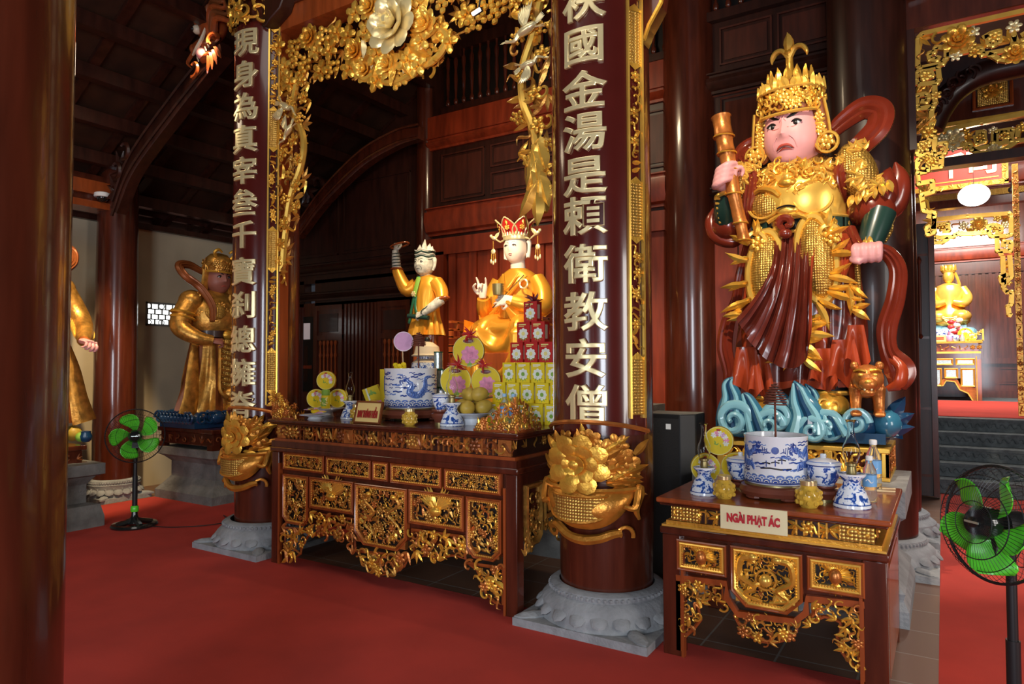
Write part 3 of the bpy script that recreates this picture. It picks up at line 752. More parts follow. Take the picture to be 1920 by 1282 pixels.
scroll([(722, 115), (707, 118), (706, 138), (720, 148)], .024); scroll([(778, 138), (795, 118), (800, 96), (790, 86), (780, 94)], .024); scroll([(700, 92), (688, 96), (690, 108)], .018)
b.build('scrolled_rim', lat)
def crane(b, c, s, a, m='gold_pale'):
    q = MB(); q.ell((0, 0, 0), (.5, .2, .2), m, None, 10, 6)
    q.tube([(-.4, 0, 0), (-.62, -.05, -.15), (-.85, -.05, -.05), (-1.0, -.05, .05)], [.13, .08, .06, .07], m, 6, smooth=12); q.leaf((-1.0, -.05, .05), .28, .04, 2.9, m)
    for i in range(7): q.leaf((0, -.1, .1), 1.0-.05*i, .11, 1.0+.14*i, m, th=.4, curl=-.15)
    for i in range(4): q.leaf((.4, 0, 0), .5, .07, .1+.15*i, m)
    for k in (0, 1): q.tube([(.3, 0, -.1), (.75, 0, -.25-.1*k)], .025, m, 4)
    for V, m_ in ((q, m),): b.merge(q.xf(rot('y', -a)*s, c))
for nm, poly, cr, stem in (('hanging_drop', [(529, 150), (582, 140), (584, 230), (576, 300), (570, 380), (562, 400), (548, 490), (530, 520), (526, 480), (527, 300)], [(549, 205, .16, 2.6), (556, 250, .13, .8)], [(565, 140), (556, 200), (574, 260), (570, 310), (550, 370), (540, 440), (534, 510)]),
                           ('hanging_drop', [(975, 0), (1035, -10), (1035, 300), (1032, 405), (1018, 395), (1006, 340), (985, 290), (972, 200), (960, 110), (968, 40)], [(1000, 65, .17, .35), (1002, 130, .13, 3.3)], [(1015, 10), (1003, 70), (985, 130), (985, 190), (1003, 240), (1014, 300), (1024, 400)])):
    b = MB(); P = pl(poly, YL); ins = inpoly(P); xs = [p[0] for p in P]; zs = [p[1] for p in P]
    b.tube([(x, YL-.03, z) for x, z in pl(stem, YL)], .030, 'gold_bright', 7, smooth=40)
    for p in scatter(rnd, min(xs), max(xs), min(zs), max(zs), .088, ins): b.stamp(rnd.choice((TL3, TL, TS, TC, TL3)), (p[0], YL-rnd.random()*.05, p[1]), rnd.random()*6, .125, rnd.choice(('gold', 'gold_old', 'gold_bright', 'gold_old')))
    for p in scatter(rnd, min(xs), max(xs), min(zs), max(zs), .15, ins): b.stamp(rnd.choice((TB, TF5)), (p[0], YL-.05, p[1]), rnd.random(), .12, 'gold')
    x1 = xs[0]-.0
    for f in np.linspace(0, .95, 5):
        x, z = P[0][0]+.05+.1*rnd.random(), max(zs)-f*(max(zs)-min(zs))*.8; b.tube([(x+.02*sin(7*s_), YL+.01, z-.5*s_) for s_ in np.linspace(0, 1, 9)], .007, 'gold_old', 4)
    if poly[0][0] > 900:
        for i in range(14):                         # cascading leaves at the foot of the drop
            x, z = pl([(1005+rnd.random()*22, 262+i*8)], YL)[0]; b.leaf((x, YL-.06, z), .22, .05, -pi/2+rnd.uniform(-.6, .35), 'gold_bright', th=.7)
    for (px, py, s, a) in cr:
        x, z = pl([(px, py)], YL)[0]; crane(b, (x, YL-.09, z), s, a)
    b.build(nm, lat)
b = MB(); b.box(-4.99, -4.90, 3.95, 4.05, 1.0, 4.56, 'lacquer_orange'); b.build('jamb', lat, smooth=False)
b = MB(); b.box(-2.16, -2.10, 3.95, 4.02, 1.2, 4.56, 'lacquer'); b.build('jamb', lat, smooth=False)
# ================================================================ altar tables
def conv(q, ox, oy, sc, Y): return tuple(float(v) for v in ony(q[0]/sc+ox, q[1]/sc+oy, Y)[[0, 2]])
def relief(name, parent, x0, x1, z0, z1, rnd, fm='gold', cm='gold_old', cut=0, d=.10, kinds=(TF, TC, TL, TL3, TS, TC), fw=.03, extra=None, back='ink', orange=True):
    # framed sunk relief in the table front (y=0 is the front plane)
    b = MB(); c = cut
    if orange: b.frame(x0, x1, z0, z1, fw*.55, -.004, .03, 'lacquer_orange', cut=c)
    b.frame(x0+fw*.45, x1-fw*.45, z0+fw*.45, z1-fw*.45, fw*.7, -.004, .03, fm, cut=c)
    i = fw*1.1; bx0, bx1, bz0, bz1 = x0+i, x1-i, z0+i, z1-i
    b.box(bx0-.005, bx1+.005, .028, .034, bz0-.005+(0 if not c else 0), bz1+.005, back)
    if c:                                            # blank the cut corners
        for s, xx in ((1, bx0), (-1, bx1)): b.prism([(xx-s*.01, bz0-.01), (xx+s*c*.8, bz0-.01), (xx-s*.01, bz0+c*.8)], .002, .03, fm)
    n = max(6, int((x1-x0)/.018))
    for k in range(n):                                # beading
        x = bx0+(bx1-bx0)*(k+.5)/n
        b.ell((x, -.004, bz1+.002), .0065, 'gold_bright', None, 5, 3)
        if not c or c < x-x0 < x1-x0-c: b.ell((x, -.004, bz0-.002), .0065, 'gold_bright', None, 5, 3)
    n = max(4, int((z1-z0)/.018))
    for k in range(n):
        z = bz0+(bz1-bz0)*(k+.5)/n
        for x in (bx0-.002, bx1+.002):
            if z-z0 > c: b.ell((x, -.004, z), .0065, 'gold_bright', None, 5, 3)
    f = b.build(name, parent)
    q = MB(); ins = lambda x, z: not (c and z-z0 < c*1.1+i and (x-x0 < c*1.1+i-(z-z0-i) or x1-x < c*1.1+i-(z-z0-i)))
    if extra: extra(q, (x0+x1)/2, (z0+z1)/2, x1-x0, z1-z0)
    P = scatter(rnd, bx0+.012, bx1-.012, bz0+.012, bz1-.012, d*.50, ins)
    for x, z in P: q.stamp(rnd.choice(kinds), (x, .024-rnd.random()*.012, z), rnd.random()*6.28, d*rnd.uniform(.7, 1.1), rnd.choice((cm, cm, cm, 'gold', 'gold_red')))
    q.build('relief_carving', f)
def apron(parent, poly, rnd, fm='lacquer_orange', d=.085, y=.012, rim=True, top=.0):
    b = MB(); ins = inpoly(poly); xs = [p[0] for p in poly]; zs = [p[1] for p in poly]
    for x, z in scatter(rnd, min(xs), max(xs), min(zs), max(zs), d*.46, ins): b.stamp(rnd.choice((TF, TC, TL3, TS, TC, TL)), (x, y-rnd.random()*.02, z), rnd.random()*6.28, d*rnd.uniform(.8, 1.15), rnd.choice(('gold', 'gold_old', 'gold_red', 'gold')))
    if rim and len(rim) > 1: b.tube([(x, y, z) for x, z in rim], .011, fm, 5)
    b.tube([(x, y+.006, z) for x, z in poly+poly[:1]], .010, fm if fm != 'x' else fm, 5)
    return b.build('carved_apron', parent)
def altar(name, label, X0, X1, Yf, depth, H, zb, zw, legw, rnd, gold=False):
    # returns root with local x centred, y=0 at the front
    cx = (X0+X1)/2; t = thing(name, label, 'altar table', (cx, Yf, 0)); W = (X1-X0)/2
    b = MB(); b.box(-W-.025, W+.025, -.03, depth+.03, H-.028, H, 'lacquer_orange' if gold else 'lacquer'); b.box(-W-.01, W+.01, -.012, depth+.012, H-.045, H-.028, 'lacquer'); b.build('table_top', t, bevel=.008)
    b = MB(); b.box(-W+.05, W-.05, .03, depth-.03, zw, H-.045, 'lacquer_dark')
    b.box(-W, W, -.005, depth, zb+.012, zw-.012, 'gold_bright' if gold else 'lacquer'); b.box(-W+.02, W-.02, .012, depth-.02, zw-.012, zw+.008, 'gold' if gold else 'lacquer_orange')
    wf = b.build('waist', t, smooth=False)
    q = MB(); n = 7 if not gold else 5; xs = np.linspace(-W+.05, W-.05, n+1)
    for i in range(n):                              # alternating gilt diaper blocks and openwork panels
        a, c = xs[i], xs[i+1]; hz0, hz1 = zw+.012, H-.05
        if (i % 2 == 0) or (gold and i in (0, n-1)):
            w = .10 if not gold else .15; m = a if i == 0 else (c-w if i == n-1 else (a+c-w)/2)
            q.box(m, m+w, .012, .03, hz0, hz1, 'gold_diaper' if gold else 'gold_red')
        for x in np.linspace(a+.03, c-.03, 7 if not gold else 5):
            q.stamp(rnd.choice((TF, TL3, TS, TC)), (x, .024, (hz0+hz1)/2), rnd.choice((0, .3, 3, -.3)), (hz1-hz0)*.95, rnd.choice(('gold_old', 'gold_red', 'bronze_red')) if not gold else 'gold')
            q.box(x-.004+.02, x+.004+.02, .014, .03, hz0, hz1, 'gold_red' if not gold else 'gold')
    for yy in np.linspace(.05, depth-.05, 8): q.stamp(rnd.choice((TF, TL3, TS)), (W-.046, yy, (zw+H)/2), rnd.random()*6, .07, 'gold_old', rot('z', pi/2))
    [k_.build('frieze_carving', wf) for k_ in q.pick(lambda c: int(min(2, (c[0]+W)/(2*W)*3)) if c[0] < W-.047 else 10+int(c[1]*9)).values()]
    b = MB(); b.box(-W-.012, W+.012, -.012, depth+.012, zb-.03, zb+.012, 'lacquer'); b.box(-W+legw*.5, W-.02, .036, depth-.02, zb-.10, zb-.03, 'lacquer'); b.build('rail', t, bevel=.01)
    for sx in (-1, 1):
        for y0, y1 in ((0, legw), (depth-legw, depth)):
            b = MB(); x0, x1 = (-W, -W+legw) if sx < 0 else (W-legw, W); b.box(x0, x1, y0, y1, .0, zb-.03, 'lacquer'); b.build('leg', t, bevel=.006)
    b = MB()                                        # inner edging of the front opening
    for x in (-W+legw, W-legw-.016): b.box(x, x+.016, -.006, .03, .0, zb-.12, 'lacquer_orange')
    for x in (-W+legw*.5, W-legw*.5): pass
    b.sides('front_edging', t, smooth=False)
    return t, cx
rnd = random.Random(31)
BT, BC = altar('long_altar_table', 'long dark red altar table with gilt carved panels, standing between the two inscribed columns', -4.66, -2.30, 3.70, .98, 1.165, .93, 1.0, .085, rnd)
cv = lambda q: (lambda p: (p[0]-BC, p[1]))(conv(q, 480, 740, 2.914, 3.70))
Hz = lambda q0, q1: (cv(q0)[0], cv(q1)[0], cv(q1)[1], cv(q0)[1])
b = MB(); b.box(-1.1, 1.1, .034, .06, .36, .9, 'lacquer'); b.build('front_board', BT, smooth=False)
for i, (a, c) in enumerate((((150, 312), (372, 432)), ((383, 335), (627, 465)), ((638, 362), (720, 475)), ((735, 372), (1012, 512)), ((1030, 402), (1337, 552)))):
    x0, x1, z0, z1 = Hz(a, c); relief('upper_panel', BT, x0, x1, z0, z1, rnd, d=.036, fw=.020, kinds=(TF, TF5, TC, TL), fm='gold_red')
for i, (a, c, cut) in enumerate((((148, 430), (285, 722), .05), ((293, 447), (532, 655), 0), ((540, 480), (825, 865), .09), ((835, 515), (1135, 748), 0), ((1148, 553), (1340, 920), .06))):
    x0, x1, z0, z1 = Hz(a, c)
    def ex(q, cx, cz, w, h, i=i):
        if i in (1, 3):                              # crane or phoenix with raised wings
            for s in (-1, 1):
                for k in range(6): q.leaf((cx, .01, cz), w*.36, .018, pi/2+s*(.35+.16*k), 'gold_bright', th=.8)
            q.ell((cx, 0, cz-.01), (.05, .03, .035), 'gold'); q.tube([(cx, 0, cz), (cx-.03, -.01, cz+.05), (cx-.06, -.01, cz+.05)], .012, 'gold', 5)
        elif i == 2:                                 # coiled dragons
            for s in (-1, 1):
                P = [(cx+s*(.12+.05*sin(11*v)), .012, cz+h*(.34-.68*v)) for v in np.linspace(0, 1, 18)]
                q.tube(P, list(np.linspace(.015, .007, 18)), 'gold_old', 7)
                for p in P[::2]: q.leaf(p, .06, .014, 1.2*s+p[2]*9, 'gold_bright', th=.7)
                q.ell((P[0][0], .004, P[0][2]), (.026, .018, .02), 'gold')
    relief('lower_panel', BT, x0, x1, z0, z1, rnd, d=.062, fw=.026, cut=cut, extra=ex, fm='gold_red')
for poly in ([(150, 728), (285, 738), (278, 770), (240, 830), (235, 870), (180, 905), (150, 908)], [(293, 645), (532, 682), (532, 850), (520, 815), (490, 790), (450, 770), (400, 765), (340, 770), (293, 765)],
             [(545, 855), (830, 885), (800, 940), (740, 980), (680, 985), (610, 950), (565, 890)], [(845, 738), (1135, 778), (1135, 900), (1100, 885), (1060, 880), (990, 900), (920, 880), (860, 895)],
             [(1150, 922), (1340, 948), (1340, 1150), (1300, 1140), (1250, 1090), (1230, 1030), (1200, 960)]):
    P = [cv(q) for q in poly]; apron(BT, P, rnd, rim=[P[0], P[1]])
b = MB()                                            # right end: framed panels and openwork (local x = +1.18)
Rz = rot('z', pi/2); xe = 1.183
def side_frame(y0, y1, z0, z1, cut=0):
    f = MB(); f.frame(y0, y1, z0, z1, .03, -.01, .02, 'gold_old', cut=cut); f.box(y0+.03, y1-.03, .012, .018, z0+.03, z1-.03, 'ink')
    for x, z in scatter(rnd, y0+.06, y1-.06, z0+.06, z1-.06, .055): f.stamp(rnd.choice((TF, TC, TL3)), (x, .005, z), rnd.random()*6, .08, 'gold_old')
    b.merge(f.xf(Rz, (xe, 0, 0)))
side_frame(.10, .30, .42, .82, .05); side_frame(.33, .65, .56, .82); side_frame(.68, .88, .42, .82, .05)
f = MB()
for x, z in scatter(rnd, .10, .88, .30, .54, .05, lambda x, z: z > .42-.1*cos(x*9)): f.stamp(rnd.choice((TF, TC, TL3)), (x, .005, z), rnd.random()*6, .09, 'gold_old')
b.merge(f.xf(Rz, (xe, 0, 0))); b.build('end_panels', BT)
b = MB(); b.box(1.16, 1.176, .085, .9, .56, .9, 'lacquer'); b.build('end_board', BT, smooth=False)

STB, SC_ = altar('small_altar_table', 'small altar table with bright gilt carving in front of the tall armoured statue', -1.345, -.243, 3.70, .95, .862, .69, .725, .105, rnd, True)
sv = lambda q: (lambda p: (p[0]-SC_, p[1]))(conv(q, 1220, 900, 3.356, 3.70))
Hs = lambda q0, q1: (sv(q0)[0], sv(q1)[0], sv(q1)[1], sv(q0)[1])
b = MB(); b.box(-.45, .45, .034, .06, .40, .66, 'lacquer'); b.build('front_board', STB, smooth=False)
def phoenix(q, cx, cz, w, h):
    for s in (-1, 1):
        for k in range(7): q.leaf((cx, .01, cz+.01), w*(.34-.02*k), .017, (.15+.22*k if s > 0 else pi-.15-.22*k)-.5, 'gold_bright' if k % 2 else 'gold', th=.9)
    q.ell((cx, -.002, cz), (.03, .03, .04), 'gold_red'); q.box(cx-.014, cx+.014, -.02, .0, cz-.02, cz+.02, 'gold')
    for a in (-1.2, -1.6, -2.0): q.leaf((cx, .01, cz-.03), h*.4, .014, a, 'gold', th=.8)
def two_dragons(q, cx, cz, w, h):
    q.ell((cx, -.005, cz+.0), .034, 'gold_bright'); q.tube([(cx+.05*cos(a), .005, cz+.05*sin(a)) for a in np.linspace(0, 6.3, 20)], .008, 'gold', 5)
    for s in (-1, 1):
        P = catmull([(cx+s*.06, 0, cz+h*.36), (cx+s*w*.34, 0, cz+h*.30), (cx+s*w*.36, 0, cz+h*.02), (cx+s*w*.16, 0, cz-h*.14), (cx+s*w*.30, 0, cz-h*.28), (cx+s*w*.05, 0, cz-h*.36)], 26)
        q.tube(P, list(np.linspace(.022, .009, 26)), 'gold', 7)
        for p in P[::2]: q.leaf(p, .05, .012, rnd.random()*6, 'gold_bright', th=.8)
        q.ell(P[0]+np.array([0, -.008, 0]), (.026, .02, .02), 'gold_bright')
for a, c, cut, ex, d in (((162, 368), (478, 612), 0, phoenix, .06), ((500, 408), (960, 865), .075, two_dragons, .065), ((982, 472), (1350, 748), 0, phoenix, .06)):
    x0, x1, z0, z1 = Hs(a, c); relief('front_panel', STB, x0, x1, z0, z1, rnd, d=d*.62, fw=.032, cut=cut, extra=ex, fm='gold_bright', cm='gold', kinds=(TL, TC, TS, TL3))
for poly, rim in (([(200, 640), (445, 660), (445, 745), (465, 800), (430, 765), (390, 745), (340, 760), (290, 790), (300, 850), (310, 880), (265, 940), (215, 985), (195, 960)], [(165, 610), (470, 640), (472, 735), (520, 800)]),
                  ([(520, 850), (930, 905), (910, 960), (850, 1010), (760, 1030), (680, 1020), (600, 975), (550, 910)], [(515, 840), (560, 855), (880, 905), (940, 890)]),
                  ([(1020, 770), (1310, 800), (1310, 1200), (1290, 1190), (1230, 1130), (1190, 1070), (1170, 990), (1195, 960), (1190, 900), (1140, 875), (1090, 865), (1000, 900), (960, 910), (1020, 850)], [(985, 830), (985, 740), (1345, 775), (1345, 1260)])):
    P = [sv(q) for q in poly]; apron(STB, P, rnd, d=.056, rim=[sv(q) for q in rim][:1])
b = MB(); b.tube([(x, .012, z) for x, z in (sv(q) for q in ((160, 612), (474, 650), (478, 740), (545, 842), (905, 890), (978, 834), (984, 745), (1345, 785)))], .016, 'lacquer_orange', 4, up=(0, 1, 0), cs=[(-1, -1), (1, -1), (1, 1), (-1, 1)]); b.build('apron_rail', STB, smooth=False)
for sx, qs in ((-1, ((158, 602), (196, 1075))), (1, ((1312, 770), (1350, 1270)))):
    x0, x1, z0, z1 = Hs(*qs); b = MB(); b.box(x0, x1, .0, .03, max(.0, z0), z1, 'lacquer_orange'); b.build('bracket_post', STB, smooth=False)
b = MB(); b.box(.535, .552, .11, .85, .08, .6, 'lacquer_orange'); b.build('end_board', STB, smooth=False)
# name signs
def name_sign(name, label, txt, x, y, z, w, h, lean, m, tm, tw, thh, frame=None):
    t = thing(name, label, 'sign', (x, y, z)); b = MB(); b.box(-w/2, w/2, 0, .012, 0, h, m)
    if frame:
        for a in ((-w/2-.012, w/2+.012, -.012, 0), (-w/2-.012, w/2+.012, h, h+.012)): b.box(a[0], a[1], -.006, .016, a[2], a[3], frame)
        for a in (-w/2-.012, w/2): b.box(a, a+.012, -.006, .016, 0, h, frame)
    R = rot('x', -lean); b.xf(R); b.build('plate', t, smooth=False, bevel=.002)
    V, Fc = text_mesh(txt, .06, .002, .0034, 1); V = V*np.array([tw/np.ptp(V[:, 0]), 1, thh/np.ptp(V[:, 2])]); q = MB(); q.add(V, Fc, tm, None, (0, -.004, h/2)); q.xf(R); q.build('lettering', t, label='dark red capital lettering')
name_sign('name_sign', 'cream sign reading NGÀI PHẠT ÁC on the front of the small altar table', 'NGÀI PHẠT ÁC', -.845, 3.665, .735, .335, .125, 0, 'tag_cream', 'text_red_bright', .265, .070)
name_sign('name_sign', 'gold sign reading BAN THÁNH HIỀN on the long altar table', 'BAN THÁNH HIỀN', -3.645, 3.74, 1.178, .24, .145, .25, 'paper_tag', 'text_red', .20, .085, 'bronze_red')

# ---------------------------------------------------------------- plinths and pedestals
def plinth(label, x0, x1, y0, y1, prof, m, top=None):
    # stepped stone plinth, profile = (outset, z)
    b = MB(); V = []; n = len(prof)
    for o, z in prof: V += [(x0-o, y0-o, z), (x1+o, y0-o, z), (x1+o, y1+o, z), (x0-o, y1+o, z)]
    cx, cy = (x0+x1)/2, (y0+y1)/2; V = [(x-cx, y-cy, z) for x, y, z in V]
    b.add(V, [(k*4+i, k*4+(i+1) % 4, k*4+4+(i+1) % 4, k*4+4+i) for k in range(n-1) for i in range(4)]+[(3, 2, 1, 0), tuple(4*(n-1)+i for i in range(4))], m)
    rn = random.Random(7)
    zmid = [z for o, z in prof if o < 0]
    if zmid:
        z0, z1 = min(zmid)+.03, max(zmid)-.03; o = min(q for q, z in prof)
        for sx, R in ((x1-cx+o, rot('z', pi/2)), (0, I3)):
            for k in range(5):
                u = -.3+.15*k
                p = (sx, u, (z0+z1)/2) if sx else (u, y0-cy-o, (z0+z1)/2)
                b.stamp(rn.choice((TF, TC)), p, k, .12, m, R@np.diag((1, .2, 1)))
    return tag(b.build('stone_plinth', loc=(cx, cy, 0), bevel=.008, smooth=False), label, 'plinth')
plinth('grey carved stone plinth under the tall armoured statue, behind the small table', -1.46, -.27, 4.86, 5.72, [(.07, 0), (.07, .10), (.04, .16), (.05, .20), (-.02, .27), (-.05, .34), (-.05, .52), (-.01, .60), (.06, .66), (.06, .82)], 'stone')
t = thing('gilded_pedestal', 'low gilded pedestal with openwork panels under the blue cloud base', 'pedestal', (-.872, 5.475, .822))
b = MB(); W, D = .565, .335
b.box(-W+.03, W-.03, -D+.03, D-.03, 0, .19, 'lacquer'); b.box(-W, W, -D, D, .185, .215, 'gold_bright'); b.box(-W, W, -D, D, 0, .025, 'gold_bright')
for x in (-W, -.02-W/3, W/3-.02, W-.05): b.box(x, x+.05, -D, -D+.03, .025, .185, 'gold_bright')
for y in (-D, D-.05): b.box(W-.03, W, y, y+.05, .025, .185, 'gold_red')
b.build('frame', t, bevel=.005, smooth=False)
b = MB(); rnd = random.Random(8)
for x, z in scatter(rnd, -W+.06, W-.06, .04, .17, .05): b.stamp(rnd.choice((TF, TL3, TC, TS)), (x, -D+.02, z), rnd.random()*6, .085, rnd.choice(('gold', 'gold_bright')))
for x, z in scatter(rnd, -D+.06, D-.06, .04, .17, .06): b.stamp(rnd.choice((TF, TL3, TC)), (W-.02, x, z), rnd.random()*6, .08, 'gold_red', rot('z', pi/2))
for i in range(9): b.leaf((.30, -D+.005, .03), .12, .012, .5+.27*i, 'gold_bright', th=.8)
b.build('openwork', t)
# ================================================================ statues
def painted(b, face, x0=0):
    for k, q in b.pick(lambda c: 0 if abs(c[0]-x0) < .022 else (1 if c[0] > x0 else -1)).items(): q.build('painted_mouth' if k == 0 else 'painted_eye_and_brow', face)
class Head:
    # head as a displaced ellipsoid looking along -y; bumps are (x, z, sx, sz, amount) in face units
    def __init__(s, w, d, h, bumps, jaw=0., cheek=0.):
        s.w, s.d, s.h, s.b, s.jaw, s.ck = w, d, h, bumps, jaw, cheek
    def k(s, z): return 1+s.ck*math.exp(-((z+.35)/.4)**2)-s.jaw*max(0, -z-.35)
    def disp(s, x, z): return sum(a*math.exp(-((x-x0)/sx)**2-((z-z0)/sz)**2) for x0, z0, sx, sz, a in s.b)
    def surf(s, x, z, off=0):
        r2 = x*x+z*z; y = -sqrt(max(0, 1-abs(x)**2.3-abs(z)**2.3))*s.d
        return np.array([x*s.w*s.k(z), y-s.disp(x, z)*s.d-off, z*s.h])
    def skin(s, b, m, nu=40, nv=32):
        def fn(u, v):
            a, p = 2*pi*u, pi*(v-.5)*.999; cz = sin(p); cr = cos(p)
            x, y = cr*sin(a), -cr*cos(a); fr = max(0, cos(a))**.7 if cos(a) > 0 else 0
            e = (abs(x)**2.3+abs(y)**2.3+abs(cz)**2.3)**(1/2.3); x, y, z = x/e, y/e, cz/e
            return (x*s.w*s.k(z), y*s.d-(s.disp(x, z)*s.d*fr if y < 0 else 0), z*s.h)
        b.grid(fn, nu, nv, m, wrap=True)
    def stroke(s, b, pts, m, off=.002, n=10, th=.5):
        P = catmull([(x, z, w) for x, z, w in pts], n); C = [s.surf(x, z, off) for x, z, w in P]
        b.tube(C, [(max(w, .01)*s.h, max(w, .01)*s.h*th) for x, z, w in P], m, 6, up=(0, 1, 0))
    def eye(s, b, x, z, w, h, lid, iris='ink', white='white', tilt=0):
        c = s.surf(x, z, -.01); R = rot('y', -tilt)
        b.ell(c, (w*s.w, .022, h*s.h), white, R, 10, 6); b.ell(c+np.array([0, -.012, 0]), (h*s.h*.95, .014, h*s.h*.95), iris, None, 8, 6)
        b.tube([c+R@np.array([w*s.w*t, -.012-.008*(1-t*t), h*s.h*(1.05*(1-t*t))]) for t in np.linspace(-1.1, 1.1, 9)], .006*s.h/.2, lid, 5)
def loft(b, rings, nu, nv, m, a0=0, a1=2*pi):
    # rings: (z, cx, cy, rx, ry, fold); fold function is applied by angle and height
    R = np.array([r[:6] for r in rings], float); Z = catmull(R, nv+1)
    def fn(u, v):
        z, cx, cy, rx, ry, f = Z[min(nv, int(round(v*nv)))]; a = a0+(a1-a0)*u
        k = 1+f*(.6*sin(13*a+3*z)+.4*sin(23*a-5*z+1))
        return (cx+rx*k*sin(a), cy-ry*k*cos(a), z)
    b.grid(fn, nu, nv, m, wrap=abs(a1-a0-2*pi) < 1e-6)
CSR = [(cos(a)*(1+.0*a), sin(a)*(1+.55*sin(5*a)**2)) for a in np.linspace(0, 2*pi, 24, endpoint=False)]
def sash(b, P, w, th, m, n=None, up=None):
    b.tube(P, [(w*q, th*q) for q in (1,)*len(P)] if not hasattr(w, '__len__') else [(a, th) for a in w], m, smooth=n or 10*len(P), up=up, cs=CSR)
def hand(b, wrist, aim, side, up, s, curl, m, thumb=1, spread=.12):
    # palm and five bent fingers; aim = direction of the fingers, up = back of the hand normal
    a = np.array(aim, float); a /= np.linalg.norm(a); u = np.array(up, float); u -= a*(u@a); u /= np.linalg.norm(u); c = np.cross(a, u)*side
    M = np.stack([c, a, u], 1); w = np.array(wrist, float)
    def P(x, y, z): return w+M@(np.array([x, y, z])*s)
    b.tube([P(0, -.1, 0), P(0, .15, 0), P(0, .45, 0), P(0, .62, -.02)], [(.19*s, .15*s), (.25*s, .15*s), (.31*s, .13*s), (.29*s, .10*s)], m, 10, smooth=8, up=u)
    for i, (x, L, r) in enumerate(((-.225, .43, .068), (-.075, .50, .072), (.075, .48, .070), (.22, .40, .062))):
        cc = curl[i] if hasattr(curl, '__len__') else curl; p = [np.array([x, .55, 0])]; ang = 0; y, z = .55, 0; xx = x
        for k, f in enumerate((.42, .32, .26)):
            ang += cc*(1.0, 1.15, .8)[k]; y += cos(ang)*L*f; z -= sin(ang)*L*f; xx += spread*x*f*2; p.append(np.array([xx, y, z]))
        b.tube([P(*q) for q in p], [r*s, r*s*.98, r*s*.9, r*s*.66], m, 8, smooth=12)
        b.ell(P(*p[-1]), r*s*.68, m, None, 6, 5); b.ell(P(x, .56, .03), r*s*1.1, m, None, 6, 5)
    t0 = [(-.22, .12, -.03), (-.38, .30, -.10), (-.40+.16*thumb*.3, .50, -.16-.1*thumb), (-.32+.2*thumb*.6, .64, -.22-.12*thumb)]
    b.tube([P(*q) for q in t0], [.10*s, .088*s, .075*s, .055*s], m, 8, smooth=12); b.ell(P(*t0[-1]), .058*s, m, None, 6, 5)

# ---- the tall armoured statue: x, z measured in its own height (250 units per metre)
GX, GY, GZ = -.893, 5.51, 1.04
gs = thing('armoured_guardian_statue', 'tall armoured temple guardian statue with pink scowling face, holding a golden bamboo staff', 'statue', (GX, GY, GZ))
def G(px, py, y=0): return np.array([(px-1502)/251, y, (833-py)/251])
rnd = random.Random(41)
b = MB()
def skirtc(u, v):
    a = (u*360+180) % 360-180
    if v > .95: return 'robe_red'
    return 'robe_red' if (-78 < a < -48 or 60 < a < 80 or (20 < a < 30)) else 'robe_dark'
loft(b, [(G(0, 735)[2], -.02, .02, .42, .26, .10), (G(0, 690)[2], -.02, .02, .44, .27, .09), (G(0, 610)[2], -.01, .01, .43, .28, .07), (G(0, 530)[2], 0, 0, .40, .28, .05), (G(0, 470)[2], 0, 0, .36, .26, .03), (G(0, 435)[2], 0, 0, .31, .22, 0)], 150, 34, lambda u, v: skirtc(u, 1-v))
# uneven hem
b.v[-1][:, 2] += np.where(b.v[-1][:, 2] < .55, .05*np.sin(np.arctan2(b.v[-1][:, 0], -b.v[-1][:, 1])*5+1)*(1-b.v[-1][:, 2]/.55), 0)
b.build('robe_skirt', gs)
b = MB()                                             # ruffled hem and lower side cloths
for (px, py, s, L) in ((1415, 700, .2, .34), (1440, 715, .16, .30), (1545, 705, .16, .26), (1580, 690, .2, .30), (1600, 665, .14, .28)):
    p = G(px, py, -.22); b.grid(lambda u, v, p=p, s=s, L=L: p+np.array([s*(u-.5)*(.7+.6*v), -.05-.06*sin(u*9)*v, .16-L*v+.05*v*sin(u*7)]), 20, 8, 'robe_red')
b.sides('hem_ruffle', gs)
b = MB()                                             # dark centre drape falling from the knot and swept to one side
top = [G(1462, 462, -.26), G(1535, 462, -.27)]; bot = [(1402, 608), (1418, 640), (1438, 668), (1462, 690), (1490, 700), (1515, 690), (1530, 640)]
bp = catmull([G(*q, -.40) for q in bot], 41)
def drape(u, v):
    p0 = top[0]*(1-u)+top[1]*u; p1 = bp[int(round(u*40))]; q = p0*(1-v)+p1*v
    q = q+np.array([.10*sin(pi*v)*(1-u)+.02, -.07*sin(pi*min(1, v*1.1))-.028*sin(u*34)*(.3+v)-.01*sin(u*71), -.0])
    return q
b.grid(drape, 80, 24, lambda u, v: 'robe_red' if u > .88 else 'robe_dark')
b.build('centre_drape', gs)
b = MB()                                             # gilt dragon-scale panels edged with flames
for (px, py, w, h, a) in ((1452, 520, .115, .28, .06), (1540, 505, .12, .30, -.12)):
    c = G(px, py, -.235); R = rot('y', a)
    b.ell(c, (w, .11, h), 'gold_diaper', R, 18, 12); b.tube([c+R@np.array([w*1.05*cos(t), -.03, h*1.04*sin(t)]) for t in np.linspace(0, 2*pi, 30)], .03, 'gold_bright', 7)
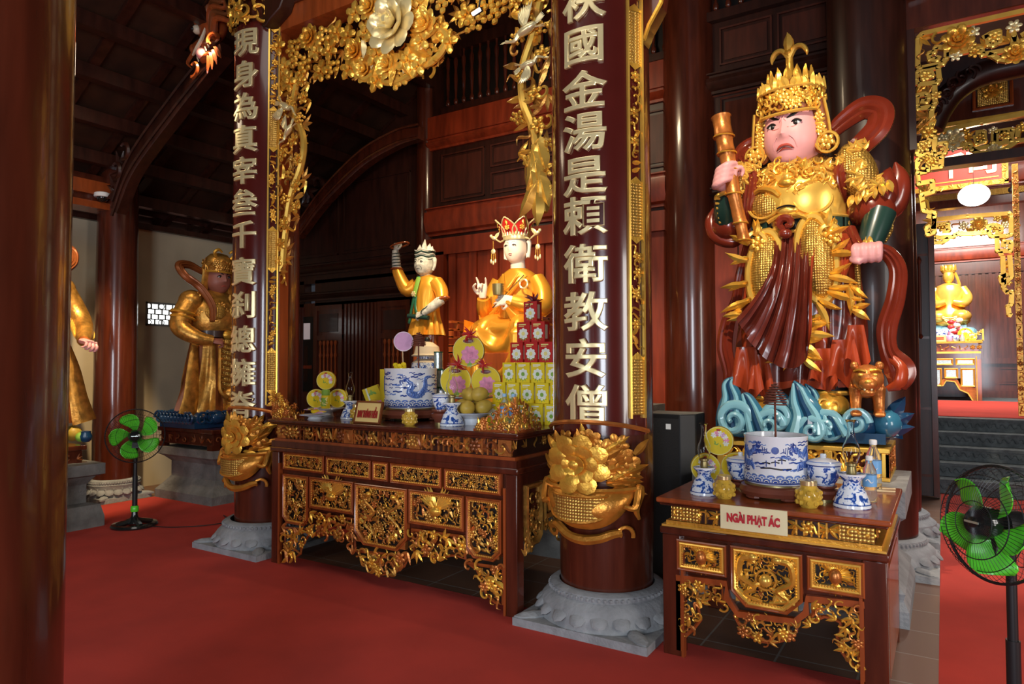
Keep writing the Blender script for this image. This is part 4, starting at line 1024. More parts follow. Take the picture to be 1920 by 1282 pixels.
for (px, py, L, an) in ((1425, 470, .2, 2.4), (1422, 500, .22, 2.9), (1420, 545, .24, 3.0), (1425, 575, .28, 3.3), (1432, 592, .26, 3.7), (1408, 600, .16, 3.0), (1448, 575, .2, 4.2),
                         (1556, 470, .2, .6), (1566, 500, .2, .1), (1560, 540, .24, -.1), (1558, 565, .30, -.5), (1540, 585, .26, -1.0), (1522, 620, .2, -.2), (1520, 640, .24, .1), (1512, 655, .22, -.5), (1500, 672, .26, -2.6), (1515, 680, .2, -.9), (1490, 690, .18, 2.8), (1596, 600, .16, -.4), (1590, 560, .24, -1.3), (1436, 455, .16, 1.2), (1560, 450, .16, 1.6)):
    b.leaf(G(px, py, -.31), L*.8, .027, an, rnd.choice(('gold_bright', 'gold')), th=.9, curl=rnd.choice((-.2, .2)))
    b.leaf(G(px+2, py-6, -.30), L*.65, .024, an+.35, 'gold', th=.9, curl=.2)
for x in (1432, 1556): b.stamp(TC, G(x, 463, -.27), .6, .2, 'gold_bright'); b.stamp(TF, G(x+8, 470, -.3), .6, .12, 'gold')
b.tube([G(1598, 460, -.14), G(1602, 540, -.16), G(1604, 610, -.15)], [(.03, .02)]*3, 'gold_diaper', 8, smooth=10)
b.sides('gilt_dragon_panel', gs)
b = MB()                                             # cuirass
loft(b, [(G(0, 452)[2], 0, 0, .31, .22, 0), (G(0, 430)[2], 0, -.01, .33, .25, 0), (G(0, 395)[2], 0, -.02, .35, .28, 0), (G(0, 360)[2], 0, -.02, .36, .27, 0), (G(0, 325)[2], 0, 0, .34, .21, 0), (G(0, 305)[2], 0, .02, .20, .14, 0), (G(0, 296)[2], 0, .02, .14, .12, 0)], 48, 26, lambda u, v: 'gold_diaper' if v > .60 else 'gold_bright')
for s, px in ((-1, 1452), (1, 1532)):
    c = G(px, 392, -.225); R = rot('z', s*.30)@rot('x', -.12)
    b.ell(c, (.125, .045, .115), 'gold_diaper', R, 20, 10); b.tube([c+R@np.array([.13*cos(t), -.022, .12*sin(t)]) for t in np.linspace(0, 2*pi, 28)], .012, 'gold_bright', 6)
b.ell(G(1492, 412, -.28), (.085, .04, .04), 'gold_bright', None, 12, 8); b.tube([G(1492+16*t, 410-4*(1-t*t), -.325) for t in np.linspace(-1, 1, 9)], .007, 'ink', 5)
b.tube([G(1492+34*t, 432-12*(1-t*t), -.29) for t in np.linspace(-1, 1, 13)], .016, 'gold', 6)
for s in (-1, 1):
    b.tube([G(1492+s*12, 385, -.29), G(1492+s*26, 372, -.28), G(1492+s*50, 366, -.25), G(1492+s*74, 378, -.18)], [.02, .024, .02, .012], 'gold', 7, smooth=16)
b.ell(G(1493, 362, -.28), (.07, .05, .04), 'gold', None, 10, 8); b.ell(G(1493, 352, -.27), (.045, .05, .04), 'gold_bright', None, 10, 8)
for i in range(34):
    a = rnd.uniform(.02, pi-.02); r = rnd.uniform(.12, .36); x, z = r*cos(a)*1.0, .02+.10*sin(a)
    b.stamp(rnd.choice((TC, TL, TL3)), G(1500, 362, -.26+abs(x)*.30)+np.array([x, 0, z]), rnd.random()*6, .10, rnd.choice(('gold', 'gold_bright')))
for s in (-1, 1):
    for i in range(7): b.leaf(G(1498+s*(14+i*9), 348+i*2, -.215+i*.012), .09, .018, pi/2-s*(.2+i*.13), 'gold_bright', th=.8)
for i in range(64):
    x = rnd.uniform(-.30, .30); py = rnd.uniform(318, 378); y_ = -.285*sqrt(max(0, 1-(x/.37)**2))*(.80 if py < 335 else 1)
    b.stamp(rnd.choice((TC, TL3, TS, TL3)), G(1502+x*251, py, y_-.005), rnd.random()*6, .085, rnd.choice(('gold', 'gold_bright')), rot('z', x*2.2))
b.build('cuirass', gs)
b = MB()                                             # belt
def arc(z, rx, ry, n=40, a0=-1.75, a1=1.75): return [(rx*sin(t), -ry*cos(t), z) for t in np.linspace(a0, a1, n)]
z0 = G(0, 438)[2]
b.lathe([(1, -.05), (1.03, -.045), (1.03, .045), (1, .05)], 'black_gloss', 48, None, np.diag((.335, .255, 1))); b.v[-1] += np.array([0, 0, z0])
for dz in (-.052, .052): b.tube(arc(z0+dz, .350, .268), .012, 'gold_bright', 6)
for t, w in ((-1.35, .05), (-.75, .06), (-.33, .035), (.38, .035), (.62, .02), (.85, .06), (1.3, .05)):
    p = np.array([.35*sin(t), -.27*cos(t), z0]); R = rot('z', t); b.box(-w, w, -.006, .006, -.04, .04, 'gold_bright' if abs(t) < .7 else 'teal_dark', R, p); b.ell(p, (.02, .012, .025), 'gold', R, 8, 6)
b.build('belt', gs)
b = MB(); b.tube([G(1486, 448, -.29), G(1478, 438, -.30), G(1484, 428, -.31), G(1496, 430, -.31), G(1498, 440, -.31), G(1490, 443, -.31)], [.024, .03, .03, .03, .026, .02], 'sash', 8, smooth=30); b.ell(G(1488, 455, -.29), (.05, .04, .04), 'sash'); b.build('belt_knot', gs)
b = MB()                                             # shoulder guards
for (px, py, w, h, t) in ((1603, 350, .13, .22, -.32), (1406, 342, .10, .17, .3)):
    c = G(px, py, -.12); R = rot('y', t)
    b.ell(c, (w, .13, h), 'gold_diaper', R, 20, 14)
    for i in range(22):
        a, q = rnd.uniform(-1, 1), rnd.uniform(-.9, .8); b.stamp(TL3, c+R@np.array([a*w*.8, -.13*sqrt(max(.02, 1-a*a*.64-q*q*.7)), q*h]), rnd.random()*6, .085, 'gold_bright')
    for i in range(6): b.leaf(c+R@np.array([-w+.05+i*w*.36, -.08, -h*.74]), .09, .024, -pi/2+.12*(i-2.5), 'gold_bright', th=.8)
b.sides('shoulder_plate', gs)
b = MB()                                             # billowing sleeves
b.ell(G(1620, 415, -.02), (.16, .15, .12), 'sash', None, 18, 12); b.tube([G(1590, 350, 0), G(1606, 390, -.04), G(1630, 420, -.06), G(1640, 440, -.08)], [.10, .12, .13, .10], 'sash', 14, smooth=16)
b.tube([G(1625, 415, .0), G(1652, 400, .02), G(1666, 365, .0), G(1662, 335, -.02)], [(.12, .10), (.12, .09), (.075, .06), (.008, .008)], 'sash', 12, smooth=18, up=(0, 1, 0))
b.tube([G(1630, 418, -.08), G(1646, 392, -.08), G(1650, 360, -.06), G(1654, 345, -.04)], [(.09, .07), (.08, .06), (.05, .04), (.008, .008)], 'sash', 10, smooth=16, up=(0, 1, 0))
b.tube([G(1420, 345, 0), G(1390, 390, -.03), G(1372, 425, -.06)], [.11, .14, .13], 'sash', 14, smooth=12); b.ell(G(1374, 420, -.08), (.14, .15, .13), 'sash', None, 16, 12)
b.tube([G(1350, 385, -.1), G(1342, 410, -.12), G(1352, 440, -.12), G(1385, 452, -.1), G(1405, 435, -.1)], [.03, .05, .055, .05, .02], 'sash', 10, smooth=24)
b.sides('sleeve', gs)
b = MB()                                             # forearms in dark green bracers
b.tube([G(1372, 425, -.10), G(1376, 395, -.22), G(1384, 368, -.30)], [.085, .085, .065], 'teal_dark', 14, smooth=10)
for i in range(6): b.tube([G(1364+2*i*0+14*s_, 418-8*i, -.19-.022*i-.05*(1-s_*s_*.5)) for s_ in np.linspace(.1, 1.2, 6)], .010, 'gold_bright', 5)
b.tube([G(1638, 425, -.09), G(1630, 455, -.13), G(1622, 484, -.17)], [.105, .095, .078], 'teal_dark', 14, smooth=10)
b.tube([G(1652, 430, -.06), G(1652, 455, -.08), G(1643, 478, -.12)], [.02, .025, .02], 'gold_diaper', 6, smooth=8)
for i in range(9): b.leaf(G(1622+9*cos(i*.7), 486, -.17-.07*sin(i*.7)), .06, .02, pi/2, 'gold_bright', th=.6)
b.tube([G(1384, 370, -.30)+.075*np.array([cos(t), .8*sin(t), .25*cos(t)]) for t in np.linspace(0, 2*pi, 20)], .018, 'gold_bright', 6)
b.sides('arm_armour', gs)
b = MB(); hand(b, G(1388, 366, -.30), (.12, -.35, .95), 1, (-.55, -.80, .0), .30, (1.25, 1.3, 1.3, 1.2), 'skin_pink', thumb=1.2)
b.ell(G(1384, 346, -.34), (.085, .07, .085), 'skin_pink', rot('y', .3), 12, 8)
for i in range(4): b.tube([G(1366+i*2, 356-i*9, -.35), G(1375+i*2, 357-i*9, -.43), G(1392+i*2, 350-i*9, -.44), G(1402+i*2, 346-i*9, -.38)], [.026, .030, .028, .022], 'skin_pink', 8, smooth=14)
b.build('hand', gs, remesh=.008)
b = MB(); c = G(1621, 500, -.20); b.ell(c, (.085, .075, .06), 'skin_pink', None, 12, 8)
for i in range(4): b.tube([c+np.array([-.07+i*.045, -.05, .05]), c+np.array([-.075+i*.047, -.11, .02]), c+np.array([-.07+i*.045, -.10, -.05]), c+np.array([-.06+i*.04, -.04, -.055])], [.028, .030, .027, .02], 'skin_pink', 8, smooth=14)
b.tube([c+np.array([-.08, -.02, .0]), c+np.array([-.09, -.09, -.045]), c+np.array([-.04, -.125, -.075])], [.03, .028, .02], 'skin_pink', 8, smooth=10); b.build('hand', gs, remesh=.008)
b = MB()                                             # bamboo staff
P = [G(1378, 222, -.33), G(1384, 262, -.345), G(1390, 296, -.36), G(1396, 330, -.37), G(1402, 375, -.36), G(1412, 430, -.34), G(1418, 462, -.33)]
for i in range(6):
    a, c = P[i], P[i+1]; r = .070-.005*i; b.tube([a+(c-a)*f for f in (0, .08, .5, .92, 1)], [r*1.08, r*.97, r*.92, r*.97, r*1.10], 'gold_red', 16); b.tube([c+np.array([r*1.08*cos(t), r*1.08*sin(t), 0]) for t in np.linspace(0, 6.3, 18)], .006, 'gold', 5)
b.tube([P[0], P[0]+np.array([-.001, 0, .006])], .069, 'gold_pale', 18); b.build('bamboo_staff', gs)
# head
HB = [(0, -.08, .17, .13, .20), (0, .12, .10, .25, .12), (-.17, -.12, .10, .08, .07), (.17, -.12, .10, .08, .07), (.42, .16, .22, .10, -.05), (-.42, .16, .22, .10, -.05), (.40, .34, .3, .09, .05), (-.40, .34, .3, .09, .05), (.5, -.25, .28, .25, .05), (-.5, -.25, .28, .25, .05), (0, -.44, .26, .07, .04), (0, -.74, .24, .14, .08), (0, .36, .10, .10, .03)]
hd = Head(.192, .20, .272, HB, jaw=.12, cheek=.06)
HT = rot('z', -.16)@rot('x', .10); HC = G(1496, 261, -.10)
b = MB(); hd.skin(b, 'skin_pink'); b.tube([(0, .03, -.33), (0, .03, -.12)], [.13, .115], 'skin_pink', 18)
b.ell((-.178, .02, .0), (.03, .04, .06), 'skin_pink'); b.ell((.178, .02, .0), (.03, .04, .06), 'skin_pink'); b.xf(HT, HC); fc = b.build('face', gs)
b = MB()
for s in (-1, 1):
    hd.stroke(b, [(s*.14, .31, .014), (s*.34, .37, .040), (s*.58, .47, .048), (s*.82, .52, .012)], 'ink', .0015, th=.35)
    hd.eye(b, s*.42, .16, .20, .075, 'ink', tilt=s*.16)
    hd.stroke(b, [(s*.15, .07, .010), (s*.42, .075, .010), (s*.66, .17, .012)], 'lip', .001, th=.4)
    hd.stroke(b, [(s*.05, .40, .008), (s*.07, .30, .014), (s*.12, .24, .008)], 'skin_pink', .006, th=.8)
    hd.stroke(b, [(s*.22, -.16, .008), (s*.36, -.28, .016), (s*.42, -.48, .010)], 'skin_pink', .004, th=.8)
hd.stroke(b, [(-.32, -.50, .012), (-.18, -.40, .030), (0, -.37, .034), (.18, -.40, .030), (.32, -.50, .012)], 'lip', .003, n=16)
hd.stroke(b, [(-.24, -.52, .010), (0, -.46, .030), (.24, -.52, .010)], 'lip', .004, n=14); hd.stroke(b, [(-.30, -.50, .006), (0, -.43, .008), (.30, -.50, .006)], 'ink', .010, n=14)
b.xf(HT, HC); painted(b, fc, HC[0])
b = MB()                                             # helmet with flame band and trident finial
b.lathe([(.205, .09), (.215, .16), (.20, .25), (.14, .33), (.06, .37), (0, .38)], 'bronze_red', 32, None, np.diag((1, 1.05, 1)))
for row, (z, r, L) in enumerate(((.12, .218, .07), (.17, .222, .07), (.215, .215, .07))):
    for i in range(26):
        a = 2*pi*i/26+row*.12; b.stamp(rnd.choice((TC, TF, TL3)), (r*sin(a), -r*1.05*cos(a), z), rnd.random()*6, .085, rnd.choice(('gold', 'gold_bright')), rot('z', a))
for r, z in ((.222, .085), (.225, .245)): b.tube([(r*sin(t), -r*1.05*cos(t), z-.02*cos(t)*(z < .1)) for t in np.linspace(0, 2*pi, 40)], .013, 'gold_bright', 6)
for i in range(30):
    a = 2*pi*i/30; b.leaf((.222*sin(a), -.23*cos(a), .24), .075+.02*(i % 2), .028, pi/2+.25*sin(i*2.1), 'gold_bright', rot('z', a), th=.7, curl=.15)
for i in range(14):
    a = 2*pi*i/14+.2; b.leaf((.15*sin(a), -.15*cos(a), .29), .13, .03, pi/2, 'gold', rot('z', a), th=.7)
b.lathe([(.07, .34), (.045, .38), (.028, .44), (.026, .52), (.04, .55), (.03, .57)], 'gold', 14)
b.leaf((0, -.01, .56), .14, .035, pi/2, 'gold_bright', th=.9); b.leaf((0, .02, .56), .14, .035, pi/2, 'gold', th=-.9)
for s in (-1, 1): b.tube([(0, 0, .51), (s*.045, 0, .575), (s*.095, 0, .575), (s*.125, 0, .535), (s*.128, 0, .50)], [(.028, .02), (.03, .02), (.032, .02), (.024, .015), (.004, .004)], 'gold_bright', 8, smooth=20)
for s in (-1, 1):                                   # cheek flaps
    P = [(s*.195, -.06, .14), (s*.215, -.05, 0), (s*.225, -.05, -.10), (s*.235, -.05, -.17), (s*.26, -.06, -.215)]
    b.tube(P, [(.06, .03), (.062, .03), (.062, .03), (.078, .03), (.06, .02)], 'bronze_red', 10, smooth=18, up=(0, 1, 0))
    for t in np.linspace(.03, .97, 15):
        p = catmull(P, 20)[int(t*19)]; b.stamp(rnd.choice((TC, TF, TL)), p+np.array([0, -.03, 0]), rnd.random()*6, .075, 'gold_bright')
    for k in (-1, 1): b.tube([np.array(q)+np.array([k*.058, -.02, 0]) for q in P], .010, 'gold_bright', 5, smooth=16)
    b.stamp(TF, (s*.265, -.10, -.175), .3, .11, 'gold_bright'); b.tube([(s*.265+.07*cos(t), -.085, -.175+.07*sin(t)) for t in np.linspace(0, 6.3, 18)], .012, 'gold_bright', 5)
b.xf(HT, HC+np.array([0, 0, .055])); b.build('helmet', gs)
b = MB()                                             # flying sash and long ribbons
sash(b, [G(1545, 262, .10), G(1578, 236, .10), G(1612, 220, .08), G(1638, 232, .06), G(1636, 262, .03), G(1612, 292, -.02), G(1590, 322, -.14), G(1580, 356, -.20), G(1584, 400, -.12)], [.05, .07, .085, .09, .085, .08, .07, .055, .010], .03, 'sash', up=(0, 1, 0))
sash(b, [G(1450, 262, .10), G(1420, 252, .08), G(1398, 262, .06), G(1394, 285, .0), G(1412, 310, -.12), G(1424, 345, -.20), G(1418, 395, -.20), G(1412, 430, -.10)], [.05, .06, .065, .065, .06, .055, .045, .010], .03, 'sash', up=(0, 1, 0))
sash(b, [G(1588, 452, -.12), G(1598, 480, -.20), G(1618, 505, -.24), G(1645, 500, -.22), G(1664, 530, -.20), G(1660, 580, -.20), G(1646, 630, -.18), G(1648, 670, -.18), G(1664, 705, -.18), G(1660, 735, -.20)], [.05, .055, .05, .05, .055, .06, .065, .06, .10, .05], .03, 'sash', up=(0, 1, 0))
b.tube([G(1650, 680, -.18), G(1668, 700, -.2), G(1664, 725, -.22), G(1645, 735, -.22)], [(.03, .04), (.06, .035), (.06, .035), (.02, .02)], 'robe_red', 12, smooth=14)
sash(b, [G(1415, 465, -.18), G(1402, 520, -.2), G(1392, 570, -.18), G(1374, 615, -.16), G(1368, 660, -.16), G(1376, 710, -.15), G(1368, 752, -.15)], [.03, .035, .04, .055, .06, .05, .03], .025, 'sash', up=(0, 1, 0))
sash(b, [G(1562, 455, -.26), G(1578, 470, -.27), G(1586, 500, -.26), G(1582, 540, -.28)], [.04, .05, .045, .02], .025, 'robe_red', up=(0, 1, 0))
b.build('flying_sash', gs)
b = MB()                                             # boots
for px, py in ((1428, 782), (1556, 770)):
    b.tube([G(px-4, 690, -.05), G(px-2, 735, -.06), G(px, py-8, -.08)], [.11, .10, .105], 'black', 14)
    b.ell(G(px, py, -.16), (.12, .19, .11), 'gold', None, 18, 12); b.ell(G(px, py+18, -.27), (.095, .09, .07), 'black_gloss', None, 14, 10)
    for s in (-1, 1): b.stamp(TC, G(px+s*9, py-8, -.31), 1+s, .09, 'gold_bright')
    b.tube([G(px, py-26, -.10)+np.array([.115*cos(t), .115*sin(t), 0]) for t in np.linspace(0, 6.3, 20)], .018, 'gold_bright', 6)
b.sides('boot', gs)
b = MB()                                             # blue cloud base with flame-like crests and spirals
for i in range(16):
    b.ell(G(1372+i*18, 800+rnd.uniform(-6, 6), rnd.uniform(-.24, .12)), (.10, .13, .10), rnd.choice(('cloud', 'cloud_deep', 'cloud')), None, 12, 8)
b.box(-.55, .56, -.31, .30, 0.02, .09, 'cloud_deep')
def crest(P, w, y, m='cloud'):
    Q = [G(x, z, y) for x, z in P]; k = len(Q); W = [(w*(1-i/(k-1))**.8+.006, w*.62*(1-i/(k-1))**.8+.006) for i in range(k)]
    b.tube(Q, W, m, 12, smooth=26, up=(0, 1, 0))
    for s, mm in ((-.45, 'cloud_light'), (.1, 'cloud_deep'), (.55, 'cloud_light')):
        C = catmull(Q, 26); Wc = catmull([(a, c) for a, c in W], 26)
        b.tube([C[i]+np.array([s*Wc[i][0], -Wc[i][1]*.82, 0]) for i in range(24)], [Wc[i][0]*.20+.003 for i in range(24)], mm, 6)
crest([(1392, 815), (1388, 785), (1390, 755), (1384, 730), (1392, 716)], .13, -.31); crest([(1440, 815), (1432, 790), (1426, 770), (1418, 752), (1412, 746)], .10, -.34)
crest([(1520, 815), (1522, 785), (1512, 760), (1506, 738), (1500, 722)], .15, -.31); crest([(1490, 800), (1484, 775), (1474, 755), (1462, 732)], .10, -.22); crest([(1528, 800), (1532, 775), (1528, 745), (1516, 728)], .07, -.24, 'cloud')
crest([(1570, 815), (1562, 795), (1556, 782), (1550, 778)], .10, -.32); crest([(1640, 815), (1645, 795), (1640, 780), (1632, 770)], .10, -.10, 'cloud_deep')
def spiral(px, py, r, sg, y):
    c = G(px, py, y); t = np.linspace(0, 1, 40); A = t*2*pi*1.6; rr_ = r*(1-.86*t)
    b.tube([c+np.array([sg*rr_[i]*cos(A[i]), -.05*t[i], rr_[i]*sin(A[i])*1.05]) for i in range(40)], [(.30*r*(1-.55*x), .22*r) for x in t], 'cloud_light', 8, up=(0, 1, 0)); b.ell(c+np.array([0, .05, 0]), (r*1.02, .07, r*1.05), 'cloud', None, 14, 8)
spiral(1398, 795, .125, 1, -.37); spiral(1458, 802, .10, 1, -.36); spiral(1472, 790, .10, -1, -.33); spiral(1532, 808, .09, -1, -.38); spiral(1598, 792, .085, 1, -.32); spiral(1555, 802, .11, -1, -.33)
for (px, py, L, a) in ((1640, 800, .2, .5), (1644, 790, .2, 1.0), (1630, 810, .22, .2), (1610, 806, .2, 2.2)): b.leaf(G(px, py, -.16), L, .05, a, 'cloud_deep', th=.9)
b.build('blue_cloud_base', gs)
# small gilt tiger on the clouds
tg = thing('tiger_figurine', 'golden tiger figurine standing on the blue clouds beside the armoured statue', 'figurine', tuple(np.array([GX, GY, GZ])+G(1612, 782, -.16)), .12)
b = MB(); b.tube([(0, -.10, .22), (0, .05, .225), (0, .22, .21), (0, .33, .20)], [(.105, .10), (.105, .11), (.09, .10), (.085, .09)], 'gold_red', 16, smooth=16)
for s in (-1, 1):
    b.tube([(s*.065, -.12, .20), (s*.07, -.12, .11), (s*.07, -.14, .03)], [.052, .038, .034], 'gold_red', 10, smooth=10); b.ell((s*.07, -.17, .022), (.042, .055, .026), 'gold_red', None, 10, 6)
    b.tube([(s*.07, .30, .19), (s*.085, .27, .12), (s*.08, .34, .07), (s*.08, .31, .02)], [.06, .045, .032, .03], 'gold_red', 10, smooth=12); b.ell((s*.08, .28, .02), (.036, .05, .024), 'gold_red', None, 10, 6)
    for k in range(3): b.ell((s*.07+(k-1)*.024, -.218, .018), (.012, .014, .016), 'gold_bright', None, 6, 5)
b.tube([(0, .38, .22), (.05, .44, .26), (.10, .42, .34)], [.025, .02, .014], 'gold_red', 8, smooth=12); b.build('body', tg, remesh=.008)
b = MB(); b.ell((0, -.20, .26), (.10, .09, .095), 'gold_red', None, 16, 12); b.ell((0, -.275, .225), (.058, .05, .045), 'gold_red', None, 12, 8); b.ell((0, -.26, .17), (.05, .045, .03), 'gold_red', None, 12, 8)
b.ell((0, -.32, .24), (.022, .015, .014), 'gold_bright')
for s in (-1, 1):
    b.ell((s*.075, -.17, .345), (.028, .018, .03), 'gold_red'); b.ell((s*.042, -.275, .285), (.018, .014, .012), 'gold_bright'); b.tube([(s*.012, -.285, .31), (s*.05, -.275, .318), (s*.08, -.24, .31)], .008, 'gold', 5, smooth=8)
    for k in (-.02, .02): b.ell((s*.02, -.30, .20+k*.5), (.007, .006, .012), 'gold_pale')
b.box(-.03, .03, -.30, -.29, .188, .196, 'ink'); b.build('head', tg)
# ---- seated robed master in a lotus crown, on a platform behind the long altar
plinth('stone platform behind the long altar, under the seated robed statue', -5.15, -2.45, 5.05, 6.75, [(.04, 0), (.04, .2), (-.02, .3), (-.02, .95), (.03, 1.05), (.03, 1.2)], 'stone_dark')
TX, TY, TZ = -3.70, 5.95, 1.20
ts = thing('seated_monk_statue', 'seated monk statue in golden robes and red lotus crown, one hand raised', 'statue', (TX, TY, TZ))
zt = lambda py: (700-py)/187+.31
b = MB()
loft(b, [(.78, 0, .02, .30, .24, .02), (.92, 0, .02, .26, .20, .02), (1.08, 0, .03, .255, .18, .012), (1.24, 0, .04, .25, .165, .01), (1.33, 0, .04, .19, .13, .004), (1.39, 0, .04, .10, .09, 0)], 64, 22, 'gold_robe')
for s in (-1, 1): b.tube([(s*.13, .04, .80), (s*.17, -.14, .80), (s*.20, -.29, .76), (s*.20, -.34, .66)], [.15, .13, .10, .07], 'gold_robe', 18, smooth=14)
def lap(u, v):
    x = (2*u-1)*(.40+.04*v); c = min(1, abs(x)/.21)                 # two knees with hanging swags between them
    mid = max(0, 1-(x/.20)**2); side = max(0, (abs(x)-.22)/.2)
    y = -.44+.42*max(0, 1-v/.26)**1.5+.10*mid*(1-.5*v)+.10*side*side
    sw = .032*sin(2*pi*(4.2*(v+.05)-1.1*mid**.8*(.6+.4*v)))*mid**.5*min(1, v*5) + .012*sin(abs(x)*62)*v*(1-mid)
    return (x, y-sw, .99-.95*v-.05*c*c*(1-v)*(abs(x) > .21))
b.grid(lap, 70, 46, 'gold_robe')
for s in (-1, 1): b.grid(lambda u, v: (s*(.40+.03*sin(v*9)*u+.04*v), -.36+.46*u, .86-.80*v-.06*u), 14, 14, 'gold_robe')
b.build('robe', ts)
b = MB()                                             # right sleeve, raised forearm
b.tube([(-.22, .04, 1.27), (-.30, -.0, 1.10), (-.32, -.06, .95), (-.29, -.16, .99), (-.26, -.22, 1.08)], [.095, .10, .095, .08, .065], 'gold_robe', 16, smooth=20)
b.grid(lambda u, v: (-.31-.03*sin(v*8), -.02-.20*u, 1.0-.28*v*sin(pi*(.15+.85*u))+.04*u), 10, 12, 'gold_robe'); b.build('sleeve', ts)
b = MB()                                             # left sleeve, forearm across the body
b.tube([(.22, .04, 1.27), (.32, 0, 1.12), (.34, -.06, .98), (.24, -.20, .99), (.12, -.28, 1.03)], [.085, .092, .095, .085, .065], 'gold_robe', 16, smooth=20)
for k in range(0): b.tube([(.10+.06*k, -.33+.03*k, 1.06), (.16+.06*k, -.34, .94), (.24+.04*k, -.28, .86), (.34, -.15, .84)], .014, 'gold_robe', 6, smooth=14)
b.grid(lambda u, v: (.10+.25*u, -.34+.26*u-.02*sin(v*8), 1.03-.30*v*sin(pi*(.1+.8*u))), 14, 14, 'gold_robe'); b.build('sleeve', ts)
b = MB()                                             # shawl folds and shoulder ring
for k in range(2): b.tube([(.20-.02*k, -.12, 1.29-.01*k), (.10-.03*k, -.165, 1.18-.01*k), (-.02-.04*k, -.19, 1.04), (-.20+.02*k, -.19, .92-.03*k)], .012, 'gold_robe', 6, smooth=18)
b.tube([(.17, -.125, 1.30), (.02, -.175, 1.14), (-.16, -.20, .98)], .006, 'ink', 5, smooth=12); b.tube([(-.10, -.10, 1.33), (-.03, -.17, 1.17), (.03, -.175, 1.13)], .009, 'gold_robe', 5, smooth=10)
b.tube([(.10, -.12, 1.33), (.02, -.165, 1.20), (-.04, -.18, 1.14)], .009, 'gold_robe', 5, smooth=10)
b.tube([(.19+.045*cos(t), -.165, 1.205+.045*sin(t)) for t in np.linspace(0, 6.3, 18)], .010, 'gold_pale', 6); b.build('shawl', ts)
b = MB(); hand(b, (-.26, -.23, 1.10), (.05, -.12, 1), -1, (0, 1, .1), .20, (.15, 1.3, 1.2, .15), 'skin_white', thumb=1.5); b.build('hand', ts, remesh=.006)
b = MB(); hand(b, (.13, -.29, 1.04), (-1, -.18, .0), 1, (0, -.9, .35), .20, (.25, .2, .25, .3), 'skin_white', thumb=1); b.build('hand', ts, remesh=.006)
b = MB(); b.lathe([(0, 0), (.05, .005), (.058, .05), (.06, .115), (.053, .115), (.05, .04), (0, .03)], 'brass', 20, (.0, -.335, 1.085)); b.build('alms_cup', ts)
hd = Head(.112, .125, .165, [(0, -.06, .11, .16, .16), (0, .12, .07, .3, .08), (.40, .14, .2, .09, -.03), (-.40, .14, .2, .09, -.03), (0, -.42, .18, .06, .05), (0, -.72, .2, .12, .05)], jaw=.2, cheek=.05)
HTt = rot('x', .06); HCt = np.array([0, .0, 1.60])
b = MB(); hd.skin(b, 'skin_white', 32, 28); b.tube([(0, .03, -.29), (0, .02, -.10)], [.085, .072], 'skin_white', 16)
for s in (-1, 1): b.tube([(s*.120, .03, .05), (s*.142, .03, .06), (s*.145, .02, -.02), (s*.135, .01, -.10), (s*.122, .01, -.06)], [.016, .022, .018, .02, .01], 'skin_white', 8, smooth=16)
b.xf(HTt, HCt); fc = b.build('face', ts)
b = MB()
for s in (-1, 1):
    hd.stroke(b, [(s*.12, .27, .010), (s*.40, .36, .014), (s*.70, .27, .006)], 'ink', .001, th=.3); hd.eye(b, s*.40, .12, .19, .045, 'ink')
hd.stroke(b, [(-.20, -.40, .01), (0, -.37, .026), (.20, -.40, .01)], 'lip', .003); hd.stroke(b, [(-.14, -.46, .012), (0, -.47, .028), (.14, -.46, .012)], 'lip', .003); b.xf(HTt, HCt); painted(b, fc)
b = MB()                                             # lotus crown
b.lathe([(.125, .08), (.132, .10), (.128, .145), (.12, .15)], 'gold_pale', 28); b.lathe([(.12, .10), (.12, .15), (0, .16)], 'ribbon_red', 24)
for i in range(5):
    a = (i-2)*1.0; R = rot('z', a)
    def pet(u, v, R=R):
        w = .088*sin(pi*min(1, v*.75+.25))**.8 if v < 1 else .0; x = (2*u-1)*w; return R@np.array([x, -.125-.05*v-.03*v*v-.0+.35*x*x/.088, .12+.18*v])
    b.grid(pet, 8, 10, 'red_box'); b.tube([pet(0, v) for v in np.linspace(0, .98, 10)]+[pet(1, v) for v in np.linspace(.98, 0, 10)], .008, 'gold_pale', 5)
    b.stamp(TF, pet(.5, .45)+R@np.array([0, -.006, 0]), .5, .06, 'gold_bright', R); b.stamp(TL, pet(.5, .7)+R@np.array([0, -.006, 0]), pi/2, .06, 'gold_bright', R)
for i in range(12):
    a = -1.3+2.6*i/11; b.leaf((.13*sin(a), -.135*cos(a), .12), .05, .012, pi/2, 'gold_pale', rot('z', a), th=.6)
b.xf(HTt, HCt); b.build('lotus_crown', ts)
for s in (-1, 1):                                   # bird hooks and hanging tassels
    b = MB(); p = HCt+np.array([s*.12, -.02, .10])
    b.tube([p, p+[s*.06, 0, -.02], p+[s*.11, 0, .01]], .009, 'gold_pale', 6); b.ell(p+[s*.14, 0, .03], (.04, .022, .022), 'gold_pale', rot('y', -s*.4)); b.ell(p+[s*.175, 0, .055], .018, 'gold_pale'); b.leaf(p+[s*.13, 0, .03], .08, .02, pi/2+s*.8, 'gold_pale')
    e = p+np.array([s*.15, 0, 0]); b.tube([e, e-[0, 0, .08]], .004, 'gold', 4); b.ell(e-[0, 0, .11], (.028, .012, .03), 'gold_pale')
    for k in (-.022, 0, .022): b.tube([e+[k, 0, -.13], e+[k*1.2, 0, -.22]], .004, 'gold', 4); b.ell(e+[k*1.2, 0, -.23-abs(k)*-.8], (.012, .01, .024), 'gold_pale')
    b.build('hanging_tassel', ts)
th = thing('carved_throne', 'orange red fretwork throne behind the seated monk statue', 'throne', (TX, TY, TZ))
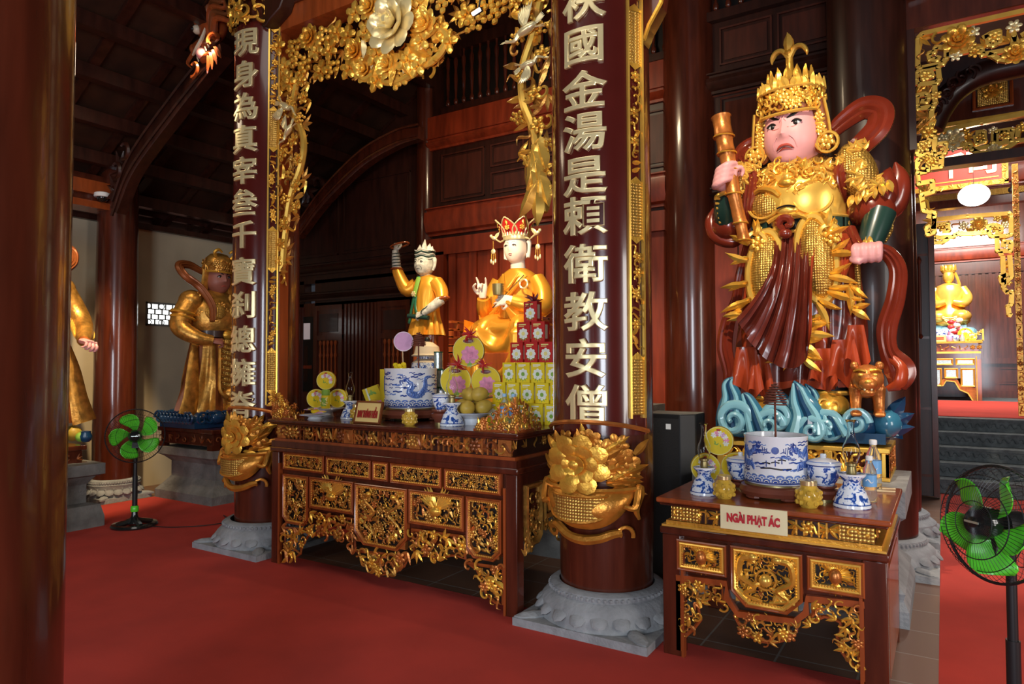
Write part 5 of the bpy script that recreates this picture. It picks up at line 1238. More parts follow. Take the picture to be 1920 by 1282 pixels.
b = MB(); b.box(-.55, .55, -.40, .45, 0, .52, 'lacquer_orange'); b.box(-.56, .56, .40, .46, .5, .75, 'lacquer_orange'); b.build('seat', th, smooth=False, bevel=.01)
for s in (-1, 1):
    b = MB()
    for z in (.52, .60, .68, .76, .84): b.box(s*.53-.02, s*.53+.02, -.42, .42, z-.012, z+.012, 'lacquer_orange')
    for k in range(9): 
        for j in range(4):
            if (k+j) % 2 == 0: b.box(s*.53-.02, s*.53+.02, -.42+k*.10, -.39+k*.10, .52+j*.08, .60+j*.08, 'lacquer_orange')
    b.build('fretwork_arm', th, smooth=False)

# ---- standing earth spirit with one arm raised, holding a ring
MX, MY, MZ = -4.52, 5.50, 1.20
ms = thing('raised_arm_statue', 'small statue with grey face, orange robe and green sash, raising an orange ring', 'statue', (MX, MY, MZ))
Mz = lambda py: (690-py)/181+.36
b = MB()
loft(b, [(Mz(627), 0, 0, .20, .16, .13), (Mz(612), 0, 0, .185, .15, .10), (Mz(590), 0, 0, .155, .125, .05), (Mz(560), 0, 0, .15, .12, .02), (Mz(535), 0, .01, .165, .12, .0), (Mz(520), 0, .02, .13, .10, 0), (Mz(514), 0, .02, .07, .07, 0)], 70, 26, 'gold_robe')
b.build('robe', ms)
for s in (-1, 1):
    b = MB(); b.tube([(s*.07, 0, Mz(620)), (s*.075, -.01, Mz(655)), (s*.075, -.03, .03)], [.075, .07, .06], 'lacquer_orange', 12); b.ell((s*.075, -.09, .035), (.06, .12, .035), 'black'); b.build('leg', ms)
b = MB(); b.tube([(-.13, 0, Mz(530)), (-.22, -.04, Mz(540)), (-.30, -.07, Mz(515)), (-.33, -.08, Mz(500))], [.075, .075, .062, .055], 'gold_robe', 14, smooth=14); b.lathe([(.05, 0), (.075, .012), (.05, .03)], 'lacquer_orange', 14, (-.335, -.08, Mz(502))); b.build('sleeve', ms)
b = MB(); b.tube([(.13, 0, Mz(530)), (.21, -.02, Mz(545)), (.25, -.05, Mz(562))], [.08, .072, .062], 'gold_robe', 14, smooth=12); b.tube([(.25+.07*cos(t), -.05+.05*sin(t), Mz(563)+.02*cos(t)) for t in np.linspace(0, 6.3, 18)], .016, 'lacquer_orange', 6); b.build('sleeve', ms)
b = MB(); P = [(-.335, -.08, Mz(500)), (-.335, -.09, Mz(480)), (-.335, -.10, Mz(464))]; b.tube(P, [.05, .045, .036], 'skin_grey', 12)
for k in range(5): b.tube([(-.335+.05*cos(t), -.085+.05*sin(t), Mz(498)+.032*k+.014*t/3) for t in np.linspace(0, 6.3, 14)], .005, 'teal_dark', 4)
hand(b, (-.335, -.10, Mz(465)), (.25, -.1, .9), -1, (-.2, -.9, .2), .125, (1.3, 1.3, 1.3, 1.3), 'skin_grey'); b.build('raised_forearm', ms)
b = MB(); b.tube([(-.26+.11*cos(t), -.12+.07*sin(t), Mz(456)+.02*cos(t)) for t in np.linspace(0, 6.3, 30)], .010, 'lacquer_orange', 8); b.build('ring', ms)
b = MB(); b.tube([(.25, -.06, Mz(563)), (.18, -.14, Mz(578)), (.10, -.17, Mz(588))], [.05, .045, .036], 'skin_grey', 12)
for k in range(5): b.tube([(.235-.03*k+.045*cos(t)*.6, -.08-.022*k+.045*sin(t), Mz(566+4.6*k)+.045*cos(t)*.7) for t in np.linspace(0, 6.3, 14)], .005, 'teal_dark', 4)
hand(b, (.10, -.17, Mz(588)), (-.9, -.2, -.25), -1, (0, -.8, .6), .125, (.6, .6, .7, .7), 'skin_grey'); b.build('lowered_forearm', ms)
b = MB(); b.tube([(-.08, -.19, Mz(592)), (.16, -.16, Mz(597))], .024, 'teal_dark', 10); b.build('scroll', ms)
b = MB()                                             # green sash edging
for P in ([(.0, -.115, Mz(518)), (-.02, -.135, Mz(540)), (-.05, -.14, Mz(560)), (-.09, -.13, Mz(580)), (-.13, -.12, Mz(605))], [(-.03, -.13, Mz(555)), (-.03, -.14, Mz(572)), (.0, -.15, Mz(586)), (.06, -.15, Mz(592))]): b.tube(P, [(.016, .008)]*len(P), 'green_band', 8, smooth=20, up=(0, 1, 0))
b.tube([(.0, -.12, Mz(520)), (-.02, -.14, Mz(540)), (-.045, -.145, Mz(556))], [(.028, .010)]*3, 'leafgreen', 8, smooth=12, up=(0, 1, 0)); b.stamp(TF, (-.04, -.155, Mz(551)), 0, .06, 'gold_pale'); b.build('green_sash', ms)
hd = Head(.095, .105, .125, [(0, -.10, .16, .16, .22), (0, .2, .5, .10, .10), (.4, .12, .2, .10, -.06), (-.4, .12, .2, .10, -.06), (.5, -.2, .25, .2, .08), (-.5, -.2, .25, .2, .08), (0, -.45, .28, .07, .10), (0, -.75, .25, .15, .12)], jaw=.15)
HCm = np.array([.0, -.03, Mz(494)])
b = MB(); hd.skin(b, 'skin_grey', 30, 26); b.tube([(0, .02, -.17), (0, .02, -.05)], [.06, .055], 'skin_grey', 12)
for s in (-1, 1): b.tube([(s*.09, .02, .04), (s*.12, .02, .05), (s*.12, .015, -.03), (s*.105, .01, -.07)], [.014, .02, .016, .012], 'skin_grey', 8, smooth=12)
b.xf(None, HCm); fc = b.build('face', ms)
b = MB()
for s in (-1, 1):
    hd.stroke(b, [(s*.12, .24, .03), (s*.4, .34, .04), (s*.72, .26, .02)], 'teal_dark', .001, th=.3); hd.eye(b, s*.40, .10, .16, .07, 'ink'); hd.stroke(b, [(s*.2, -.2, .014), (s*.42, -.4, .02), (s*.3, -.62, .014)], 'teal_dark', .001, th=.4)
hd.stroke(b, [(-.25, -.46, .012), (0, -.42, .02), (.25, -.46, .012)], 'ink', .003); hd.stroke(b, [(-.16, -.54, .014), (0, -.55, .03), (.16, -.54, .014)], 'white', .002); b.xf(None, HCm); painted(b, fc)
b = MB(); b.ell((0, .015, .08), (.10, .11, .085), 'skin_grey', None, 16, 10)
for k in range(5): b.tube([(.102*sin(t), .015-.112*cos(t), .05+.022*k+.008*sin(5*t)) for t in np.linspace(-2, 2, 18)], .007, 'teal_dark' if k % 2 else 'skin_grey', 5)
for x, h in ((0, .13), (-.06, .08), (.06, .08), (.09, .05)): b.tube([(x, 0, .13), (x, 0, .13+h*.5), (x*1.1, .01, .13+h)], [.035, .025, .004], 'skin_grey', 8)
b.xf(None, HCm); b.build('tufted_hair', ms)

# ---- armoured guardians along the left wall
def wall_guardian(label, loc, rz, h, skin, gm, rm, seed, right_arm, cloud=True):
    rn = random.Random(seed); t = thing('wall_guardian_statue', label, 'statue', loc, rz); S = h/2.2
    def B(f, name, **k):
        b = MB(); f(b); b.xf(I3*S); return b.build(name, t, **k)
    def skirt(b):
        loft(b, [(.16, 0, 0, .46, .36, .10), (.45, 0, 0, .40, .32, .09), (.8, 0, 0, .34, .27, .05), (1.05, 0, 0, .30, .23, .03), (1.14, 0, 0, .27, .21, 0)], 110, 24, lambda u, v: gm if int(u*26) % 3 else rm)
        for s in (-1, 1): b.tube([(s*.34, -.10, 1.0), (s*.40, -.16, .7), (s*.44, -.2, .4), (s*.5, -.22, .16)], [(.05, .03), (.08, .03), (.10, .03), (.12, .03)], gm, 10, smooth=18, up=(0, 1, 0))
    B(skirt, 'armoured_skirt')
    def apron_(b):
        b.grid(lambda u, v: ((2*u-1)*(.13+.05*v), -.30-.06*v-.02*cos(3*(2*u-1)), 1.08-.62*v), 10, 16, 'gold_diaper')
        for k in range(9): b.tube([((2*u-1)*(.13+.05*k/9), -.34-.06*k/9, 1.04-.066*k-.03*(1-(2*u-1)**2)) for u in np.linspace(0, 1, 8)], .014, gm, 5)
        for s in (-1, 1): b.tube([(s*.14, -.31, 1.08), (s*.17, -.36, .75), (s*.19, -.40, .46), (s*.1, -.42, .36)], .022, gm, 6, smooth=16)
        b.ell((0, -.36, .40), (.13, .10, .10), gm, None, 14, 10); b.ell((0, -.42, .22), (.12, .10, .08), 'gold', None, 14, 10)
    B(apron_, 'scale_apron')
    def chest(b):
        loft(b, [(1.10, 0, 0, .28, .21, 0), (1.3, 0, -.02, .33, .26, 0), (1.5, 0, 0, .34, .25, 0), (1.64, 0, .02, .26, .18, 0), (1.72, 0, .02, .12, .11, 0)], 36, 18, gm)
        for s in (-1, 1): b.ell((s*.14, -.22, 1.42), (.13, .06, .12), 'gold_diaper', rot('z', s*.3), 14, 8); b.ell((s*.33, 0, 1.56), (.15, .15, .14), gm, None, 14, 10)
        b.lathe([(.30, 1.10), (.33, 1.11), (.33, 1.19), (.30, 1.20)], 'lacquer_dark', 30, None, np.diag((1, .8, 1))); b.ell((0, -.27, 1.14), (.07, .04, .06), 'gold')
        for i in range(40):
            a = rn.uniform(-1.5, 1.5); z = rn.uniform(1.2, 1.62); b.stamp(rn.choice((TC, TL, TF)), (.33*sin(a), -.25*cos(a), z), rn.random()*6, .11, 'gold_old', rot('z', a))
    B(chest, 'cuirass')
    def arm1(b):                                     # nearer arm: elbow out, fist at the belt
        b.tube([(-.33, 0, 1.58), (-.46, -.02, 1.36), (-.50, -.06, 1.22), (-.40, -.22, 1.10), (-.24, -.32, 1.06)], [.13, .125, .115, .09, .06], gm, 16, smooth=22)
        for z in (1.40, 1.34): b.tube([(-.45+.135*cos(q), -.02+.12*sin(q), z-.03*cos(q)) for q in np.linspace(0, 6.3, 18)], .02, 'gold', 6)
    def arm2(b):
        b.tube([(.33, 0, 1.58), (.44, -.05, 1.36), (.47, -.16, 1.20), (.42, -.34, 1.08), (.36, -.46, 1.0)] if right_arm else [(.33, 0, 1.58), (.45, 0, 1.35), (.42, -.2, 1.2), (.3, -.34, 1.25)], [.13, .12, .11, .085, .06] if right_arm else [.13, .12, .10, .07], gm, 16, smooth=20)
        if right_arm:
            for k in range(8): b.tube([(.46+.10*cos(q)-.004*k, -.10-.03*k+.04*sin(q), 1.26-.025*k+.09*sin(q)) for q in np.linspace(0, 6.3, 14)], .012, 'gold_bright', 5)
    B(arm1, 'near_arm'); B(arm2, 'far_arm')
    B(lambda b: hand(b, (-.25, -.31, 1.06), (.85, -.45, -.1), 1, (0, -.6, .8), .20, (.9, .9, 1, 1.1), skin), 'hand')
    B(lambda b: hand(b, (.36, -.46, 1.0) if right_arm else (.3, -.34, 1.25), (.1, -1, -.15) if right_arm else (-.3, -.3, .9), 1, (.2, .1, 1) if right_arm else (.2, -1, 0), .22, (.8, .9, 1.0, 1.0), skin), 'hand')
    hd = Head(.145, .155, .20, HB, jaw=.1, cheek=.06); c = np.array([0, -.04, 1.86]); Rh = rot('x', .08)
    def face(b): hd.skin(b, skin, 30, 26); b.tube([(0, .03, -.25), (0, .03, -.1)], [.10, .09], skin, 14); b.xf(Rh, c)
    f = B(face, 'face')
    b = MB()
    for s in (-1, 1):
        hd.stroke(b, [(s*.14, .30, .02), (s*.40, .40, .045), (s*.8, .52, .014)], 'ink', .0015, th=.35); hd.eye(b, s*.42, .15, .20, .07, 'ink')
    hd.stroke(b, [(-.28, -.48, .012), (0, -.40, .03), (.28, -.48, .012)], 'lip', .003); b.xf(Rh, c); b.xf(I3*S); painted(b, f)
    def helm(b):
        b.lathe([(.165, .09), (.175, .15), (.16, .26), (.10, .32), (0, .34)], gm, 28)
        for i in range(26): a = i*.2417; b.stamp(rn.choice((TC, TF, TL3)), (.175*sin(a), -.175*cos(a), .14+.06*(i % 2)), i, .09, 'gold_old', rot('z', a))
        b.tube([(.178*sin(q), -.178*cos(q), .09) for q in np.linspace(0, 6.3, 26)], .014, 'gold', 6)
        for s in (-1, 1): b.tube([(s*.10, -.1, .26), (s*.14, -.12, .33), (s*.10, -.14, .37), (s*.05, -.14, .34)], [.02, .022, .018, .012], 'gold', 6, smooth=14); b.tube([(s*.16, 0, .1), (s*.175, 0, -.1), (s*.19, -.02, -.2)], [(.05, .03)]*3, gm, 8, up=(0, 1, 0))
        b.xf(Rh, c)
    B(helm, 'helmet')
    def sash_(b):
        for s in (-1, 1): sash(b, [(s*.13, .08, 1.95), (s*.30, .10, 2.02), (s*.46, .06, 1.99), (s*.44, -.04, 1.86), (s*.30, -.14, 1.72), (s*.22, -.26, 1.5), (s*.24, -.3, 1.3)], [.04, .05, .055, .05, .05, .05, .03], .03, 'bronze_red', up=(0, 1, 0))
    B(sash_, 'flying_sash')
    if cloud:
        def cl(b):
            b.box(-.5, .5, -.36, .36, 0, .08, 'cloud_deep')
            for i in range(26):
                x, y = rn.uniform(-.46, .46), rn.uniform(-.40, .32); b.ell((x, y, .10+rn.random()*.05), (.12, .10, .09), 'cloud_deep', None, 10, 7)
            for i in range(10):
                x = -.45+.1*i; q = np.linspace(0, 1, 22); A = q*8; r = .09*(1-.8*q); b.tube([(x+r[j]*cos(A[j]), -.44, .12+r[j]*sin(A[j])) for j in range(22)], .016, 'cloud_deep', 5); b.tube([(-.55, .3-.07*i+r[j]*cos(A[j]), .12+r[j]*sin(A[j])) for j in range(22)], .016, 'cloud_deep', 5)
        B(cl, 'cloud_base')
    else:
        for s in (-1, 1): B(lambda b: (b.tube([(s*.16, 0, .3), (s*.16, -.02, .12), (s*.16, -.06, .06)], .09, gm, 12), b.tube([(s*.16, 0, .06), (s*.18, -.2, .05), (s*.2, -.38, .08), (s*.2, -.44, .18)], [.09, .09, .06, .02], gm, 12, smooth=14)), 'boot')
    return t
wall_guardian('dark gold armoured guardian statue in the left corner by the lattice window', (-7.72, 5.25, .863), radians(90), 2.15, 'skin_red', 'gold_old', 'bronze_red', 3, False)
wall_guardian('brightly lit golden guardian statue at the far left, mostly hidden by the near column', (-8.05, 3.27, .835), radians(90), 2.25, 'skin_pink', 'gold_old', 'bronze_red', 4, True, False)
def wood_stand(label, x0, x1, y0, y1, z0, z1):
    cx, cy = (x0+x1)/2, (y0+y1)/2; t = thing('wooden_stand', label, 'stand', (cx, cy, z0)); w, d, h = (x1-x0)/2, (y1-y0)/2, z1-z0
    b = MB(); b.box(-w, w, -d, d, h-.05, h, 'lacquer'); b.box(-w+.03, w-.03, -d+.03, d-.03, h-.20, h-.05, 'lacquer'); b.build('top', t, smooth=False, bevel=.01)
    b = MB(); rn = random.Random(6)
    for k in range(7):
        u = -d+d*2*(k+.5)/7; b.stamp(rn.choice((TS, TL3, TC)), (w-.026, u, h-.125), k, min(.13, h*.4), 'bronze_red', rot('z', pi/2)); u = -w+w*2*(k+.5)/7; b.stamp(rn.choice((TS, TL3, TC)), (u, -d+.026, h-.125), k, min(.13, h*.4), 'bronze_red')
    b.build('carving', t)
    for sx in (-1, 1):
        for sy in (-1, 1): b = MB(); b.box(sx*w-.10*(sx > 0), sx*w+.10*(sx < 0), sy*d-.10*(sy > 0), sy*d+.10*(sy < 0), 0, h-.18, 'lacquer'); b.build('foot', t, smooth=False)
plinth('grey stepped stone plinth under the dark gold guardian in the left corner', -8.12, -7.12, 4.85, 5.9, [(.07, 0), (.07, .10), (.0, .18), (-.06, .26), (-.06, .44), (-.0, .50), (.05, .53), (.05, .62)], 'stone_dark')
wood_stand('carved wooden stand under the corner guardian, on the stone plinth', -8.19, -7.08, 4.80, 5.95, .622, .86)
plinth('brown grey stone base of the far left guardian, beside the green fan', -8.6, -7.15, 2.70, 3.66, [(.0, 0), (.0, .10), (-.03, .22), (-.12, .24), (-.12, .42), (-.06, .50), (.0, .52), (.0, .628)], 'stone_dark')
wood_stand('small carved wooden stand on the far left stone base', -8.52, -7.35, 2.8, 3.58, .632, .80)
b = MB(); b.box(-6.92, -6.80, 2.55, 3.02, 0, .72, 'lacquer'); b.box(-6.79, -6.785, 2.60, 2.97, .06, .66, 'lacquer_orange')
tag(b.build('wooden_cabinet', smooth=False, bevel=.008), 'side of a low red wooden cabinet at the left edge beside the near column', 'cabinet')

for px, py, r, m, nm, lab in ((137, 826, .085, 'mango', 'pomelo', 'pale green pomelo on the far left wooden stand'), (152, 828, .055, 'leafgreen', 'guava', 'small green guava beside the pomelo at the far left')):
    p = onz(px, py, .802); b = MB(); b.ell((0, 0, r*.95), (r, r, r*.97), m, None, 18, 12); b.ell((0, 0, r*1.93), (.012, .012, .012), 'leafgreen'); tag(b.build(nm, loc=(float(p[0]), float(p[1]), .80)), lab, 'fruit')
p = onz(161, 828, .802); b = MB(); b.lathe([(.03, 0), (.05, .02), (.06, .06), (.045, .10), (.05, .115), (.04, .115), (0, .10)], 'cloud_deep', 20); tag(b.build('blue_pot', loc=(float(p[0]), float(p[1]), .80)), 'small dark blue pot at the end of the far left wooden stand', 'pot')
# ================================================================ offerings
def tpx(px, Y): return float(ony(px, 700, Y)[0])
ZL, ZS = 1.165, .862                                  # tops of the long and the small table
def face_cam(x, y): return atan2(-x, y)          # turn of -y towards the camera
rnd = random.Random(77)
def urn(name, label, x, y, z, r, h, kind):
    t = thing(name, label, 'incense urn', (x, y, z), face_cam(x, y)*.9)
    b = MB(); b.lathe([(r*.93, 0), (r*.96, .01), (r*.985, h*.2), (r, h*.6), (r, h*.93), (r*1.02, h*.97), (r*1.02, h), (r*.94, h), (r*.92, h*.9), (r*.9, h*.86), (0, h*.86)], 'porcelain', 56); b.build('bowl', t)
    b = MB(); U = pi*r                                # painted decoration, raised a hair above the glaze
    def line(P, w, m): b.tube([(u, 0, zz) for u, zz in P], [(w, .0012)]*len(P), m, 6, up=(0, 1, 0))
    for zz in (h*.035, h*.05): line([(u, zz) for u in np.linspace(-U, U, 60)], h*.006, 'blue')
    for zz in (.965,): line([(u, h*zz) for u in np.linspace(-U, U, 60)], h*.008, 'blue')
    n = 22
    for row in range(2):
        for i in range(n):
            c = -U+2*U*(i+.5*row)/n; rr_ = U/n*1.15
            b.add([(c+rr_*cos(a), .001*row*-1, h*(.06+.055*row*0)+rr_*.9*sin(a)+(row*.07*h)) for a in np.linspace(0, pi, 9)][::-1], [tuple(range(9))], 'blue_mid' if row else 'blue')
            for k in (1, .72, .45): line([(c+rr_*k*cos(a), h*.06+row*.07*h+rr_*k*.9*sin(a)) for a in np.linspace(.1, pi-.1, 8)], h*.008, 'white' if k != .72 else 'blue_mid')
    for i in range(120):                              # little cloud strokes
        c, zz = rnd.uniform(-U, U), h*rnd.uniform(.26, .9); L = h*rnd.uniform(.06, .14)
        if kind == 'pair' and abs(c) < .3*r: continue
        line([(c-L, zz), (c-L*.3, zz+h*.014), (c+L*.2, zz-h*.008), (c+L, zz+h*.01)], h*rnd.uniform(.007, .018), rnd.choice(('blue', 'blue_mid', 'blue')))
    def dragon(P, hx, sg):
        Q = catmull([(u*r, 0, v*h) for u, v in P], 44); W = [h*(.085*sin(pi*(.12+.8*i/43))) for i in range(44)]
        b.tube(Q, [(w, .0022) for w in W], 'blue_mid', 8, up=(0, 1, 0))
        for i in range(2, 42, 2): b.tube([Q[i]+np.array([0, -.002, W[i]*.7]), Q[i+1]+np.array([0, -.003, 0]), Q[i]+np.array([0, -.002, -W[i]*.7])], [(h*.008, .001)]*3, 'blue', 4, up=(0, 1, 0))
        for i in (8, 16, 24, 34):
            for k in range(4): a = rnd.random()*6.28; line([(Q[i][0], Q[i][2]), (Q[i][0]+h*.07*cos(a), Q[i][2]+h*.07*sin(a)), (Q[i][0]+h*.11*cos(a+.3), Q[i][2]+h*.11*sin(a+.3))], h*.009, 'blue')
        for k in range(26): a = rnd.random()*6.28; q = rnd.random()*h*.10; line([(hx[0]*r+q*cos(a), hx[1]*h+q*sin(a)), (hx[0]*r+(q+h*.05)*cos(a+.5), hx[1]*h+(q+h*.05)*sin(a+.5))], h*.014, 'blue')
    if kind == 'pair':
        b.add([(.075*h*cos(a), -.001, h*.72+.075*h*sin(a)) for a in np.linspace(0, 2*pi, 20, endpoint=False)], [tuple(range(20))], 'blue')
        for s in (-1, 1):
            for k in range(3): line([(s*h*(.10+.03*k), h*(.66+.03*k)), (s*h*(.17+.03*k), h*(.70-.04*k)), (s*h*(.16+.05*k), h*(.76+.02*k))], h*.009, 'blue')
            dragon([(s*.62, .78), (s*.95, .62), (s*1.2, .72), (s*1.25, .45), (s*.85, .42), (s*.72, .30)], (s*.60, .76), s)
        for (u, v) in ((0, .47), (-.28, .45), (.20, .52)): line([(u*r-h*.08, v*h), (u*r, v*h+h*.02), (u*r+h*.08, v*h)], h*.014, 'ink'); line([(u*r, v*h+h*.06), (u*r, v*h-h*.07)], h*.010, 'blue')
        line([(-h*.3, h*.345), (-h*.1, h*.36), (h*.1, h*.335), (h*.32, h*.345)], h*.016, 'ink')
        for k in range(3): line([(h*.12*sin(k*2), h*.57), (h*.12*sin(k*2)+h*.08, h*.59)], h*.01, 'blue')
    else:
        for o in (-2.1, 0, 2.1): dragon([(o-.10, .72), (o+.12, .58), (o+.02, .40), (o+.35, .34), (o+.62, .50), (o+.66, .74), (o+.92, .80)], (o-.22, .72), 1)
    b.map(lambda u, d, zz: ((r*.995+.0015-d)*sin(u/r), -(r*.995+.0015-d)*cos(u/r), zz)); b.build('painted_dragons', t)
    return t
def urn_stand(label, x, y, z, r, h):
    t = thing('urn_stand', label, 'stand', (x, y, z)); b = MB()
    b.lathe([(r*.80, .02), (r, h*.25), (r*1.04, h*.5), (r*.98, h*.78), (r*.88, h*.86), (r*.88, h), (0, h)], 'terracotta', 40); b.lathe([(r*.86, h*.86), (r*.90, h*.9), (r*.89, h*.995)], 'brass', 40)
    for k in range(5): a = 2*pi*k/5+.3; b.ell((r*.85*cos(a), r*.85*sin(a), .014), (.05, .03, .016), 'terracotta', rot('z', a+pi/2), 8, 5)
    b.lathe([(r*.55, 0), (r*.6, .006), (r*.55, .03)], 'brass', 30); b.build('base', t)
urn_stand('dark red turned stand under the dragon urn on the long altar table', -3.60, 4.19, ZL, .22, .10)
urn('incense_urn', 'large blue and white dragon urn on the long altar table', -3.60, 4.19, ZL+.10, .207, .31, 'single')
urn_stand('reddish stand under the blue dragon urn on the small altar table', -.80, 4.03, ZS, .19, .085)
urn('incense_urn', 'blue and white urn with two dragons and a sun on the small altar table', -.80, 4.03, ZS+.085, .166, .262, 'pair')
def coil(label, x, y, z0, zt, r, h, tag_=False):
    t = thing('incense_coil', label, 'incense', (x, y, z0)); b = MB(); L = zt-z0
    b.tube([(0, 0, 0), (0, 0, L-h*.3)], .006, 'incense', 6); b.build('stick', t)
    b = MB(); q = np.linspace(0, 1, 150); R_ = r*np.sin(np.minimum(1, .12+q*.95)*pi/2); b.tube(np.stack([R_*np.cos(q*2*pi*8), R_*np.sin(q*2*pi*8), L-h*q], 1), .0045, 'incense', 5)
    b.tube([(-r*.9, 0, L-h*.8), (0, 0, L-h*.2), (r*.9, 0, L-h*.8)], .003, 'incense', 4); b.build('spiral', t)
coil('cone shaped incense coil on a stick in the small altar urn', -.80, 4.03, 1.19, 1.49, .060, .115)
coil('incense coil on a stick in the large urn of the long altar', -3.52, 4.19, 1.51, 1.86, .055, .11)
t = thing('paper_tag', 'round pink paper disc on a stick in the large urn', 'paper disc', (-3.66, 4.17, 1.52)); b = MB(); b.tube([(0, 0, 0), (-.01, 0, .22)], .004, 'woodstick', 5); b.build('stick', t)
b = MB(); b.lathe([(0, -.003), (.078, -.003), (.08, 0), (.078, .003), (0, .003)], 'lilac', 32, (0, 0, .27), rot('z', .7)@rot('x', pi/2)); b.tube([rot('z', .7)@np.array([.076*cos(a), -.004, .076*sin(a)])+np.array([0, 0, .27]) for a in np.linspace(0, 6.3, 30)], .003, 'white', 4); b.build('disc', t)
def lidded_cup(label, x, y, z, r, h):
    t = thing('lidded_cup', label, 'cup', (x, y, z)); b = MB(); b.lathe([(r*.62, 0), (r*.66, .008), (r*.92, h*.28), (r, h*.55), (r*1.0, h*.66), (r*.95, h*.67), (0, h*.67)], 'porcelain_flower', 32)
    b.lathe([(r*1.005, h*.63), (r*1.01, h*.665)], 'blue', 32); b.lathe([(r*.65, .004), (r*.66, .01)], 'blue', 32); b.build('bowl', t)
    b = MB(); b.lathe([(r*1.05, h*.67), (r*1.06, h*.70), (r*.85, h*.79), (r*.35, h*.86), (r*.16, h*.88), (r*.20, h*.94), (r*.17, h), (0, h)], 'porcelain', 32); b.tube([(r*.93*cos(a), r*.93*sin(a), h*.765) for a in np.linspace(0, 6.3, 30)], .002, 'blue_mid', 4); b.build('lid', t); return t
def cup_stand(label, x, y, z, r, h):
    t = thing('cup_stand', label, 'stand', (x, y, z)); b = MB(); b.lathe([(r*.6, h*.16), (r*.72, h*.35), (r*.98, h*.55), (r, h*.72), (r*.7, h*.80), (r*.92, h*.90), (r*.92, h), (0, h)], 'terracotta', 28); b.lathe([(0, 0), (r*.62, 0), (r*.62, h*.18), (r*.5, h*.2)], 'brass', 28); b.build('base', t)
for (lab, x, y, z, r, h, sh) in (('right of the dragon urn on the long altar', -3.09, 3.93, ZL, .062, .135, .115), ('left of the dragon urn on the small altar', -1.03, 4.18, ZS, .080, .155, .06), ('right of the dragon urn on the small altar', -.555, 4.02, ZS, .085, .165, .09)):
    cup_stand('small turned stand under the lidded cup '+lab, x, y, z, .072, sh); lidded_cup('blue flowered cup with lid '+lab, x, y, z+sh, r, h)
lidded_cup('blue flowered cup with lid left of the dragon urn on the long altar', tpx(686, 4.28), 4.28, ZL, .062, .12)
def oil_lamp(label, x, y, z, s):
    t = thing('oil_lamp', label, 'oil lamp', (x, y, z)); b = MB()
    b.lathe([(.078, 0), (.08, .006), (.078, .016), (.074, .03), (.058, .075), (.038, .10), (.036, .115), (.045, .13), (.058, .142), (.06, .15), (.055, .152), (.02, .145), (0, .145)], 'porcelain_flower', 32); b.lathe([(.081, .004), (.079, .016)], 'porcelain', 32); b.lathe([(.0805, .017), (.079, .021)], 'blue', 32); b.lathe([(.0605, .146), (.0612, .153), (.056, .154)], 'porcelain', 32); b.xf(I3*s); b.build('base', t)
    b = MB(); b.lathe([(.02, .145), (.022, .16), (.019, .185), (.026, .19), (.026, .20), (.012, .205)], 'brass', 20); b.xf(I3*s); b.build('burner', t)
    b = MB(); b.lathe([(.024, .20), (.034, .225), (.040, .25), (.035, .28), (.020, .315), (.015, .35), (.016, .385), (.024, .40), (.022, .399), (.0145, .385), (.0135, .35), (.0185, .315), (.0335, .28), (.0385, .25), (.0325, .225), (.023, .2)], 'glass', 24); b.xf(I3*s); b.build('glass_chimney', t)
oil_lamp('blue flowered oil lamp at the left end of the long altar', -4.10, 4.02, ZL, .95)
oil_lamp('blue flowered oil lamp in front of the mangoes on the long altar', -2.99, 3.93, ZL, 1.08)
oil_lamp('blue flowered oil lamp on the left side of the small altar', -1.165, 3.90, ZS, 1.0)
oil_lamp('blue flowered oil lamp on the right side of the small altar', -.412, 3.95, ZS, 1.12)
def honey(label, x, y, z, s=1):
    t = thing('honey_jar', label, 'jar', (x, y, z)); b = MB(); b.lathe([(0, 0), (.034, 0), (.044, .015), (.054, .045), (.048, .078), (.036, .092), (.033, .10)], 'honey', 28)
    for i in range(9):
        for k in range(3): a = 2*pi*(i+.5*(k % 2))/9; b.ell((.047*cos(a), .047*sin(a), .025+.022*k), .013, 'honey', None, 6, 4)
    b.xf(I3*s); b.build('glass_jar', t); b = MB(); b.lathe([(.034, .098), (.037, .10), (.037, .118), (.034, .121), (0, .121)], 'honey_lid', 28); b.xf(I3*s); b.build('lid', t)
honey('amber honey jar beside the gold sign on the long altar', -3.275, 3.80, ZL); honey('amber honey jar half hidden behind the gold sign on the long altar', tpx(670, 4.0), 4.0, ZL)
honey('amber honey jar left of the urn stand on the small altar', -1.035, 3.83, ZS, 1.05); honey('amber honey jar right of the urn stand on the small altar', -.60, 3.82, ZS, 1.15)
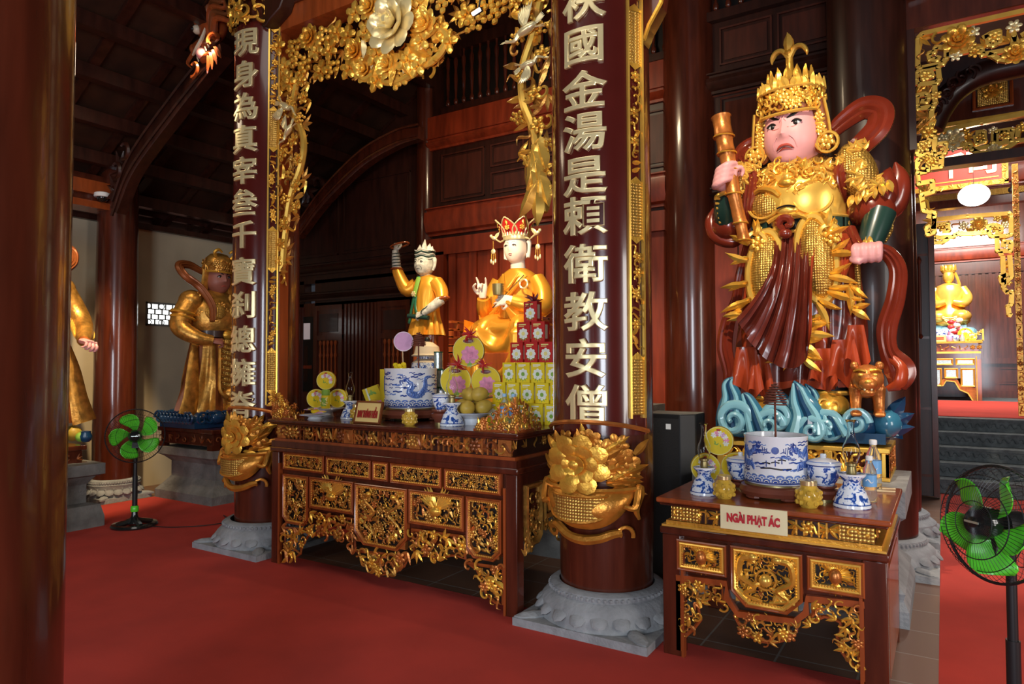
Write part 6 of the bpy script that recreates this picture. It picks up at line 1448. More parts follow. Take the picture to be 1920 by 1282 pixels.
def tin_mesh(r, d, style):
    b = MB(); R = rot('x', pi/2); b.lathe([(0, -d/2), (r*.96, -d/2), (r, -d/2+.006), (r, d/2-.006), (r*.96, d/2), (0, d/2)], 'yellow', 36, None, R)
    b.tube([(r*.97*cos(a), -d/2-.001, r*.97*sin(a)) for a in np.linspace(0, 6.3, 36)], .003, 'yellow_pale', 5)
    y = -d/2-.002; F = np.diag((1, .12, 1))
    def fl(x, z, s, m): V, Fc = TP; b.add(V*s@np.diag((1, .10, 1)), Fc, m, rot('y', x*30), (x, y, z))
    if style == 'peony':
        fl(.1*r, -.25*r, r*.95, 'pink'); fl(.02*r, -.22*r, r*.45, 'magenta')
        for a in (-.6, .2, 3.5): b.leaf((.1*r, y, -.6*r), r*.5, r*.1, -pi/2+a*.5, 'leafgreen', th=.1)
        b.ell((0, y, .62*r), (r*.36, .003, r*.15), 'ribbon_deep', None, 14, 6); b.tube([(r*.36*cos(a), y-.002, .62*r+r*.15*sin(a)) for a in np.linspace(0, 6.3, 20)], .003, 'yellow_pale', 4)
    else:
        for i in range(7):
            a = -.3+.42*i; V, Fc = TF; b.add(V*r*.42@np.diag((1, .1, 1)), Fc, ('petal_white', 'pink', 'petal_white', 'lilac')[i % 4], rot('y', i), (.52*r*cos(a), y, .52*r*sin(a)))
        b.ell((0, y, .78*r), (r*.16, .003, r*.07), 'ribbon_red', None, 10, 5)
        for i in range(5): b.leaf((.1*r*i-.3*r, y, -.25*r+.1*r*(i % 2)), r*.22, r*.04, 1+i, 'leafgreen', th=.1)
    return b
def tin(label, x, y, z, r, d, style, rz, group=None, tilt=0):
    b = tin_mesh(r, d, style)
    if tilt: b.xf(rot('x', -tilt))
    return tag(b.build('round_gift_tin', loc=(x, y, z+r), rz=rz), label, 'gift tin', group)
def plate(label, x, y, z, r, h, m='porcelain', foot=.5):
    b = MB(); b.lathe([(r*foot, 0), (r*foot*.9, .006), (r*foot*.8, h*.5), (r*.8, h*.82), (r, h), (r*.98, h+.003), (r*.7, h*.9), (0, h*.86)], m, 36); b.lathe([(r*.985, h-.001), (r*.99, h+.0035), (r*.93, h*.985)], 'blue_mid', 36)
    return tag(b.build('plate', loc=(x, y, z)), label, 'plate')
plate('footed plate of yellow tins at the left end of the long altar', -4.42, 4.06, ZL, .155, .075, foot=.45)
g = 'small yellow flowered tins on the left plate'
fc_ = face_cam(-4.4, 4.06)*.75
tin('small yellow flowered tin standing on top of two others', -4.43, 4.07, ZL+.08+.150, .078, .055, 'round', fc_, g)
tin('small yellow flowered tin, lower left of the three on the plate', -4.50, 4.02, ZL+.078, .078, .055, 'round', fc_+.25, g); tin('small yellow flowered tin, lower right of the three on the plate', -4.35, 4.13, ZL+.078, .078, .055, 'round', fc_-.1, g)
b = MB(); b.lathe([(0, 0), (.034, 0), (.036, .01), (.036, .10), (.034, .108), (.03, .108)], 'yellow', 24); b.lathe([(.0365, .02), (.0365, .09)], 'leafgreen', 24, a0=3.4, a1=5.6)
for i in range(10): b.leaf((.0385*sin(.3*i-1.4), -.0385*cos(.3*i-1.4), .03+.05*((i*7) % 10)/10), .03, .006, i, 'yellow_pale', rot('z', .3*i-1.4), th=.2)
b.lathe([(.032, .108), (.034, .112), (.034, .15), (.03, .155), (0, .155)], 'leafgreen', 24); tag(b.build('tea_can', loc=(-4.34, 3.98, ZL+.078)), 'green and yellow can in front of the small yellow tins', 'can')
plate('low white plate near the left front of the long altar', -4.31, 3.84, ZL, .125, .035)
b = MB()
for i in range(9): a = i*.7; b.leaf((0, 0, .02+.004*i), .09, .03, 0, ('lilac', 'yellow', 'lilac')[i % 3], rot('z', a)@rot('x', -1.35), th=.3)
b.ell((0, 0, .03), (.035, .035, .02), 'yellow'); tag(b.build('lotus_flower', loc=(-4.31, 3.84, ZL+.034)), 'purple and yellow flower lying on the low white plate', 'flower')
for (px, Y, dz, w, h, d, rz_, lab) in ((738, 4.47, .10, .22, .30, .08, .3, 'larger yellow box standing behind the large urn'), (775, 4.50, .12, .16, .27, .08, .35, 'narrower yellow box behind the large urn, beside the larger one'), (712, 4.42, .0, .14, .24, .06, .55, 'yellow box leaning left of the large urn')):
    b = MB(); b.box(-w/2, w/2, -d/2, d/2, 0, h, 'yellow'); b.stamp(TF, (w*.2, -d/2-.002, h*.3), .3, .08, 'pink', np.diag((1, .1, 1))); 
    for k in range(3): b.leaf((-w*.3+.04*k, -d/2-.001, h*.7), .05, .01, .5+k, 'leafgreen', th=.1)
    if dz == 0: b.box(-w*.3, -w*.2, -d/2-.002, d/2+.002, .0, h, 'petal_white'); b.xf(rot('y', -.35))
    tag(b.build('gift_box', loc=(tpx(px, Y), Y, ZL+(dz if dz else .02)), rz=rz_, smooth=False, bevel=.003), lab, 'box')
    if dz: b = MB(); b.box(-w/2-.01, w/2+.01, -d/2-.01, d/2+.01, 0, dz-.001, 'lacquer_dark'); tag(b.build('wooden_riser', loc=(tpx(px, Y), Y, ZL), rz=rz_, smooth=False), 'low dark riser under the '+lab.split(',')[0], 'riser')
b = MB(); rn = random.Random(2)
for i in range(14): a = i*2.4; b.ell((.045*cos(a)*(.3+.05*i), .03*sin(a), .02+.004*i), (.025, .02, .018), 'yellow', None, 7, 5)
tag(b.build('yellow_flower', loc=(-3.66, 4.13, 1.535)), 'yellow flower resting at the back of the large urn', 'flower')
b = MB(); b.ell((0, 0, .07), (.065, .06, .07), 'mango', None, 16, 12); b.ell((-.02, -.03, .07), (.05, .04, .055), 'bronze_red', None, 12, 8); tag(b.build('brown_fruit', loc=(tpx(700, 4.36), 4.36, ZL)), 'brownish round fruit between the leaning yellow box and the large urn', 'fruit')
# ginger jar on the platform behind
t = thing('ginger_jar', 'cream ginger jar with dark blue painting at the feet of the raised arm statue', 'jar', (tpx(801, 5.22), 5.22, 1.20)); b = MB()
b.lathe([(.09, 0), (.10, .02), (.145, .18), (.165, .32), (.15, .42), (.10, .46), (.10, .49), (0, .49)], 'porcelain_flower', 36); b.lathe([(.148, .425), (.10, .463)], 'jar_cream', 36); b.build('body', t)
b = MB(); b.lathe([(.15, .485), (.155, .495), (.13, .51), (.115, .58), (.06, .62), (.02, .63)], 'jar_cream', 36); b.ell((0, 0, .65), (.028, .028, .03), 'black'); b.build('lid', t)
# silver tea canisters
def canister(lab, x, y, z):
    t = thing('tea_canister', lab, 'canister', (x, y, z), 0, 'silver tea canisters'); b = MB(); b.lathe([(0, 0), (.038, 0), (.038, .148), (0, .148)], 'silver', 24); b.build('body', t)
    b = MB(); b.lathe([(.0385, .0), (.039, .002), (.039, .006), (.0385, .008)], 'green_band', 24); b.lathe([(.0385, .140), (.039, .142), (.039, .147), (.0385, .149)], 'green_band', 24); b.build('green_rim', t)
    b = MB(); b.lathe([(.0388, .030), (.0388, .118)], 'silver_green', 10, None, None, 4.0, 5.0); b.build('printed_label', t, label='greyish green printed label'); return t
cx_ = tpx(822, 4.50)
c0 = canister('silver tea canister, left one of the three at the bottom of the canister tower', cx_-.080, 4.50, ZL+.10)
for lab, dx, k in (('silver tea canister, middle one of the three at the bottom of the canister tower', 0, 0), ('silver tea canister, right one of the three at the bottom of the canister tower', .080, 0), ('silver tea canister, left one of the two in the middle of the canister tower', -.040, 1), ('silver tea canister, right one of the two in the middle of the canister tower', .040, 1), ('silver tea canister alone on top of the canister tower', 0, 2)):
    dup(c0, (cx_+dx, 4.50, ZL+.10+.149*k), lab)
b = MB(); b.box(-.13, .13, -.06, .06, 0, .099, 'lacquer_dark'); tag(b.build('wooden_riser', loc=(cx_, 4.50, ZL), smooth=False), 'dark riser under the silver tea canisters on the long altar', 'riser')
# footed tray with three big flowered tins
trx, try_ = tpx(884, 4.42), 4.42
t = thing('offering_tray', 'white footed tray under the three large yellow flowered tins', 'tray', (trx, try_, ZL)); b = MB(); b.lathe([(.09, 0), (.07, .02), (.05, .10), (.09, .16), (.20, .18), (.205, .19), (0, .185)], 'porcelain', 36); b.build('bowl', t)
fc_ = face_cam(trx, try_)*.8; ux, uy = cos(fc_), sin(fc_); g = 'large yellow flowered tins on the tray'
tin('large yellow tin with pink peony, on top of the other two', trx-ux*.02, try_-uy*.02, ZL+.19+.232, .125, .07, 'peony', fc_, g); tin('large yellow tin with pink peony, lower left of the three on the tray', trx-ux*.125, try_-uy*.125, ZL+.19, .122, .07, 'peony', fc_+.1, g); tin('large yellow tin with pink peony, lower right of the three on the tray', trx+ux*.12, try_+uy*.12, ZL+.19, .118, .07, 'peony', fc_-.05, g)
def bow(label, x, y, z, s, m):
    b = MB(); rn = random.Random(int(x*100))
    for i in range(26): a, e = rn.uniform(0, 6.3), rn.uniform(-.4, 1.2); b.leaf((0, 0, 0), s*rn.uniform(.6, 1), s*.12, a, m, rot('z', rn.uniform(-1, 1))@rot('x', -e), th=.5, curl=.5)
    tag(b.build('ribbon_bow', loc=(x, y, z)), label, 'bow')
bow('red ribbon bow on the topmost large yellow tin', trx-ux*.0, try_-.03, ZL+.19+.488, .085, 'ribbon_red'); bow('red ribbon bow on the lower left large yellow tin', trx-ux*.09, try_-.08, ZL+.19+.25, .085, 'ribbon_red'); bow('red ribbon bow on the lower right large yellow tin', trx+ux*.15, try_-.02, ZL+.19+.245, .07, 'ribbon_red')
plate('white plate heaped with mangoes on the long altar', -2.93, 4.09, ZL, .15, .085, foot=.5)
mg = MB(); mg.grid(lambda u, v: (.062*sin(pi*v)*cos(2*pi*u)*(1+.18*(v-.5)), .055*sin(pi*v)*sin(2*pi*u), -.056*cos(pi*v)+.01*sin(pi*v)*cos(2*pi*u)), 18, 12, 'mango', wrap=True)
g = 'mangoes on the plate'; m0 = None
for lab, dx, dy, dz, rz in (('mango lying at the left of the heap', -.085, .0, .13, .3), ('mango at the right of the heap', .085, .03, .13, 1.2), ('mango at the front centre of the heap', .015, -.075, .125, 2), ('mango on top at the left of the heap', -.045, .03, .215, 2.6), ('mango on top at the right of the heap', .055, .02, .22, .8), ('mango hidden at the back of the heap', .0, .09, .13, 0)):
    if m0 is None: m0 = mg.build('mango'); tag(m0, lab, 'mango', g); o = m0
    else: o = m0.copy(); COL.objects.link(o); o['label'] = lab
    o.location = (-2.93+dx, 4.09+dy, ZL+dz); o.rotation_euler = (.2*dx*10, .3, rz)
# pyramid of gift boxes
def gift(m, mp, w, h, d, bar):
    b = MB(); b.box(-w/2, w/2, -d/2, d/2, 0, h, m)
    V, Fc = TP; b.add(V*w*.62@np.diag((1, .08, 1)), Fc, 'petal_white', None, (.0, -d/2-.001, h*.42)); b.add(V*w*.24@np.diag((1, .12, 1)), Fc, 'leafgreen' if m == 'yellow' else 'yellow_pale', None, (.0, -d/2-.003, h*.42))
    for i in range(5): b.leaf((0, -d/2-.001, h*.36), w*.45, w*.05, -2.6+.5*i, 'leafgreen', th=.1)
    b.box(-w*.36, w*.2, -d/2-.001, -d/2, h*.84, h*.90, mp); b.box(-w*.36, w*.05, -d/2-.001, -d/2, h*.77, h*.80, mp)
    b.box(w/2, w/2+.001, -d*.35, d*.1, h*.15, h*.85, bar); return b
yb = gift('yellow', 'petal_white', .112, .150, .075, 'petal_white'); rb_ = gift('red_box', 'yellow_pale', .112, .150, .075, 'jar_cream')
GX0 = tpx(935, 4.36); GYb = 4.40; words = ('first', 'second', 'third', 'fourth', 'fifth', 'sixth'); y0 = r0 = None; SP = .126
rows = [('yellow', 5, 'bottom', 0), ('yellow', 5, 'middle', 0), ('yellow', 4, 'top', .09), ('red', 3, 'lowest', .16), ('red', 2, 'middle', .22), ('red', 1, 'uppermost', .28)]
for k, (cname, n, rname, off) in enumerate(rows):
    for i in range(n):
        lab = ('%s flower box, %s from the left in the %s row of yellow boxes' % (cname, words[i], rname)) if cname == 'yellow' else ('red flower box, %s from the left in the %s row of red boxes' % (words[i], rname) if n > 1 else 'red flower box alone at the peak of the box pyramid')
        src = y0 if cname == 'yellow' else r0
        if src is None:
            o = (yb if cname == 'yellow' else rb_).build('gift_box', smooth=False, bevel=.002); tag(o, lab, 'box', cname+' flower boxes')
            if cname == 'yellow': y0 = o
            else: r0 = o
        else: o = src.copy(); COL.objects.link(o); o['label'] = lab
        o.location = (GX0+off+SP*i+(-.02 if k == 0 else 0), GYb-(.05 if k == 0 else 0), ZL+.151*k+.001); o.rotation_euler = (0, 0, .02*((i*3+k) % 3-1))
bow('dark red ribbon bow on the peak of the red boxes', GX0+.28, GYb, ZL+.151*6+.01, .08, 'ribbon_deep')
def corner(label, pts, z, rn):
    t = thing('carved_corner', label, 'carving', (pts[1][0], pts[1][1], z)); o = np.array(pts[1])
    for a, c in ((pts[0], pts[1]), (pts[1], pts[2])):
        a, c = np.array(a), np.array(c); L = np.linalg.norm(c-a); an = atan2((c-a)[1], (c-a)[0]); b = MB()
        first = a is not None and np.allclose(c, o)
        hgt = lambda x: .21*(x/L)**.7 if first else .21*(1-x/L)**.7+.02
        for x, zz in scatter(rn, .0, L, .015, .21, .030, lambda x, q: q < hgt(x)): b.stamp(rn.choice((TF, TC, TS, TL3)), (x, -rn.random()*.01, zz), rn.random()*6, .06, rn.choice(('gold', 'gold_old', 'gold_red')))
        b.box(0, L, -.012, .012, 0, .015, 'lacquer_orange'); b.xf(rot('z', an), (a[0]-o[0], a[1]-o[1], 0)); b.build('openwork_wing', t)
    b = MB(); b.box(-.009, .009, -.009, .009, 0, .23, 'gold'); b.build('corner_post', t, smooth=False)
rn = random.Random(15)
corner('gilt openwork corner piece at the right front corner of the long altar', ((-2.64, 3.715), (-2.315, 3.715), (-2.315, 4.02)), ZL, rn)
corner('gilt openwork corner piece at the left front corner of the long altar', ((-4.655, 4.02), (-4.655, 3.715), (-4.40, 3.715)), ZL, rn)
def bottle(label, x, y, z, s, cap, cat='water bottle'):
    t = thing('water_bottle', label, 'bottle', (x, y, z), face_cam(x, y)); b = MB()
    b.lathe([(0, 0), (.026, 0), (.031, .006), (.031, .05), (.0295, .055), (.031, .06), (.031, .135), (.028, .155), (.016, .18), (.013, .188), (.013, .20)], 'water', 24); b.xf(I3*s); b.build('body', t)
    b = MB(); b.lathe([(.0315, .075), (.0315, .13)], 'label_blue', 24); b.lathe([(.0317, .06), (.0317, .074)], 'label_orange', 24, None, None, 4.0, 5.4); V, Fc = TS; b.add(V*.03@np.diag((1, .1, 1)), Fc, 'white', None, (0, -.032, .102)); b.xf(I3*s); b.build('label', t)
    b = MB(); b.lathe([(.0155, .198), (.0155, .216), (.013, .219), (0, .219)], cap, 18); b.xf(I3*s); b.build('cap', t); return t
bottle('water bottle with white cap at the back right of the small altar', -.355, 4.52, ZS, 1.35, 'white'); bottle('water bottle with white cap on the small altar, beside the right oil lamp', -.345, 4.14, ZS, 1.12, 'white')
bottle('left blue capped water bottle behind the right carved corner', tpx(946, 4.12), 4.12, ZL, 1.05, 'cap_blue'); bottle('right blue capped water bottle behind the right carved corner', tpx(963, 4.12), 4.12, ZL, 1.05, 'cap_blue')
fc_ = face_cam(-1.3, 4.35)*.6; g = 'yellow flowered tins on the small altar'
tin('yellow flowered tin on top of two others, left side of the small altar', -1.20, 4.34, ZS+.172, .088, .06, 'round', fc_, g); tin('yellow flowered tin at the front left of the small altar, below the top one', -1.265, 4.26, ZS+.01, .088, .06, 'round', fc_+.2, g); tin('yellow flowered tin half hidden behind the left lidded cup', -1.11, 4.40, ZS+.01, .088, .06, 'round', fc_-.1, g)
plate('small plate under the yellow tins on the small altar', -1.19, 4.33, ZS, .14, .012, foot=.8)
sticks = (((-.45, 4.50), (-.25, 4.60), 'thin pale wooden stick at the back right of the small altar, the farther of two'), ((-.62, 4.42), (-.245, 4.50), 'thin pale wooden stick at the back right of the small altar, the nearer of two'))
for a, c, lab in sticks: b = MB(); b.tube([(a[0], a[1], ZS+.006), (c[0], c[1], ZS+.006)], .006, 'woodstick', 6); tag(b.build('wooden_stick'), lab, 'stick', None)
# ================================================================ loudspeaker, fans, camera, lamps
SX, SY = -1.74, 5.08
t = thing('loudspeaker', 'black floor loudspeaker behind the small altar, beside the thick inscribed column', 'loudspeaker', (SX, SY, 0)); b = MB()
hx = [(-.19, -.14), (.10, -.17), (.19, -.08), (.19, .15), (-.19, .15)]
V = [(x, y, z) for z in (0.0, 1.235) for x, y in hx]; b.add(V, [(0, 1, 6, 5), (1, 2, 7, 6), (2, 3, 8, 7), (3, 4, 9, 8), (4, 0, 5, 9), (5, 6, 7, 8, 9), (4, 3, 2, 1, 0)], ['black']*5+['stone_dark', 'black']); b.build('cabinet', t, smooth=False, bevel=.01)
b = MB(); V = [(-.175, -.146, .05), (.092, -.174, .05), (.092, -.174, 1.2), (-.175, -.146, 1.2)]; b.add(V, [(0, 1, 2, 3)], 'grille'); b.build('grille', t, smooth=False)
b = MB(); b.add([(-.01, -.168, 1.12), (.03, -.172, 1.12), (.03, -.172, 1.16), (-.01, -.168, 1.16)], [(0, 1, 2, 3)], 'white'); b.build('paper_label', t, smooth=False, label='small white paper label')
def fan(label, x, y, hub, R_, rz, tilt, spin, base_r, cord):
    t = thing('pedestal_fan', label, 'fan', (x, y, .006), rz); H = hub-.006
    b = MB(); b.lathe([(base_r, 0), (base_r*1.02, .012), (base_r*.97, .028), (base_r*.80, .034), (base_r*.76, .026), (base_r*.74, .0)], 'black_gloss', 40)
    for k in range(4): a = k*pi/2+.4; b.tube([(base_r*.78*cos(a), base_r*.78*sin(a), .02), (.06*cos(a), .06*sin(a), .045), (0, 0, .07)], .028, 'black_gloss', 6)
    b.lathe([(.07, .03), (.05, .06), (.03, .10), (.026, .16)], 'black_gloss', 20); b.build('base', t)
    b = MB(); b.lathe([(.024, .09), (.024, H*.55), (.018, H*.55), (.018, H-.05)], 'black', 16); b.build('pole', t)
    b = MB(); b.lathe([(.034, .14), (.038, .15), (.036, .19), (.028, .20)], 'fan_green', 18); b.build('height_collar', t)
    Rt = rot('x', -tilt); c = np.array([0, -.07, H])
    b = MB(); b.tube([(0, .02, 0), (0, .10, 0), (0, .17, 0)], [.055, .058, .035], 'black', 16); b.box(-.03, .03, -.02, .06, -.12, -.03, 'black'); b.xf(Rt, c); b.build('motor', t)
    b = MB(); Rb = R_*.86
    for k in range(5):
        a0 = spin+2*pi*k/5
        def bl(u, v, a0=a0):
            r = .05+(Rb-.05)*v; w = (.26+.24*sin(pi*min(1, v*.9)))*(1 if v < .86 else 1-((v-.86)/.14)**2*.45); a = a0+(u-.5)*2*w+.45*v
            return (r*cos(a), -.03+.045*(u-.5)*2*(.4+.6*v), r*sin(a))
        q = MB(); q.grid(bl, 10, 12, 'fan_green'); q.xf(Rt, c); o = q.build('blade', t); so = o.modifiers.new('thick', 'SOLIDIFY'); so.thickness = .003
    b = MB(); b.lathe([(.0, .11), (.045, .10), (.062, .075), (.062, .03), (0, .03)], 'black_gloss', 24, None, rot('x', pi/2)); b.box(-.03, .03, -.112, -.108, -.004, .004, 'silver'); b.xf(Rt, c); b.build('hub_badge', t)
    b = MB(); prof = [(.06, -.105), (.45, -.10), (.8, -.075), (.97, -.03), (1.0, 0)]
    n = 72
    for k in range(n):
        a = 2*pi*k/n; b.tube([(R_*q*cos(a+.25*(1-q)), y_, R_*q*sin(a+.25*(1-q))) for q, y_ in prof], .0010, 'black', 4, smooth=9, cap=False)
        if k % 2 == 0: b.tube([(R_*q*cos(a), y_, R_*q*sin(a)) for q, y_ in ((.25, .10), (.6, .095), (.85, .065), (.97, .03), (1, .0))], .0010, 'black', 4, smooth=9, cap=False)
    for q, y_, rr_ in ((1.0, 0, .006), (.62, -.09, .0022), (.82, -.07, .0018), (.7, .10, .0018), (.36, -.102, .0018)): b.tube([(R_*q*cos(a), y_, R_*q*sin(a)) for a in np.linspace(0, 2*pi, 60)], rr_, 'black', 6)
    b.xf(Rt, c); b.build('wire_cage', t)
    b = MB(); b.tube([np.array(p)-np.array([x, y, .006]) for p in cord], .005, 'black', 6, smooth=40); b.xf(rot('z', -rz)); b.build('power_cord', t)
fan('small green bladed pedestal fan on the left carpet before the brown column', -6.86, 3.80, .905, .262, face_cam(-6.86, 3.8)*.95, .05, .30, .21, [(-6.7, 3.85, .012), (-6.45, 3.95, .012), (-6.25, 4.15, .012), (-6.2, 4.4, .012), (-6.5, 4.55, .012)])
fan('large green bladed pedestal fan at the right edge, near the stone steps', .205, 3.25, .99, .218, -.78, .12, .75, .24, [(.2, 3.4, .012), (.05, 3.1, .012), (-.02, 2.9, .012), (.0, 2.5, .012)])
t = thing('security_camera', 'white dome security camera on the beam near the top of the brown column', 'camera', tuple(ony(192, 368, 4.2))); b = MB()
b.lathe([(0, .05), (.05, .05), (.085, .035), (.09, .0), (.085, -.012), (0, -.012)], 'white', 28); b.box(-.11, -.03, -.03, .06, .0, .08, 'white'); b.build('housing', t); b = MB(); b.ell((0, 0, -.012), (.06, .06, .06), 'black_gloss', None, 20, 12); b.build('dome', t)
for i, (px, py, lab, L) in enumerate(((402, 24, 'lit white tube lamp high above the carved dragon head', .11), (436, 41, 'small lit lamp between the dragon head and the farther inscribed column', .06))):
    p = ony(px, py, 4.5); t = thing('tube_lamp', lab, 'lamp', tuple(p)); b = MB(); b.tube([(-L, 0, .05), (L, 0, -.05)], .022, 'white_light', 10); b.build('tube', t); b = MB(); b.tube([(-L, .03, .07), (L, .03, -.03)], .03, 'black', 8); b.tube([(0, .03, .02), (0, .06, .5)], .012, 'black', 6); b.build('holder', t)
    if i == 0: lamp('tube_lamp_light', 'SPOT', tuple(p+np.array([0, -.12, -.1])), tuple(ony(395, 100, 4.2)), 18, (1, .85, .65), .04, spot=110, blend=.6)
p = ony(893, 22, 3.5); t = thing('spot_lamp', 'tiny lit lamp peeping through the gilt lattice blossoms', 'lamp', tuple(p)); b = MB(); b.tube([(-.03, 0, -.008), (.03, 0, .008)], .012, 'white_light', 8); b.build('tube', t); b = MB(); b.tube([(-.03, .02, 0), (.03, .02, .016)], .015, 'black', 8); b.tube([(0, .02, 0), (0, .14, .5)], .006, 'black', 5); b.build('holder', t)
t = thing('wall_spotlight', 'small black and gold spotlight on the left side of the thick inscribed column', 'lamp', (-2.20, 4.14, 2.42)); b = MB(); b.tube([(0, 0, -.1), (0, .0, .0), (-.0, .05, .08)], [.045, .05, .04], 'black_gloss', 14, smooth=8); b.ell((-.035, -.02, -.05), (.018, .02, .035), 'silver'); b.build('head', t); b = MB(); b.box(-.035, .05, -.03, .03, .06, .2, 'gold'); b.ell((-.0, -.035, .13), .022, 'gold_bright'); b.build('bracket', t)
# ================================================================ fretwork screens and the bright hall at the back right
def fretwork(name, label, Y, M, bars, flowers, r, gm='gold_bright', sub=1):
    t = thing(name, label, 'lattice'); b = MB()
    sq = [(-1, -1), (1, -1), (1, 1), (-1, 1)]
    for P in bars:
        Q = [M(*p) for p in P]
        for (x0, z0), (x1, z1) in zip(Q, Q[1:]): b.tube([(x0, Y, z0), (x1, Y, z1)], r, gm, 4, up=(0, 1, 0), cs=sq)
        for x, z in Q[1:-1]: b.ell((x, Y, z), r*1.35, gm, None, 6, 4)
    b.build('fret_bars', t)
    rn = random.Random(len(bars))
    for (px, py, s, k) in flowers:
        b = MB(); x, z = M(px, py); T = {'p': TP, 'f': TF, 'l': TL3, 'c': TC, 's': TS}[k]; b.stamp(T, (x, Y-.01, z), rn.random()*6, s, rn.choice(('gold_pale', 'gold_bright', 'gold')) if k in 'pf' else rn.choice(('gold', 'gold_old')))
        b.build('carved_flower', t)
def onp(Y): return lambda x, y: pl([(x, y)], Y)[0]
zf = lambda q: (1700+q[0]/4.577, 40+q[1]/4.577)
Zs = lambda L: [[zf(q) for q in P] for P in L]
sp = lambda cx, cy, w, h: [(cx-w, cy+h), (cx+w*.7, cy+h), (cx+w, cy+h*.7), (cx+w, cy-h*.7), (cx+w*.7, cy-h), (cx-w*.4, cy-h), (cx-w*.6, cy-h*.6), (cx-w*.6, cy+h*.3), (cx+w*.3, cy+h*.3), (cx+w*.4, cy-h*.2), (cx, cy-h*.3)]
bars = Zs([[(95, 390), (98, 150), (135, 110), (1200, -130), (2400, -400)], [(95, 390), (120, 405), (310, 365), (340, 320), (340, 235), (250, 225), (235, 270), (190, 280), (200, 330), (260, 335), (280, 300)], [(340, 295), (640, 235), (650, 290), (760, 270), (860, 250), (910, 220), (920, 130), (905, 60)], [(650, 150), (720, 110), (790, 90), (800, 180), (740, 210), (700, 205), (690, 120)], [(700, 290), (740, 300), (790, 330), (860, 340), (1010, 300), (1200, 260), (2400, -10)], [(935, 220), (1000, 240), (1200, 190)], [(920, 130), (960, 220)], [(980, 130), (1100, 60), (1110, 170), (1000, 200)],
           [(95, 545), (75, 500), (95, 440), (130, 425), (270, 395), (280, 500), (260, 530), (95, 550)], [(205, 430), (220, 470), (150, 500), (130, 460), (160, 450)], [(240, 545), (245, 700), (225, 735), (100, 755), (85, 720), (90, 640), (170, 625), (190, 660), (170, 695), (120, 690)], [(195, 745), (215, 760), (210, 960)], [(100, 1050), (95, 1140), (130, 1155), (215, 1140), (240, 1110), (240, 1000), (200, 985), (190, 1040), (110, 1055)], [(215, 1140), (250, 1150), (325, 1130), (335, 1050), (260, 1060)], [(165, 1160), (185, 1180), (185, 1280), (95, 1270), (95, 1190), (165, 1180)], [(190, 1180), (300, 1165), (295, 1250), (200, 1260)]])
bars += [[(1738, 322), (1720, 325), (1722, 345), (1748, 340), (1750, 360), (1728, 366), (1732, 395), (1752, 400), (1750, 430)], [(1738, 405), (1752, 408), (1751, 436), (1740, 440), (1738, 428), (1745, 424)]]
fl = [(*zf((x, y)), s, k) for x, y, s, k in ((440, 160, .19, 'p'), (565, 100, .10, 'f'), (545, 205, .08, 'f'), (630, 210, .1, 'l'), (750, 135, .1, 'f'), (420, 300, .09, 'f'), (580, 270, .09, 'f'), (930, 280, .14, 'p'), (840, 150, .12, 'l'), (920, 50, .1, 'f'), (150, 180, .12, 'l'), (280, 160, .12, 'c'), (120, 290, .08, 's'), (160, 470, .09, 'f'), (250, 640, .08, 'f'), (130, 590, .1, 'l'), (180, 575, .1, 'l'), (110, 830, .13, 'l'), (175, 830, .13, 'l'), (130, 880, .1, 'l'), (190, 870, .12, 'l'), (130, 940, .11, 'l'), (190, 950, .11, 'f'), (150, 1080, .1, 'f'), (280, 1100, .09, 'c'), (220, 1210, .09, 'f'), (130, 1230, .1, 's'), (1050, 160, .12, 'f'))] + [(1735, 350, .1, 'l'), (1740, 385, .1, 's'), (1742, 420, .1, 'l'), (1738, 300, .09, 'f')]
fretwork('gilded_fretwork', 'near gilded fretwork frame hanging right of the armoured statue column', 6.29, onp(6.29), bars, fl, .018)
b = MB(); b.box(-.20, 3.0, 6.24, 6.34, 4.27, 4.75, 'lacquer'); b.box(-.20, -.14, 6.24, 6.34, 3.3, 4.27, 'lacquer_dark'); b.box(-.2, 3.0, 6.2, 6.38, 4.75, 5.2, 'lacquer_dark')
tag(b.build('cross_beam', smooth=False), 'dark red beam above the near gilded fretwork at the upper right', 'beam')
b = MB(); b.prism([(-.19, 5.0), (-.19, 4.5), (-.05, 4.52), (.1, 4.62), (.22, 4.78), (.25, 5.0)], 6.10, 6.22, 'lacquer_dark'); tag(b.build('scroll_bracket', bevel=.015), 'dark curved bracket above the near gilded fretwork', 'bracket')
bars2 = Zs([[(230, 960), (640, 870), (1200, 760), (2400, 525)], [(215, 975), (280, 1010), (300, 1090), (545, 1055), (560, 1105), (720, 1075), (745, 1040), (745, 950)], [(590, 960), (660, 950), (670, 1030), (600, 1050), (590, 980)], [(560, 1105), (620, 1135), (790, 1125), (860, 1090), (950, 1030), (1200, 990), (2400, 760)], [(765, 1060), (900, 1030), (910, 930), (770, 950), (765, 1040)], [(800, 960), (860, 960), (865, 1000), (820, 1010)], [(940, 1000), (960, 920), (1050, 900), (1200, 860)]])
fl2 = [(*zf((x, y)), s, k) for x, y, s, k in ((400, 1010, .2, 'p'), (310, 1010, .14, 'f'), (500, 960, .12, 'f'), (480, 1040, .1, 'f'), (630, 1000, .12, 'f'), (745, 1100, .14, 'p'), (740, 940, .1, 'f'), (840, 980, .12, 'f'), (930, 970, .14, 'l'), (990, 910, .12, 'f'), (400, 1090, .1, 'f'), (510, 1080, .1, 'f'), (550, 1000, .14, 'l'), (360, 980, .14, 'l'))]
Y2 = 9.75
fretwork('gilded_fretwork', 'second gilded fretwork band beyond the first, under the gilt square panels', Y2, onp(Y2), bars2, fl2, .026)
